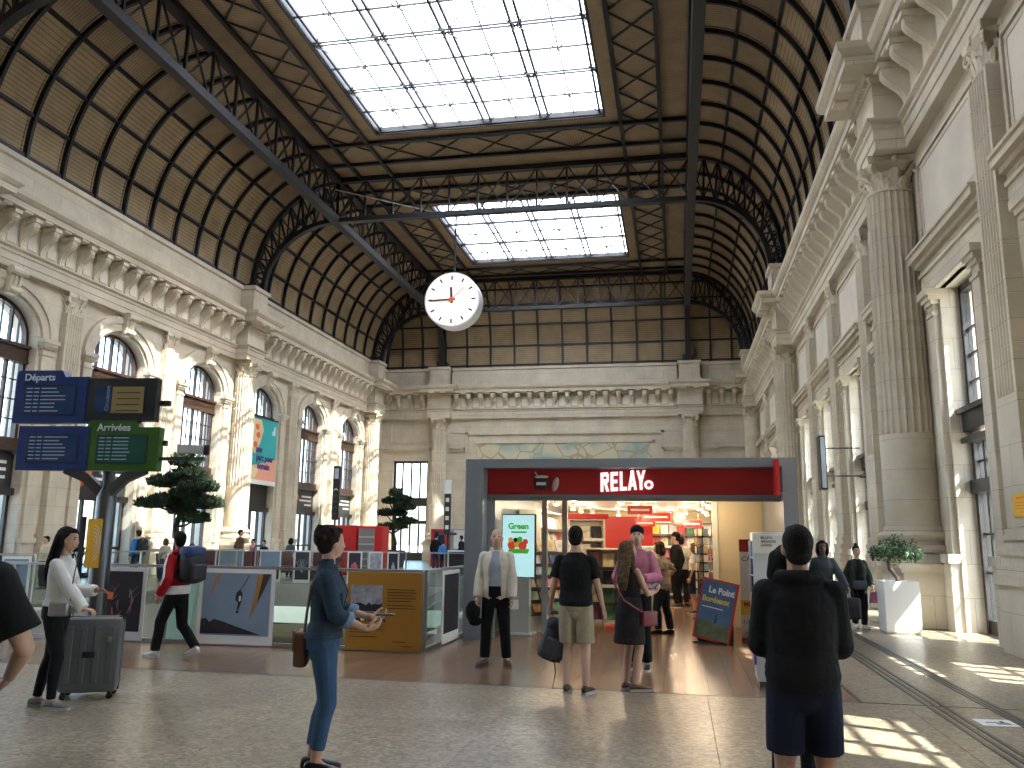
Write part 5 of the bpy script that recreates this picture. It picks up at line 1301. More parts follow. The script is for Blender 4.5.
b = MB(); b.box(-1.1, .02, 2.9, .9, .08, 2.98).box(-1.1, .02, 3.5, .9, .08, 3.58); b.build('carrier_rail', M['steel_dark'], TB)
b = MB(); b.box(-.15, -.05, 1.12, .06, -.02, 1.82); o = b.build('yellow_notice', M['yellow'], TB)
for i in range(5): b = MB(); r_ = [(.05+.03*i)]; b.tube([(-.045+(.04+.02*i)*math.sin(t*.5), -.052, 1.47+(.06+.05*i)*math.cos(t*.5)) for t in range(7)], .004, 5); b.build('arc_print', M['white_board'], TB)
b = MB(); b.bbox(-.26, -.06, .9, -.20, .0, 1.85, .01); b.build('side_bar', M['black'], TB)
xa, za = loc_(193, 454); xb, zb = loc_(20, 452)
b = MB(); b.bar((.7, .0, za-.06), (xa+.1, .0, za-.06), .05, .05); b.build('camera_arm', M['steel_dark'], TB); b = MB(); b.bar((-1.1, .0, zb-.02), (xb, .0, zb-.02), .05, .05); b.build('camera_arm', M['steel_dark'], TB)
for x, z, lab in ((xa, za, 'grey security camera on the arm right of the train boards'), (xb+.1, zb+.04, 'grey security camera left of the train boards')):
    p = BC + Vector((x, 0, z)); Cc = tag(empty('security_camera', (p.x, p.y, p.z), .5 if x > 0 else -.6), lab, 'camera')
    b = MB(); b.bbox(-.22, -.07, 0, .16, .07, .13, .015); b.build('housing', mat('camera_grey', (.42, .43, .44), .4), Cc, smooth='auto'); b = MB(); b.bbox(.14, -.075, -.005, .22, .075, .135, .01); b.build('lens_hood', M['black'], Cc); b = MB(); b.bar((0, 0, 0), (0, .0, -.08), .05); b.build('bracket', M['steel_dark'], Cc)

# cloud-pruned pines
M['bark'] = mat('dark_bark', (.045, .032, .022), .85, bump=(25, .6)); M['needle'] = mat('dark_green_needles', (.020, .045, .018), .7, noise=(4, .4)); M['needle2'] = mat('mid_green_needles', (.035, .07, .028), .7)
M['pot'] = mat('dark_planter', (.05, .05, .05), .5); M['soil'] = mat('soil', (.04, .028, .018), .9)
def needle_pad(b, c, rx, rz, rnd, count):
    c = Vector(c)
    for i in range(count):
        a = rnd.uniform(0, 2*PI); r = math.sqrt(rnd.random()); t = rnd.uniform(-.35, 1)
        p = c + Vector((rx*r*math.cos(a), rx*r*math.sin(a), rz*t*math.sqrt(max(0, 1-r*r*.85))))
        d = Vector((math.cos(a)*r*.8+rnd.uniform(-.4, .4), math.sin(a)*r*.8+rnd.uniform(-.4, .4), .5+rnd.uniform(-.2, .6))).normalized()
        s_ = d.orthogonal().normalized(); s2 = d.cross(s_); l = rnd.uniform(.10, .19); w_ = .045
        b.add([p-s_*w_, p+s_*w_, p+d*l, p+s2*w_, p-s2*w_], [(0, 1, 2), (3, 4, 2), (0, 3, 2), (1, 4, 2)])
def pine(loc, label, sc, seed, pads, pot_h):
    rnd = random.Random(seed); T = tag(empty('pine_tree', loc), label, 'tree', 'cloud-pruned pines in planters'); z0_ = pot_h
    tp = [(0, 0, z0_-.1), (.04, 0, z0_+.35*sc), (-.08*sc, .02, z0_+.8*sc), (.06*sc, 0, z0_+1.3*sc), (-.02*sc, 0, z0_+1.9*sc), (.05*sc, 0, z0_+2.5*sc)]
    b = MB(); b.tube(tp, [.13*sc, .11*sc, .095*sc, .075*sc, .05*sc, .025*sc], 8); b.build('trunk', M['bark'], T, smooth=True)
    for (x, y, z, rx, rz_) in pads:
        e = Vector((x*sc, y*sc, z0_+z*sc)); k = min(tp, key=lambda q: abs(q[2]-(e.z-.35*sc))); k = Vector(k)
        b = MB(); b.tube([k, k.lerp(e, .5)+Vector((0, 0, -.06*sc)), e], [.045*sc, .035*sc, .02*sc], 6); b.build('branch', M['bark'], T, smooth=True)
        b = MB(); b.ellipsoid(e+Vector((0, 0, rz_*.25*sc)), (rx*.85*sc, rx*.85*sc, rz_*.75*sc), 12, 8); needle_pad(b, e, rx*1.05*sc, rz_*1.35*sc, rnd, int(900*rx)); b.build('foliage_pad', M['needle'] if rnd.random() < .7 else M['needle2'], T)
    b = MB(); b.rings([[(-s_, -s_, z), (s_, -s_, z), (s_, s_, z), (-s_, s_, z)] for s_, z in ((.42, 0), (.5, pot_h), (.46, pot_h), (.44, pot_h-.06))]); b.build('planter', M['pot'], T)
    b = MB(); b.box(-.43, -.43, pot_h-.12, .43, .43, pot_h-.05); b.build('soil', M['soil'], T)
PADS = [(.05, 0, 2.75, .42, .26), (.15, .1, 2.3, .55, .24), (-.55, 0, 2.1, .50, .22), (.62, -.05, 1.95, .55, .24), (-.95, .05, 1.45, .52, .2), (-.45, -.1, 1.55, .42, .2), (.75, .1, 1.45, .55, .24), (.25, -.1, 1.75, .45, .2), (.55, 0, 1.0, .42, .2), (-.05, .15, 1.25, .35, .2)]
c1 = at_depth(172, 540, 28.9); pine((c1.x+.2, 28.9, 0), 'large cloud-pruned pine in front of the arched windows', 1.22, 3, PADS, .9)
PADS2 = [(.0, 0, 2.75, .30, .24), (.35, .1, 2.45, .40, .2), (-.35, 0, 2.35, .32, .18), (.55, -.05, 2.05, .48, .22), (-.5, 0, 1.75, .38, .2), (.15, .1, 1.75, .40, .2), (.6, 0, 1.35, .48, .22), (-.45, 0, 1.05, .40, .2), (.2, 0, 1.1, .42, .2)]
c2 = at_depth(394, 548, 44); pine((c2.x, 44, 0), 'smaller cloud-pruned pine before the far corner doorway', 1.08, 9, PADS2, .9)

# white planter with a leaning small tree
c = ground(906, 635); WPn = tag(empty('white_planter', (c.x, c.y+.36, 0)), 'tall white square planter in the sunlight by the column', 'planter')
b = MB(); hw = .30
b.rings([[(-s_, -s_, z), (s_, -s_, z), (s_, s_, z), (-s_, s_, z)] for s_, z in ((hw-.02, 0), (hw, .04), (hw, .93), (hw-.04, .93), (hw-.05, .86))]); b.build('body', M['white'], WPn)
b = MB(); b.box(-hw+.05, -hw+.05, .80, hw-.05, hw-.05, .87); b.build('soil', M['soil'], WPn)
M['leafg'] = mat('glossy_leaf', (.030, .075, .025), .35, noise=(6, .4)); M['leafp'] = mat('pale_leaf', (.10, .20, .07), .35)
tr = tag(empty('ficus_tree', (WPn.location.x, WPn.location.y, .87)), 'small leafy ficus with a curved trunk in the white planter', 'plant')
b = MB(); b.tube([(.05, 0, -.05), (.0, 0, .12), (-.12, 0, .28), (-.13, 0, .42), (-.05, 0, .55)], [.045, .042, .04, .035, .025], 8); b.build('trunk', mat('light_bark', (.20, .14, .09), .8, bump=(20, .5)), tr, smooth=True)
rnd = random.Random(5)
for k, (x, y, z, r) in enumerate(((-.2, 0, .62, .20), (.02, .05, .70, .22), (.24, 0, .62, .2), (-.05, -.1, .55, .2), (.12, -.12, .58, .18), (-.32, .05, .55, .13), (.36, .02, .52, .12))):
    b = MB(); b.tube([(-.06, 0, .5), (x, y, z)], [.015, .006], 5); b.build('branch', M['bark'], tr)
    b = MB()
    for i in range(150):
        d = Vector((rnd.gauss(0, 1), rnd.gauss(0, 1), rnd.gauss(0, .7))).normalized(); p = Vector((x, y, z)) + d*r*rnd.uniform(.4, 1.05)*Vector((1, 1, .8)).length/1.6
        s_ = d.orthogonal().normalized(); s_ = Quaternion(d, rnd.uniform(0, 6.28)) @ s_; q_ = (d*.4+s_).normalized(); sd = q_.cross(d).normalized(); l = rnd.uniform(.05, .085)
        b.add([p, p+q_*l*.5+sd*l*.28, p+q_*l, p+q_*l*.5-sd*l*.28, p+q_*l*.5+d*.008], [(0, 1, 4), (1, 2, 4), (2, 3, 4), (3, 0, 4)])
    tag(b.build('leaf_cluster', M['leafg'] if k % 3 else M['leafp'], tr), kind='stuff')

# red machines and black wayfinding signs far left
def machine(px0, px1, top, Y, label, shade=True):
    a = at_depth(px0, top, Y); c = at_depth(px1, top, Y); w_ = c.x-a.x
    K = tag(empty('ticket_machine', ((a.x+c.x)/2, Y, 0)), label, 'machine')
    b = MB(); b.bbox(-w_/2, 0, 0, w_/2, .8, a.z, .03); b.build('body', M['red_bright'], K, smooth='auto'); return K, w_, a.z
K, w_, h_ = machine(326, 357, 525, 34, 'plain red machine housing beside the grey screened machine')
b = MB(); b.box(-w_/2+.2, -.02, .2, w_/2-.2, .0, h_-.5); b.build('front_plate', M['red'], K)
K, w_, h_ = machine(358.5, 383, 526, 34.0, 'red machine with a grey striped front')
b = MB(); b.box(-w_/2+.05, -.03, .1, w_/2-.35, .0, h_-.1); b.build('front_plate', mat('machine_grey', (.20, .20, .21), .4), K)
for i in range(5): b = MB(); b.box(-w_/2+.05, -.05, .35+i*.3, w_/2-.35, -.03, .42+i*.3); b.build('slat', M['steel'], K)
K, w_, h_ = machine(431, 448, 529, 46, 'red ticket machine with two travellers in front')
b = MB(); b.box(-w_/2+.2, -.03, 1.2, w_/2-.2, .0, 1.9); b.build('screen', M['scr_b'], K)
K, w_, h_ = machine(450.5, 468, 529, 46.0, 'pale ticket machine right of the red one'); K.children[0].data.materials[0] = M['shop_grey2']
b = MB(); b.box(-w_/2+.2, -.03, 1.0, w_/2-.2, .0, 2.0); b.build('front_plate', M['white_board'], K)
a = at_depth(333, 466, 44); e = at_depth(339.5, 520, 44)
hs_ = tag(empty('wayfinding_sign', ((a.x+e.x)/2, 44, 0)), 'tall black wayfinding pylon with green arrows near the far windows', 'sign')
b = MB(); b.bbox(-.19, -.06, e.z, .19, .06, a.z, .01); b.build('panel', M['sign_dark'], hs_); b = MB(); b.tube([(0, 0, 0), (0, 0, e.z)], .06, 8); b.build('pole', M['steel_dark'], hs_)
for i in range(5): b = MB(); z = e.z+.25+.33*i; b.prism([(-.12, z), (0, z+.1), (.12, z), (.12, z+.08), (0, z+.18), (-.12, z+.08)], -.07, -.06, 'y'); b.build('arrow', M['sign_green'] if i < 4 else M['white_board'], hs_)
b = MB(); b.box(-.12, -.07, a.z-.7, .12, -.06, a.z-.15); b.build('pictogram', M['pale_txt'], hs_)
a = at_depth(444.5, 480, 33); e = at_depth(451, 528, 33); bt = at_depth(449, 575, 33)
hs_ = tag(empty('wayfinding_sign', ((a.x+e.x)/2, 33, 0)), 'black wayfinding post with white pictograms beside the shop', 'sign')
b = MB(); b.bbox(-.13, -.05, e.z-.25, .13, .05, a.z-.55, .01); b.build('panel', M['sign_dark'], hs_); b = MB(); b.bbox(-.13, -.05, a.z-.55, .13, .05, a.z, .01); b.build('white_head', M['white_board'], hs_); b = MB(); b.tube([(.04, 0, 0), (.04, 0, e.z-.2)], .05, 8); b.build('pole', M['black'], hs_)
for i in range(4): b = MB(); z = e.z-.05+.36*i; b.box(-.07, -.058, z, .07, -.05, z+.16); b.build('pictogram', M['white_board'], hs_)
b = MB(); b.bbox(-.33, -.03, e.z-.28, .4, .03, e.z-.18, .01); b.build('cross_arm', M['steel_dark'], hs_)
a = at_side(823.5, 440, XR-.45); a = at_depth(823.5, 490, 25.6); tb_ = tag(empty('wall_sign', (a.x, 25.6, a.z)), 'thin dark vertical sign fixed on the right wall', 'sign')
b = MB(); b.bbox(-.09, -.25, 0, .09, .25, 1.55, .01); b.build('blade', M['sign_dark'], tb_); b = MB(); b.box(-.06, -.256, .05, .06, -.25, 1.5); b.build('face', M['pale_txt'], tb_)
for z in (.4, 1.2): b = MB(); b.bar((.05, 0, z), (XR-a.x, 0, z), .04); b.build('bracket', M['steel_dark'], tb_)
# kiosk table / poster by the shop's left side: small white framed picture board
c = at_depth(462, 560, 30.5); P = frame_photo('small_photo', 'white framed picture board beside the pale ticket machine', (c.x, 30.5, 0), 0, 1.1, 1.15, .06, .12, printm=M['dark_print'])
# ================================================================== PEOPLE
def remesh(b, voxel, smooth, mt, name):
    me = bpy.data.meshes.new(name); me.from_pydata(b.v, [], b.f); o = bpy.data.objects.new(name, me)
    bm = bmesh.new(); bm.from_mesh(me); bmesh.ops.recalc_face_normals(bm, faces=bm.faces[:]); bm.to_mesh(me); bm.free()
    r = o.modifiers.new('r', 'REMESH'); r.mode = 'VOXEL'; r.voxel_size = voxel
    if smooth: s_ = o.modifiers.new('s', 'SMOOTH'); s_.factor = .5; s_.iterations = smooth
    res = evaluated(o); res.materials.clear(); res.materials.append(mt); res.name = name
    for p in res.polygons: p.use_smooth = True
    return res
def limb(b, pts, rad, n=12):
    b.tube(pts, rad, n)
    for p, r in zip(pts, rad): b.ellipsoid(p, (r, r, r), n, 8)
def ik(a, c, l1, l2, pole):
    a = Vector(a); c = Vector(c); d = c-a; L_ = min(d.length, (l1+l2)*.999); dn = d.normalized()
    c = a + dn*L_; x = (L_*L_+l1*l1-l2*l2)/(2*L_); h = math.sqrt(max(0, l1*l1-x*x)); p = Vector(pole); p = (p-dn*p.dot(dn)).normalized()
    return a+dn*x+p*h, c
def resample(pts, radii, fr):
    """cut a polyline with radii at fraction fr of its length"""
    L_ = [0]
    for p, q in zip(pts, pts[1:]): L_.append(L_[-1]+(q-p).length)
    t = L_[-1]*fr; P, R_ = [pts[0]], [radii[0]]
    for i in range(1, len(pts)):
        if L_[i] <= t: P.append(pts[i]); R_.append(radii[i])
        else:
            k = (t-L_[i-1])/(L_[i]-L_[i-1])
            if k > .02: P.append(pts[i-1].lerp(pts[i], k)); R_.append(radii[i-1]*(1-k)+radii[i]*k)
            break
    return P, R_
def interp(rings, z):
    for a, c in zip(rings, rings[1:]):
        if a[0] <= z <= c[0]:
            t = (z-a[0])/(c[0]-a[0]); return tuple(a[i]*(1-t)+c[i]*t for i in range(4))
    return rings[0] if z < rings[0][0] else rings[-1]
TORSO = {'m': [(.80, .06, .05, 0), (.86, .145, .105, -.005), (.95, .165, .12, -.008), (1.06, .150, .108, .0), (1.18, .160, .114, .0), (1.29, .172, .120, .004), (1.36, .168, .108, .0), (1.42, .128, .080, -.005), (1.475, .068, .060, -.005), (1.52, .055, .055, 0)],
         'f': [(.80, .06, .05, 0), (.86, .155, .115, -.012), (.95, .165, .118, -.012), (1.06, .128, .095, .0), (1.16, .132, .10, .004), (1.27, .143, .118, .014), (1.35, .140, .098, .0), (1.41, .105, .072, -.005), (1.47, .065, .055, -.005), (1.51, .048, .05, 0)]}
def finger_hand(b, w, d, palm, curl, side, sp=1.0):
    """palm and five fingers beyond the wrist: d along the hand, palm = direction the palm faces"""
    d = d.normalized(); palm = (palm-d*palm.dot(d)).normalized(); s_ = d.cross(palm).normalized()*side
    R_ = Matrix((s_, palm, d)).transposed()
    b.ellipsoid(w+d*.045, (.040, .017, .058), 10, 8, R_)
    for i, (o_, l) in enumerate(((-.030, .062), (-.010, .076), (.011, .080), (.031, .072))):
        p0 = w+d*.075+s_*o_; dd = d; pts = [p0]
        for k in range(3):
            dd = (Quaternion(s_*side*-1 if False else d.cross(palm).normalized(), curl*(.5+.25*k)) @ dd).normalized(); pts.append(pts[-1]+dd*l*(.42, .32, .26)[k])
        b.tube(pts, [.0095, .0088, .008, .0062], 7)
    t0 = w+d*.03+s_*.036; t1 = t0+(d*.6+s_*.7+palm*.25).normalized()*.038; t2 = t1+(d*.9+s_*.2+palm*.45).normalized()*.032
    b.tube([w+d*.015+s_*.018, t0, t1, t2], [.015, .013, .0105, .0075], 7)
PERSON_N = [0]
def person(label, pos, rz, H=1.75, sex='m', w=1.0, feet=((-.10, 0, 8), (.10, 0, -8)), lift=(0, 0), hips=(0, 0, 0), lean=0.0, arms=None, head=(0, 0), skin='skin_a', hair=('short', 'hair_black'),
           top=None, bottom=None, shoes=None, face=False, vox=.016, seated=False, extra=None, group=None):
    P = tag(empty('person', (pos[0], pos[1], pos[2] if len(pos) > 2 else 0), rz), label, 'person', group); k = H/1.75; P.scale = (k*w**.25, k*w**.25, k)
    hz = .90+hips[2]; hp = Vector((hips[0], hips[1], hips[2]))
    U = Matrix.Translation(Vector((hips[0], hips[1], hz))) @ Matrix.Rotation(-lean, 4, 'X') @ Matrix.Translation((0, 0, -.90))
    T_ = TORSO[sex]; SHX = .165 if sex == 'm' else .138
    def torso(b, z0, z1, e, flare=0.0, hem=0.0, bell=0.0):
        zs = [z0] + [r[0] for r in T_ if z0+.015 < r[0] < z1-.015] + [z1]; rr = []
        for z in zs:
            _, rx, ry, yo = interp(T_, z); f = max(0, (1.10-z))/.4*flare
            ex = e*(1 if z < 1.40 else .65)
            rr.append([U @ Vector(((rx*w+ex+f)*math.cos(a), yo+(ry*w+ex+f)*math.sin(a), z)) for a in [2*PI*i/20 for i in range(20)]])
        b.rings(rr)
    # legs
    legs = []
    for s_, ft, lf in ((-1, feet[0], lift[0]), (1, feet[1], lift[1])):
        hip = Vector((s_*.085*w+hips[0], hips[1], hz-.02)); ank = Vector((ft[0], ft[1]-.04, .085+lf))
        knee, ank = ik(hip, ank, .405, .400, Vector((math.sin(math.radians(-ft[2]))*.3, 1, .0)) if not seated else Vector((0, .3, 1)))
        calf = knee.lerp(ank, .32)+Vector((0, -.012, 0)); mid = hip.lerp(knee, .45)
        legs.append(([hip, mid, knee, calf, ank], [.088*w, .078*w, .055, .053*w, .035]))
    # arms
    arms = arms or [{}, {}]; armc = []
    for s_, a_ in zip((-1, 1), arms):
        sh = U @ Vector((s_*SHX*w, -.005, 1.385)); wr = a_.get('wrist'); wr = U @ Vector(wr) if wr else U @ Vector((s_*(SHX*w+.075), .03, .875))
        el, wr = ik(sh, wr, .285, .255, Vector(a_.get('pole', (s_*.35, -1, -.1))))
        armc.append(([sh, sh.lerp(el, .4), el, el.lerp(wr, .3), wr], [.050*w, .046*w, .038, .037, .026] if sex == 'm' else [.043, .040, .034, .033, .023]))
    HM = U @ Matrix.Translation((0, -.005, 1.52)) @ Matrix.Rotation(head[0], 4, 'Z') @ Matrix.Rotation(-head[1], 4, 'X') @ Matrix.Translation((0, .005, -1.52)); H3 = HM.to_3x3()
    # one continuous body surface
    b = MB(); torso(b, .80, 1.50, 0)
    for pts, rad in legs: limb(b, pts, rad); 
    for (pts, rad), ft in zip(legs, feet):
        a_ = math.radians(ft[2]); f = Vector((-math.sin(a_), math.cos(a_), 0)); limb(b, [pts[-1], pts[-1]+f*.09-Vector((0, 0, .045))], [.033, .022], 8)
    for pts, rad in armc: limb(b, pts, rad)
    limb(b, [U @ Vector((0, -.01, 1.44)), HM @ Vector((0, .0, 1.57))], [.058*(1 if sex == 'm' else .86)]*2)
    b.ellipsoid(HM @ Vector((0, .012, 1.645)), (.074, .094, .105), 18, 12, H3); b.ellipsoid(HM @ Vector((0, .045, 1.575)), (.052, .055, .058), 14, 10, H3)
    b.ellipsoid(HM @ Vector((0, .095, 1.60)), (.040, .020, .05), 12, 8, H3)
    b.rings([[HM @ Vector(p) for p in r] for r in ([(-.010, .098, 1.655), (.010, .098, 1.655), (.008, .108, 1.655), (-.008, .108, 1.655)], [(-.017, .10, 1.605), (.017, .10, 1.605), (.012, .134, 1.608), (-.012, .134, 1.608)], [(-.014, .095, 1.595), (.014, .095, 1.595), (.008, .118, 1.597), (-.008, .118, 1.597)])])
    for s_ in (-1, 1): b.ellipsoid(HM @ Vector((s_*.076, .005, 1.622)), (.013, .024, .033), 8, 8, H3)
    me = remesh(b, vox*.8, 3, M[skin], 'body')
    hb = MB()
    for s_, a_, (pts, rad) in zip((-1, 1), arms, armc):
        fd = (pts[-1]-pts[-2]).normalized(); d = Vector(a_['dir']) if 'dir' in a_ else fd; palm = Vector(a_['palm']) if 'palm' in a_ else Vector((-s_, .25, 0))
        hb.tube([pts[-1]-fd*.03, pts[-1]+d*.02], [.026, .025], 8); finger_hand(hb, pts[-1], d, palm, a_.get('curl', .45), s_)
    bm = bmesh.new(); bm.from_mesh(me); t = hb.mesh('hands', M[skin], True); bm.from_mesh(t); bm.to_mesh(me); bm.free(); bpy.data.meshes.remove(t)
    for p in me.polygons: p.use_smooth = True
    body = put('body', me, P)
    if face:
        for s_ in (-1, 1):
            e = MB(); e.ellipsoid(HM @ Vector((s_*.030, .092, 1.645)), (.013, .012, .007), 8, 6, H3); e.build('eye', M['eye'], body)
            e = MB(); e.ellipsoid(HM @ Vector((s_*.031, .097, 1.664)), (.020, .008, .005), 8, 6, H3); e.build('eyebrow', M[hair[1]], body)
        e = MB(); e.ellipsoid(HM @ Vector((0, .112, 1.571)), (.024, .008, .006), 8, 6, H3); e.build('mouth', M['lip'], body)
    # clothes
    if bottom:
        kd = bottom['kind']; b = MB(); e = bottom.get('e', .016)
        if kd in ('trousers', 'shorts', 'leggings'):
            torso(b, .84, bottom.get('waist', 1.02), .008); b.ellipsoid((hips[0], hips[1]-.004, hz-.075), (.12*w, .108*w, .085), 14, 10)
            for pts, rad in legs:
                if kd == 'leggings': rr = [r+.008 for r in rad]
                elif kd == 'shorts': rr = [rad[0]+.014, rad[1]+.022, rad[2]+.042, .095, .095]
                else: q_ = bottom.get('slim', 1.0); rr = [rad[0]+.010, rad[1]+.012*q_, rad[2]+.020*q_, rad[3]+.018*q_, rad[4]+.032*q_]
                P_, R_ = resample(pts, rr, bottom.get('len', .52 if kd == 'shorts' else .985)); limb(b, P_[:-1], R_[:-1]); b.tube(P_[-2:], R_[-2:], 14)
        else:                                                   # skirt of a dress
            z0 = bottom['hem']; rr = []
            for i in range(7):
                z = 1.08+(z0-1.08)*i/6; _, rx, ry, yo = interp(T_, max(.87, z)); f = bottom.get('flare', .05)*max(0, i-1)/5
                rr.append([U @ Vector(((rx+.02+f)*(1+.02*math.sin(5*a+i))*math.cos(a), yo+(ry+.025+f)*math.sin(a), z)) for a in [2*PI*j/24 for j in range(24)]])
            b.rings(rr)
        put({'trousers': 'trousers', 'leggings': 'trousers', 'shorts': 'shorts', 'skirt': 'skirt'}[kd], remesh(b, vox, 2, bottom['mat'], kd), P)
    def topwear(nm, t):
        b = MB(); e = t.get('e', .014); torso(b, t.get('hem', .93), t.get('neck', 1.475), e, t.get('flare', 0))
        sl = t.get('sleeve', .99)
        if sl > 0:
            for pts, rad in armc:
                rr = [rad[0]+e*.9, rad[1]+e, rad[2]+e+t.get('loose', .006), rad[3]+e+t.get('loose', .006), rad[4]+e+t.get('loose', .006)]
                P_, R_ = resample(pts, rr, sl); b.ellipsoid(P_[0], (R_[0]*1.02,)*3, 12, 8); b.tube(P_, R_, 14)
                for p, r in list(zip(P_, R_))[1:-1]: b.ellipsoid(p, (r, r, r), 12, 8)
        if t.get('hood'):
            for a in range(9):
                q = -PI*.15-PI*.7*a/8; b.ellipsoid(U @ Vector((.105*math.cos(q), .015+.10*math.sin(q), 1.475)), (.045, .045, .042), 8, 6)
        if t.get('collar'):
            for a in range(12):
                q = 2*PI*a/12
                if .25*PI < q < .75*PI: continue
                b.ellipsoid(U @ Vector((.068*math.cos(q), .0+.062*math.sin(q), 1.492)), (.022, .022, .024), 8, 6)
        return put(nm, remesh(b, vox*.9, 2, t['mat'], nm), P)
    if top:
        topwear(top.get('name', 'shirt'), top)
        if top.get('front'):                                    # shirt front showing between open jacket edges
            f = top['front']
            if f.get('low'):
                b = MB(); rr = []
                for z in (top.get('hem', .9)-.01, .92, f['z0']+.01):
                    _, rx, ry, yo = interp(T_, z); e = top.get('e', .014)+max(0, 1.10-z)/.4*top.get('flare', 0); h_ = f['w0']*(1.12 if z < .9 else 1.0)
                    rr.append([U @ Vector((x, yo+(ry*w+e)*math.sqrt(max(0, 1-(x/(rx*w+e))**2))+.018, z)) for x in (-h_, -h_/2, 0, h_/2, h_)] + [U @ Vector((x, yo+ry*w*.5, z)) for x in (h_, -h_)])
                b.rings(rr); b.build('trouser_front', f['low'], P, smooth='auto')
            b = MB(); rr = []
            for z, hw_ in ((f.get('z0', .95), f.get('w0', .05)), (1.1, f.get('w1', .055)), (1.25, f.get('w2', .06)), (1.38, .05), (1.455, .045)):
                _, rx, ry, yo = interp(T_, z); e = top.get('e', .014); ring = []
                for x in (-hw_, -hw_/2, 0, hw_/2, hw_): ring.append(U @ Vector((x, yo+(ry*w+e*(1 if z < 1.4 else .65))*math.sqrt(max(0, 1-(x/(rx*w+e))**2))+.011, z)))
                for x in (hw_, 0, -hw_): ring.append(U @ Vector((x, yo+ry*w*.6, z)))
                rr.append(ring)
            b.rings(rr); b.build(f.get('name', 'shirt_front'), f['mat'], P, smooth='auto')
            for s_ in (-1, 1):                                  # lapels
                b = MB(); rr = []
                for z, o_, l in ((.97, f.get('w0', .05), .012), (1.15, f.get('w1', .055)-.003, .02), (1.27, f.get('w2', .06)-.004, .05), (1.38, .05, .055), (1.47, .05, .03)):
                    _, rx, ry, yo = interp(T_, z); e = top.get('e', .014); q = lambda x: yo+(ry*w+e*(1 if z < 1.4 else .65))*math.sqrt(max(0, 1-(x/(rx*w+e))**2))
                    rr.append([U @ Vector((s_*o_, q(o_)+.016, z)), U @ Vector((s_*(o_+l), q(min(.14, o_+l))+.014, z)), U @ Vector((s_*(o_+l), q(min(.14, o_+l))-.01, z)), U @ Vector((s_*o_, q(o_)-.01, z))])
                b.rings(rr); b.build('lapel', top['mat'], P)
        if top.get('under'): topwear('undershirt', top['under'])
    # hair
    st, hm = hair; b = MB()
    if st != 'none':
        if st == 'bald':
            b.ellipsoid(HM @ Vector((0, -.030, 1.625)), (.081, .072, .062), 16, 10, H3)
        else:
            b.ellipsoid(HM @ Vector((0, -.016, 1.672)), (.084, .098, .098), 18, 12, H3); b.ellipsoid(HM @ Vector((0, -.035, 1.61)), (.074, .065, .07), 14, 8, H3)
            b.ellipsoid(HM @ Vector((0, .052, 1.725)), (.058, .042, .030), 12, 8, H3)
        if st == 'long':
            for x in (-.05, -.025, 0, .025, .05): limb(b, [HM @ Vector((x, -.05, 1.66)), HM @ Vector((x*1.2, -.072, 1.54)), U @ Vector((x*1.3, -.108, 1.40)), U @ Vector((x*1.15, -.12, 1.26)), U @ Vector((x*.9, -.115, 1.17))], [.05, .045, .038, .032, .016], 8)
            for s_ in (-1, 1): limb(b, [HM @ Vector((s_*.07, -.005, 1.67)), HM @ Vector((s_*.085, -.005, 1.56)), U @ Vector((s_*.10, -.03, 1.43))], [.028, .03, .026], 8)
        if st == 'bob':
            for x in (-.06, -.02, .02, .06): limb(b, [HM @ Vector((x, -.04, 1.68)), HM @ Vector((x*1.25, -.055, 1.56)), HM @ Vector((x*1.2, -.05, 1.50))], [.05, .05, .03], 8)
            for s_ in (-1, 1): limb(b, [HM @ Vector((s_*.07, .02, 1.69)), HM @ Vector((s_*.085, .02, 1.58)), HM @ Vector((s_*.08, .01, 1.53))], [.028, .03, .02], 8)
        if st == 'bun':
            rn = random.Random(4)
            for i in range(26):
                a = rn.uniform(0, 2*PI); t = rn.uniform(-.3, 1); b.ellipsoid(HM @ Vector((.075*math.cos(a)*math.cos(t), -.035+.085*math.sin(a)*math.cos(t)*.9-.01, 1.68+.085*math.sin(t))), (.026, .026, .024), 8, 6)
            b.ellipsoid(HM @ Vector((0, -.085, 1.655)), (.062, .05, .06), 12, 8, H3)
            for s_ in (-1, 1): b.ellipsoid(HM @ Vector((s_*.066, -.012, 1.655)), (.026, .05, .055), 10, 8, H3)
        if st == 'topknot': b.ellipsoid(HM @ Vector((0, -.03, 1.785)), (.035, .035, .035), 10, 8, H3)
        hb_ = remesh(b, min(vox*.7, .012), 1, M[hm], 'hair'); ho = put('hair', hb_, P)
        if st == 'cap':
            c = MB(); c.ellipsoid(HM @ Vector((0, -.005, 1.70)), (.092, .108, .082), 18, 12, H3); c.ellipsoid(HM @ Vector((0, top.get('capdir', -.09), 1.70)), (.07, .075, .012), 14, 8, H3); put('cap', remesh(c, .011, 1, M['black_cloth'], 'cap'), P)
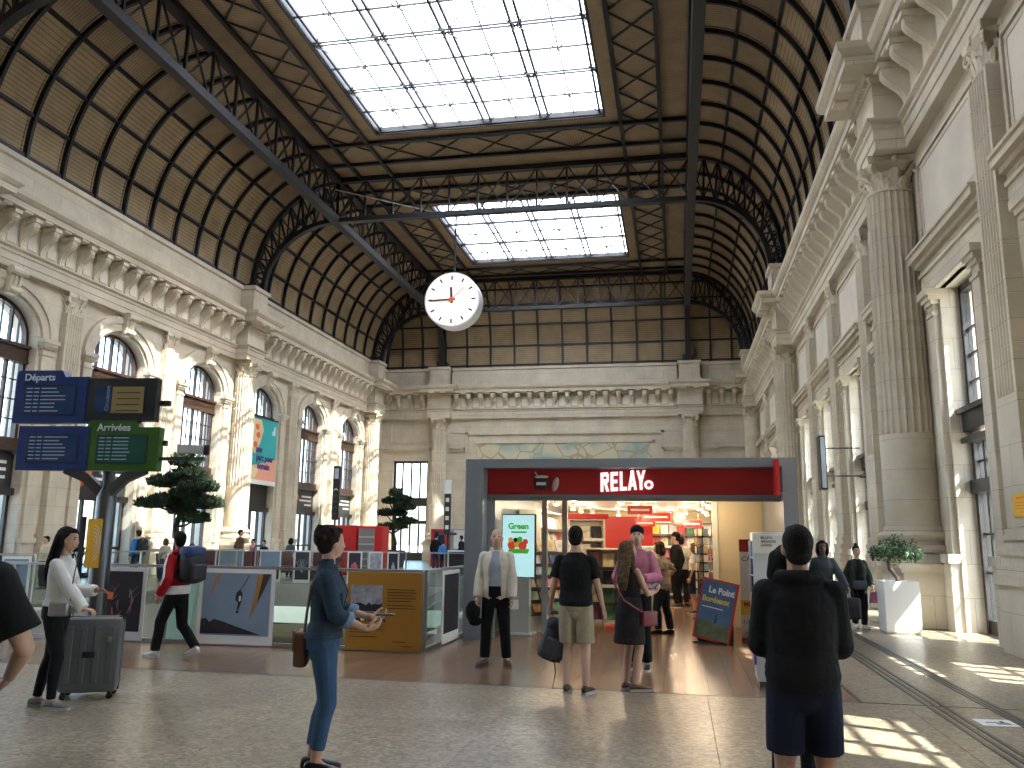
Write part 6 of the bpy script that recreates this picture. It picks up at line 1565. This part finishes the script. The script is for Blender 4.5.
    # shoes
    if shoes:
        for s_, ft, lf, (pts, rad) in zip((-1, 1), feet, lift, legs):
            an = pts[-1]; a_ = math.radians(ft[2]); S_ = empty('shoe', (an.x, an.y, an.z-.085), a_, P); S_.rotation_euler = (-.9*min(1, lf*4), 0, a_)
            b = MB(); rr = []
            for y, hw_, h in ((-.075, .022, .07), (-.06, .036, .085), (0, .038, .10), (.06, .043, .075), (.13, .047, .055), (.185, .038, .042), (.21, .016, .03)):
                rr.append([(hw_*math.cos(t)*(1 if math.sin(t) > -.2 else .92), y, .02+max(0, (h-.02)*(.5+.5*math.sin(t)))) for t in [2*PI*j/12 for j in range(12)]])
            b.rings(rr); b.build('upper', shoes['mat'], S_, smooth=True)
            b = MB(); b.prism([(-.030, -.072), (.030, -.072), (.040, 0), (.046, .07), (.049, .13), (.036, .195), (.012, .217), (-.012, .217), (-.036, .195), (-.049, .13), (-.046, .07), (-.040, 0)], 0, .026, 'z'); b.build('sole', shoes.get('sole', M['sole']), S_)
    if extra: extra(P, U, HM, armc, legs)
    bpy.context.view_layer.update() if False else None
    P['_k'] = k; del P['_k']
    PW = Matrix.Translation(P.location) @ Matrix.Rotation(rz, 4, 'Z') @ Matrix.Diagonal((*P.scale, 1))
    return P, PW, U, armc

def cloth(name, c, n=.12): return mat(name, c, .85, spec=.2, noise=(7, n), bump=(28, .35))
M['skin_a'] = mat('fair_skin', (.50, .30, .21), .5); M['skin_b'] = mat('tan_skin', (.40, .22, .145), .5); M['skin_d'] = mat('deep_skin', (.12, .06, .04), .5)
M['eye'] = mat('eye_dark', (.03, .02, .02), .25); M['lip'] = mat('lip', (.36, .12, .10), .5)
for n_, c in (('hair_black', (.010, .008, .007)), ('hair_brown', (.03, .017, .010)), ('hair_dkbrown', (.016, .010, .007)), ('hair_blond', (.12, .075, .04)), ('hair_grey', (.42, .41, .39)), ('hair_greybrown', (.075, .055, .045))):
    M[n_] = mat(n_, c, .75, spec=.15, noise=(30, .5), bump=(60, .6))
for n_, c in (('black_cloth', (.009, .009, .010)), ('navy_cloth', (.010, .014, .030)), ('denim_jacket', (.032, .056, .085)), ('jeans', (.042, .088, .165)), ('dark_jeans', (.03, .045, .075)), ('white_cloth', (.66, .66, .64)), ('cream_blazer', (.60, .55, .45)), ('pale_shirt', (.34, .38, .47)),
               ('khaki', (.30, .26, .18)), ('dress_dark', (.022, .020, .022)), ('pink_cloth', (.45, .16, .24)), ('beige_cloth', (.50, .44, .34)), ('grey_tee', (.40, .38, .34)), ('red_cloth', (.34, .012, .018)), ('olive', (.035, .045, .035)), ('brown_cloth', (.10, .06, .035)), ('blue_cloth', (.04, .20, .50)), ('slate', (.07, .09, .11))):
    M[n_] = cloth(n_, c)
M['sole'] = mat('pale_sole', (.45, .43, .40), .6); M['sole_dark'] = mat('dark_sole', (.03, .025, .02), .6); M['sneaker'] = mat('white_sneaker', (.68, .68, .67), .5); M['sneaker_grey'] = mat('grey_sneaker', (.22, .22, .22), .5, noise=(20, .5)); M['shoe_brown'] = mat('brown_leather', (.045, .025, .014), .45); M['shoe_black'] = mat('black_shoe', (.012, .012, .012), .4)
M['leather_br'] = mat('tan_bag_leather', (.11, .045, .020), .45); M['leather_red'] = mat('dark_red_leather', (.16, .02, .03), .45); M['silver_bag'] = mat('silver_bag', (.32, .32, .33), .35, .6); M['nylon'] = mat('dark_nylon', (.018, .020, .028), .6, noise=(9, .3), bump=(35, .4)); M['nylon_blue'] = mat('blue_nylon', (.02, .04, .13), .6)
def head_to_H(px_top, py_top, Y): return at_depth(px_top, py_top, Y).z
T_ = lambda mt, **k: dict(mat=M[mt], **k)

def backpack(label, loc, rz, tilt=0.0, straps=True, mt='nylon', sc=1.0):
    B = tag(empty('backpack', loc, rz), label, 'bag'); B.rotation_euler = (0, tilt, rz); B.scale = (sc,)*3
    b = MB(); b.bbox(-.15, -.10, 0, .15, .10, .44, .085); b.build('main_body', M['nylon'], B, smooth=True)
    b = MB(); b.bbox(-.155, -.105, .30, .155, .10, .475, .075); b.build('top_flap', M[mt], B, smooth=True)
    b = MB(); b.bbox(-.12, -.155, .04, .12, -.08, .26, .04); b.build('front_pocket', M['nylon'], B, smooth=True)
    b = MB(); b.tube([(-.04, .03, .45), (-.03, .03, .50), (.03, .03, .50), (.04, .03, .45)], .012, 6); b.build('grab_handle', M['black'], B)
    for s_ in (-1, 1):
        b = MB(); b.path([(s_*.08, .095, .43), (s_*.09, .15, .36), (s_*.10, .15, .2), (s_*.12, .10, .06)], .045, .012, up=(1, 0, 0)); b.build('strap', M['black'], B)
    return B

# ---- man in the black hoodie, close to the viewer
Y = 4.9; p = at_depth(799, 600, Y); H = head_to_H(797, 527, Y)
person('person in a black hoodie and navy shorts seen from behind', (p.x, Y), .03, H, 'm', 1.06, feet=((-.12, 0, 6), (.12, .02, -6)), arms=[dict(wrist=(-.07, .27, 1.10), pole=(-.55, -.7, -.6), palm=(1, 0, 0)), dict(wrist=(.08, .27, 1.10), pole=(.55, -.7, -.6), palm=(-1, 0, 0))], head=(.05, -.16), skin='skin_b',
       top=T_('black_cloth', e=.026, hem=.86, hood=True, loose=.016, name='hoodie'), bottom=dict(kind='shorts', mat=M['navy_cloth'], len=.42, e=.02), shoes=dict(mat=M['sneaker']), vox=.011)
# white shirt hem peeping out: thin band
Yc = 5.6; pc = at_depth(787, 600, Yc)
person('person with dark hair hidden in front of the black hoodie', (pc.x, Yc), -.3, head_to_H(780, 547, Yc), 'f', .92, arms=[dict(wrist=(-.10, .25, 1.15)), dict(wrist=(.10, .25, 1.15))], hair=('bob', 'hair_black'), top=T_('black_cloth', e=.02), bottom=dict(kind='leggings', mat=M['black_cloth']), shoes=dict(mat=M['sneaker']), vox=.018)
# ---- woman in denim
g = ground(318, 771); 
P, PW, U, ar = person('person in a denim jacket and blue jeans holding a phone', (g.x, g.y), -1.25, head_to_H(333, 527, g.y), 'f', 1.02, feet=((-.06, -.02, 10), (.07, .02, -12)), arms=[dict(wrist=(-.12, .33, 1.07), pole=(-.6, -.7, -.6), dir=(.3, .9, .1), palm=(.6, 0, .7), curl=.6), dict(wrist=(.10, .30, 1.01), pole=(.6, -.7, -.6), dir=(-.3, .9, .15), palm=(-.6, 0, .7), curl=.6)], head=(.55, .05),
       hair=('bun', 'hair_dkbrown'), top=T_('denim_jacket', e=.018, hem=.94, collar=True, sleeve=.74, loose=.010, name='denim_jacket'), bottom=dict(kind='trousers', mat=M['jeans'], len=.90, slim=.55), shoes=dict(mat=M['shoe_black'], sole=M['sole_dark']), vox=.010)
M['denim_dark'] = cloth('denim_seam', (.03, .06, .10)); M['denim_pale'] = cloth('denim_cuff', (.16, .24, .34))
def band(P, U, sex, z0, z1, e, mt, nm):
    b = MB(); rr = []
    for z, ee in ((z0, e-.012), (z0+.004, e), (z1-.004, e), (z1, e-.012)):
        _, rx, ry, yo = interp(TORSO[sex], z); rr.append([U @ Vector(((rx+ee)*math.cos(a), yo+(ry+ee)*math.sin(a), z)) for a in [2*PI*i/28 for i in range(28)]])
    b.rings(rr); b.build(nm, mt, P, smooth='auto')
band(P, U, 'f', .935, .985, .027, M['denim_jacket'], 'hem_band'); band(P, U, 'f', 1.262, 1.270, .0225, M['denim_dark'], 'yoke_seam')
for pts, rad in ar:
    P_, R_ = resample(pts, [r+.034 for r in rad], .76); e_ = P_[-1]; d_ = (P_[-1]-P_[-2]).normalized(); b = MB(); b.tube([e_-d_*.05, e_-d_*.045, e_-d_*.005, e_], [R_[-1]-.012, R_[-1], R_[-1], R_[-1]-.012], 14); b.build('rolled_cuff', M['denim_pale'], P, smooth='auto')
for s_ in (-1, 1):
    _, rx, ry, yo = interp(TORSO['f'], 1.23); x = s_*.075; y = yo+(ry+.018)*math.sqrt(1-(x/(rx+.018))**2); b = MB(); b.bbox(x-.042, y-.02, 1.17, x+.042, y+.006, 1.265, .006); b.move(U); b.build('chest_pocket', M['denim_jacket'], P)
b = MB(); b.path([U @ Vector((0, interp(TORSO['f'], z)[2]*1.02+interp(TORSO['f'], z)[3]+.020, z)) for z in (.94, 1.06, 1.16, 1.27, 1.36, 1.42)], .03, .008, up=(1, 0, 0)); b.build('button_placket', M['denim_dark'], P)
q = PW @ (U @ Vector((0.0, .44, 1.10))); b = MB(); b.bbox(-.036, -.07, -.004, .036, .07, .006, .003); o = tag(b.build('phone', M['black'], None, q, -1.25), 'dark phone in the hands of the person in denim', 'phone'); b = MB(); b.box(-.031, -.06, .005, .031, .06, .0075); b.build('screen', M['scr_b'], o)
q = PW @ Vector((-.08, -.17, .90)); B = tag(empty('shoulder_bag', q, -1.25), 'brown leather bag at the hip of the person in denim', 'bag'); b = MB(); b.bbox(-.13, -.05, -.17, .13, .05, .08, .03); b.build('pouch', M['leather_br'], B, smooth=True); b = MB(); b.bbox(-.135, -.058, -.06, .135, -.04, .085, .01); b.build('flap', M['leather_br'], B)
b = MB(); b.tube([(.10, .02, .06), (.12, .035, .22), (.17, .06, .40), (.20, .14, .515), (.20, .22, .50)], .010, 6); b.build('strap', M['leather_br'], B)
# ---- girl with the suitcase
g = ground(47, 708)
P, PW, U, ar = person('person in a white jacket with long black hair beside the grey suitcase', (g.x, g.y), -1.35, head_to_H(68, 528, g.y), 'f', .98, feet=((-.05, -.10, 6), (.07, .10, -8)), lean=.02, arms=[dict(wrist=(-.13, .30, 1.13), pole=(-.5, -.6, -.8), dir=(.2, 1, .05), palm=(.5, 0, -.8), curl=.35), dict(wrist=(.16, .36, .93), pole=(.6, -.7, -.4), dir=(0, 1, -.1), palm=(0, -.1, -1), curl=.9)], head=(-.05, .06),
       hair=('long', 'hair_black'), top=T_('white_cloth', e=.022, hem=.98, loose=.014, name='jacket'), bottom=dict(kind='leggings', mat=M['black_cloth']), shoes=dict(mat=M['sneaker_grey']), vox=.011, face=True)
hand_w = PW @ (ar[1][0][-1]+Vector((0, .07, -.01)))
g2 = ground(88, 697); rzs = -1.35+.25
SCa = tag(empty('suitcase', (g2.x, g2.y, 0), rzs), 'large grey hard-shell suitcase on wheels', 'suitcase'); M['case'] = mat('grey_shell', (.105, .11, .115), .38)
b = MB(); b.bbox(-.17, -.27, .06, .17, .27, .78, .06); b.build('shell', M['case'], SCa, smooth='auto')
for i in range(4): b = MB(); y = -.19+.125*i; b.bbox(-.178, y-.03, .16, .178, y+.03, .70, .008); b.build('ridge', M['case'], SCa)
b = MB(); b.box(-.004, -.274, .07, .004, .274, .785); b.build('zip_band', M['black'], SCa)
for sx in (-.13, .13):
    for sy in (-.21, .21): w_ = empty('wheel', (sx, sy, .03), 0, SCa); b = MB(); b.lathe([(.03, -.012), (.03, .012)], 12); b.move(Matrix.Rotation(PI/2, 4, 'Y')); b.build('tyre', M['black'], w_); b = MB(); b.box(-.02, -.02, 0, .02, .02, .04); b.build('fork', M['black'], w_)
b = MB(); b.bbox(.165, -.06, .40, .19, .06, .46, .008); b.build('side_handle', M['black'], SCa); b = MB(); b.box(.176, .16, .55, .182, .20, .60); b.build('badge', M['steel'], SCa)
hl = Matrix.Rotation(-rzs, 3, 'Z') @ (hand_w - SCa.location)
b = MB(); b.bar((-.10, -.23, .76), (-.10, -.23, max(.86, hl.z-.01)), .016); b.bar((.10, -.23, .76), (.10, -.23, max(.86, hl.z-.01)), .016); b.tube([(-.11, -.23, max(.86, hl.z-.01)), (.11, -.23, max(.86, hl.z-.01))], .016, 8); b.build('pull_handle', M['steel'], SCa)
q = PW @ Vector((.22, .12, .98)); B = tag(empty('crossbody_bag', q, -1.35), 'small silver crossbody bag on the person in white', 'bag'); b = MB(); b.bbox(-.03, -.09, -.08, .03, .09, .05, .02); b.build('pouch', M['silver_bag'], B, smooth=True); b = MB(); b.tube([(0, .10, .06), (-.05, .08, .25), (-.14, .06, .42), (-.22, -.02, .50)], .006, 6); b.build('strap', M['black'], B)
# ---- man in red
g = ground(172, 658)
P, PW, U, ar = person('person in a red jacket striding left with a dark backpack', (g.x, g.y), 1.30, head_to_H(183, 529, g.y), 'm', .98, feet=((-.08, .30, 0), (.08, -.30, 0)), lift=(0, .07), hips=(0, .0, -.045), lean=.05, arms=[dict(wrist=(-.26, .05, .90)), dict(wrist=(.20, .22, 1.02), pole=(.3, -1, -.3))], head=(-.45, -.05), skin='skin_b',
       hair=('short', 'hair_black'), top=T_('red_cloth', e=.022, hem=.98, hood=True, loose=.014, name='jacket', under=T_('white_cloth', e=.03, hem=.90, neck=1.02, sleeve=0)), bottom=dict(kind='trousers', mat=M['black_cloth'], e=.008), shoes=dict(mat=M['sneaker']), vox=.013)
for i in (0,):
    pts = ar[0][0]; b = MB(); off = Vector((-.078, .0, .012)); b.path([pts[0]+Vector((-.03, 0, .075)), pts[1]+off, pts[2]+off*.9, pts[3]+off*.85, pts[4]+off*.6], .03, .012, up=(0, 1, 0)); b.build('white_stripe', M['white_cloth'], P)
q = PW @ Vector((0, -.24, 1.0)); backpack('dark backpack with a blue top worn by the person in red', q, 1.30, mt='nylon_blue', sc=1.05)
# ---- man in the cream blazer
g = ground(495, 665)
P, PW, U, ar = person('person in a cream blazer and blue shirt standing before the screen', (g.x, g.y), PI+.08, head_to_H(491, 529, g.y), 'm', 1.0, feet=((-.15, .02, 18), (.14, .03, -18)), arms=[dict(wrist=(-.225, .09, .86), curl=.7), dict(wrist=(.235, .07, .86), curl=.9)], head=(.08, -.04),
       hair=('bald', 'hair_grey'), top=T_('cream_blazer', e=.026, hem=.82, flare=.015, loose=.012, name='blazer', collar=True, front=dict(mat=M['pale_shirt'], z0=1.0, w0=.082, w1=.085, w2=.080, low=M['black_cloth'])), bottom=dict(kind='trousers', mat=M['black_cloth'], e=.02), shoes=dict(mat=M['shoe_brown'], sole=M['sole_dark']), vox=.012, face=True)
q = PW @ Vector((.29, .10, .74)); B = tag(empty('cap_in_hand', q, .4), 'black cap dangling from the hand of the person in the blazer', 'cap'); b = MB(); b.ellipsoid((0, 0, -.06), (.10, .06, .14), 14, 10); b.build('crown', M['black_cloth'], B, smooth=True); b = MB(); b.ellipsoid((.03, -.03, -.18), (.09, .02, .06), 12, 8); b.build('brim', M['black_cloth'], B, smooth=True)
q = PW @ Vector((-.26, .12, .78)); b = MB(); b.bbox(-.05, -.01, -.06, .05, .01, .06, .004); tag(b.build('folded_paper', M['white_board'], None, q, .3), 'folded white paper in the other hand of the blazer wearer', 'paper')
# ---- man in black tee holding a backpack
g = ground(576, 692)
P, PW, U, ar = person('person in a black tee and khaki shorts holding a backpack', (g.x, g.y), -.08, head_to_H(577, 527, g.y), 'm', 1.03, feet=((-.09, -.02, 6), (.13, -.06, -14)), arms=[dict(wrist=(-.30, .06, .87), curl=1.1), dict(wrist=(.29, .06, .86), curl=.5)], head=(.02, 0), hair=('short', 'hair_black'),
       top=T_('black_cloth', e=.020, hem=.90, sleeve=.36, loose=.018), bottom=dict(kind='shorts', mat=M['khaki'], len=.46, e=.02), shoes=dict(mat=M['shoe_brown']), vox=.011)
q = PW @ Vector((-.33, .08, .80)); backpack('black backpack hanging from the hand of the person in khaki shorts', q-Vector((0, 0, .50)), .3, .35, sc=.98)
b = MB(); b.path([q+Vector((.08, -.08, -.45)), q+Vector((.10, -.10, -.60)), q+Vector((.07, -.10, -.78))], .025, .008, up=(0, 1, 0)); tag(b.build('loose_strap', M['black']), 'loose black strap hanging below the held backpack', 'strap')
# ---- woman in the dark dress
g = ground(631, 690)
P, PW, U, ar = person('person with long hair in a dark sleeveless dress', (g.x, g.y), -.75, head_to_H(627, 541, g.y), 'f', 1.0, feet=((-.06, .02, 12), (.10, .02, -22)), arms=[dict(wrist=(-.10, .28, 1.12), pole=(-.6, -.7, -.6), dir=(.2, .9, .3), palm=(.6, 0, .6), curl=.6), dict(wrist=(.13, .30, 1.14), pole=(.6, -.6, -.7), dir=(-.2, .9, .3), palm=(-.6, 0, .6), curl=.6)], head=(-.1, -.2), hair=('long', 'hair_blond'),
       top=T_('dress_dark', e=.014, hem=1.0, neck=1.44, sleeve=0, name='dress_bodice'), bottom=dict(kind='skirt', mat=M['dress_dark'], hem=.54, flare=.035), shoes=dict(mat=M['leather_br']), vox=.012)
q = PW @ Vector((.22, .10, .86)); B = tag(empty('crossbody_bag', q, -.75), 'dark red crossbody bag on the person in the dress', 'bag'); b = MB(); b.bbox(-.03, -.11, -.10, .03, .11, .06, .02); b.build('pouch', M['leather_red'], B, smooth=True); b = MB(); b.tube([(0, -.10, .05), (-.10, -.28, .18), (-.26, -.28, .36), (-.33, -.16, .52)], .011, 6); b.build('strap', M['leather_red'], B)
q = PW @ (U @ Vector((.0, .41, 1.20))); b = MB(); b.bbox(-.035, -.06, -.004, .035, .06, .006, .003); o = tag(b.build('phone', M['black'], None, q, -.75), 'phone in the hands of the person in the dress', 'phone'); o.rotation_euler = (.5, 0, -.75)
# ---- cap and pink sweater behind her
g = ground(648, 672)
person('person in a black cap and pink sweater behind the dark dress', (g.x-.12, g.y+.15), PI-.15, head_to_H(628, 527, g.y+.15), 'm', .98, arms=[dict(wrist=(-.12, .25, 1.12), pole=(-.7, -.4, -.8)), dict(wrist=(.12, .26, 1.10), pole=(.7, -.4, -.8))], head=(.15, -.1), hair=('cap', 'hair_black'), top=T_('pink_cloth', e=.020, hem=.92, loose=.010, name='sweater', capdir=-.09), bottom=dict(kind='trousers', mat=M['black_cloth']), shoes=dict(mat=M['shoe_black'], sole=M['sole']), vox=.014, face=True)
# ---- people in the shop
g = ground(663, 634)
person('person in a long beige tee and jeans browsing in the shop', (g.x, g.y), 1.25, head_to_H(662, 542, g.y), 'f', 1.12, feet=((-.08, .10, 0), (.08, -.08, -6)), lean=.06, arms=[dict(wrist=(-.20, .10, 1.0), pole=(-.3, -1, 0)), dict(wrist=(.20, -.02, 1.02), pole=(.5, -1, .2))], hair=('bob', 'hair_greybrown'), top=T_('beige_cloth', e=.03, hem=.80, sleeve=.40, loose=.02), bottom=dict(kind='trousers', mat=M['dark_jeans'], e=.018), shoes=dict(mat=M['shoe_black'], sole=M['sole_dark']), vox=.015)
g = ground(683, 606)
person('person in a grey tee and black trousers deeper in the shop', (g.x, g.y), -.2, head_to_H(680, 537, g.y), 'm', 1.0, arms=[dict(wrist=(-.27, .02, .9)), dict(wrist=(.26, .05, .88))], hair=('short', 'hair_black'), top=T_('grey_tee', e=.022, hem=.92, sleeve=.35, loose=.016), bottom=dict(kind='trousers', mat=M['black_cloth']), shoes=dict(mat=M['shoe_black'], sole=M['sole_dark']), vox=.018)
g = ground(704, 601)
P, PW, U, ar = person('person in a black top beside a dark wheeled case in the shop', (g.x, g.y), .3, head_to_H(706, 546, g.y), 'f', 1.0, hair=('long', 'hair_brown'), arms=[dict(wrist=(-.26, .05, .88)), dict(wrist=(.18, .2, 1.05), pole=(.5, -1, 0))], top=T_('black_cloth', e=.018, hem=.92, sleeve=.2), bottom=dict(kind='trousers', mat=M['dark_jeans']), shoes=dict(mat=M['shoe_black'], sole=M['sole_dark']), vox=.018)
q = PW @ Vector((-.42, .02, 0)); B = tag(empty('trolley_case', (q.x, q.y, 0), .3), 'small dark wheeled case inside the shop', 'suitcase'); b = MB(); b.bbox(-.19, -.12, .05, .19, .12, .58, .05); b.build('shell', M['nylon'], B, smooth='auto'); b = MB(); b.tube([(-.1, .1, .55), (-.1, .1, .9), (.1, .1, .9), (.1, .1, .55)], .01, 6); b.build('pull_handle', M['black'], B)
for sx in (-.13, .13): b = MB(); b.lathe([(.025, -.01), (.025, .01)], 10); b.move(Matrix.Translation((sx, .08, .028)) @ Matrix.Rotation(PI/2, 4, 'Y')); b.build('wheel', M['black'], B)
c = at_depth(692, 560, 19.6); person('blond person standing beside the black top in the shop', (c.x+.05, 19.9), 1.1, 1.55, 'f', .92, hair=('bob', 'hair_blond'), top=T_('white_cloth', e=.018, sleeve=.3), bottom=dict(kind='skirt', mat=M['navy_cloth'], hem=.5, flare=.05), shoes=dict(mat=M['shoe_black']), vox=.02)
c = at_depth(676, 540, 21.5); person('person in black with a dark cap at the rear counter', (c.x, 21.5), 1.2, 1.80, 'm', 1.0, hair=('cap', 'hair_black'), top=T_('black_cloth', e=.024, name='jacket', capdir=.09), bottom=dict(kind='trousers', mat=M['black_cloth']), shoes=dict(mat=M['shoe_black']), vox=.02)
# ---- two women coming along the window wall
g = ground(861, 629)
P, PW, U, ar = person('person in an olive cardigan walking along the window wall', (g.x, g.y), PI+.12, head_to_H(859, 546, g.y), 'f', 1.0, feet=((-.07, .08, 6), (.06, -.12, -6)), lift=(0, .02), arms=[dict(wrist=(-.25, .10, .92), curl=1.0), dict(wrist=(.24, .02, .9), curl=.9)], hair=('topknot', 'hair_black'), top=T_('olive', e=.032, hem=.80, flare=.02, loose=.014, name='cardigan', front=dict(mat=M['black_cloth'], z0=.82, w0=.07, w1=.075, w2=.075, name='top_front')), bottom=dict(kind='trousers', mat=M['black_cloth']), shoes=dict(mat=M['sneaker']), vox=.014, face=True)
q = PW @ Vector((.02, .20, .93)); B = tag(empty('crossbody_bag', q, .1), 'small grey crossbody bag on the person in olive', 'bag'); b = MB(); b.bbox(-.12, -.03, -.08, .12, .03, .08, .02); b.build('pouch', M['slate'], B, smooth=True); b = MB(); b.tube([(-.1, 0, .06), (-.12, .02, .3), (-.10, .12, .52)], .008, 6); b.build('strap', M['black'], B)
q = PW @ Vector((-.27, .14, .60)); B = tag(empty('carrier_bag', q, .2), 'pink carrier bag in the hand of the person in olive', 'bag'); b = MB(); b.rings([[(-.06, -.03, 0), (.06, -.03, 0), (.06, .03, 0), (-.06, .03, 0)], [(-.09, -.04, -.2), (.09, -.04, -.2), (.09, .04, -.2), (-.09, .04, -.2)]]); b.move(Matrix.Translation((0, 0, .16))); b.build('pouch', M['pink_cloth'], B); b = MB(); b.tube([(-.04, 0, .15), (-.02, 0, .24), (.02, 0, .24), (.04, 0, .15)], .006, 6); b.build('handle', M['pink_cloth'], B)
Y = 15.6; c = at_depth(824, 580, Y)
P, PW, U, ar = person('person in a blue-grey denim jacket half hidden behind the black hoodie', (c.x, Y), PI-.1, head_to_H(822, 541, Y), 'f', 1.04, feet=((-.08, .05, 6), (.08, -.1, -6)), arms=[dict(wrist=(-.36, .14, .92), curl=1.0), dict(wrist=(.24, .05, .9))], skin='skin_d', hair=('bob', 'hair_black'), top=T_('slate', e=.028, hem=.90, loose=.014, name='jacket'), bottom=dict(kind='skirt', mat=M['pink_cloth'], hem=.45), shoes=dict(mat=M['pink_cloth']), vox=.014, face=True)
q = PW @ Vector((-.40, .16, .62)); B = tag(empty('hand_bag', q, .1), 'black handbag in the hand of the person in blue-grey denim', 'bag'); b = MB(); b.bbox(-.18, -.06, -.24, .18, .06, .12, .05); b.build('pouch', M['nylon'], B, smooth=True); b = MB(); b.tube([(-.08, 0, .1), (-.05, 0, .26), (.05, 0, .26), (.08, 0, .1)], .01, 6); b.build('handle', M['black'], B)
# ---- person cut by the left edge
Y = 3.0; c = at_depth(-47, 600, Y)
person('person in a black tee cut off at the left edge', (c.x, Y), .1, 1.80, 'm', 1.05, arms=[dict(wrist=(-.25, .05, .9)), dict(wrist=(.13, .20, 1.0), pole=(1, -.5, -.25))], top=T_('black_cloth', e=.026, hem=.9, sleeve=.42, loose=.03), bottom=dict(kind='trousers', mat=M['dark_jeans']), shoes=dict(mat=M['sneaker']), vox=.012, hair=('short', 'hair_brown'))
# ---- travellers beyond the well
def far(label, px, py, Y, rz, H, sex, top, bottom, hair, vox=.028, **k):
    c = at_depth(px, py, Y); return person(label, (c.x, Y), rz, H, sex, 1.0, top=T_(top, e=.028, loose=.014), bottom=dict(kind='trousers', mat=M[bottom]), hair=hair, shoes=dict(mat=M['shoe_black']), vox=vox, **k)
P, PW, U, ar = far('person in bright blue with a backpack beyond the left pine', 138, 540, 25.6, 1.3, 1.72, 'm', 'blue_cloth', 'dark_jeans', ('short', 'hair_brown')); backpack('dark backpack on the person in bright blue', PW @ Vector((0, -.25, 1.0)), 1.3)
far('person in a brown jacket beside the fluted column', 240, 545, 31.2, -.6, 1.80, 'm', 'brown_cloth', 'dark_jeans', ('short', 'hair_brown'), head=(-.6, 0))
far('person in pink beside the brown jacket', 253, 545, 31.4, 2.6, 1.45, 'f', 'pink_cloth', 'navy_cloth', ('short', 'hair_brown'))
far('person in black by the second arched doorway', 264, 545, 31.0, 2.9, 1.40, 'm', 'black_cloth', 'black_cloth', ('short', 'hair_black'))
far('person with dark hair right of the second doorway', 291, 545, 31.0, 0, 1.50, 'f', 'slate', 'navy_cloth', ('bob', 'hair_black'))
far('person in pale clothes behind the pine trunk', 166, 545, 26.5, .4, 1.45, 'f', 'beige_cloth', 'jeans', ('bob', 'hair_blond'))
far('person with dark hair behind the left glass', 46, 545, 21.6, 2.8, 1.50, 'm', 'beige_cloth', 'navy_cloth', ('short', 'hair_black'))
far('person with dark hair behind the train board post', 78, 545, 22.5, 2.8, 1.62, 'f', 'black_cloth', 'black_cloth', ('bob', 'hair_black'))
far('person in black at the red ticket machine', 436, 550, 41, 0, 1.78, 'm', 'black_cloth', 'dark_jeans', ('short', 'hair_black'))
far('person in blue shorts at the red ticket machine', 443, 555, 40.6, .2, 1.45, 'm', 'blue_cloth', 'navy_cloth', ('short', 'hair_brown'))
far('person in dark clothes left of the pale ticket machine', 461, 552, 42.5, 1.2, 1.70, 'f', 'navy_cloth', 'black_cloth', ('short', 'hair_black'))
bpy.data.scenes.remove(TMP)
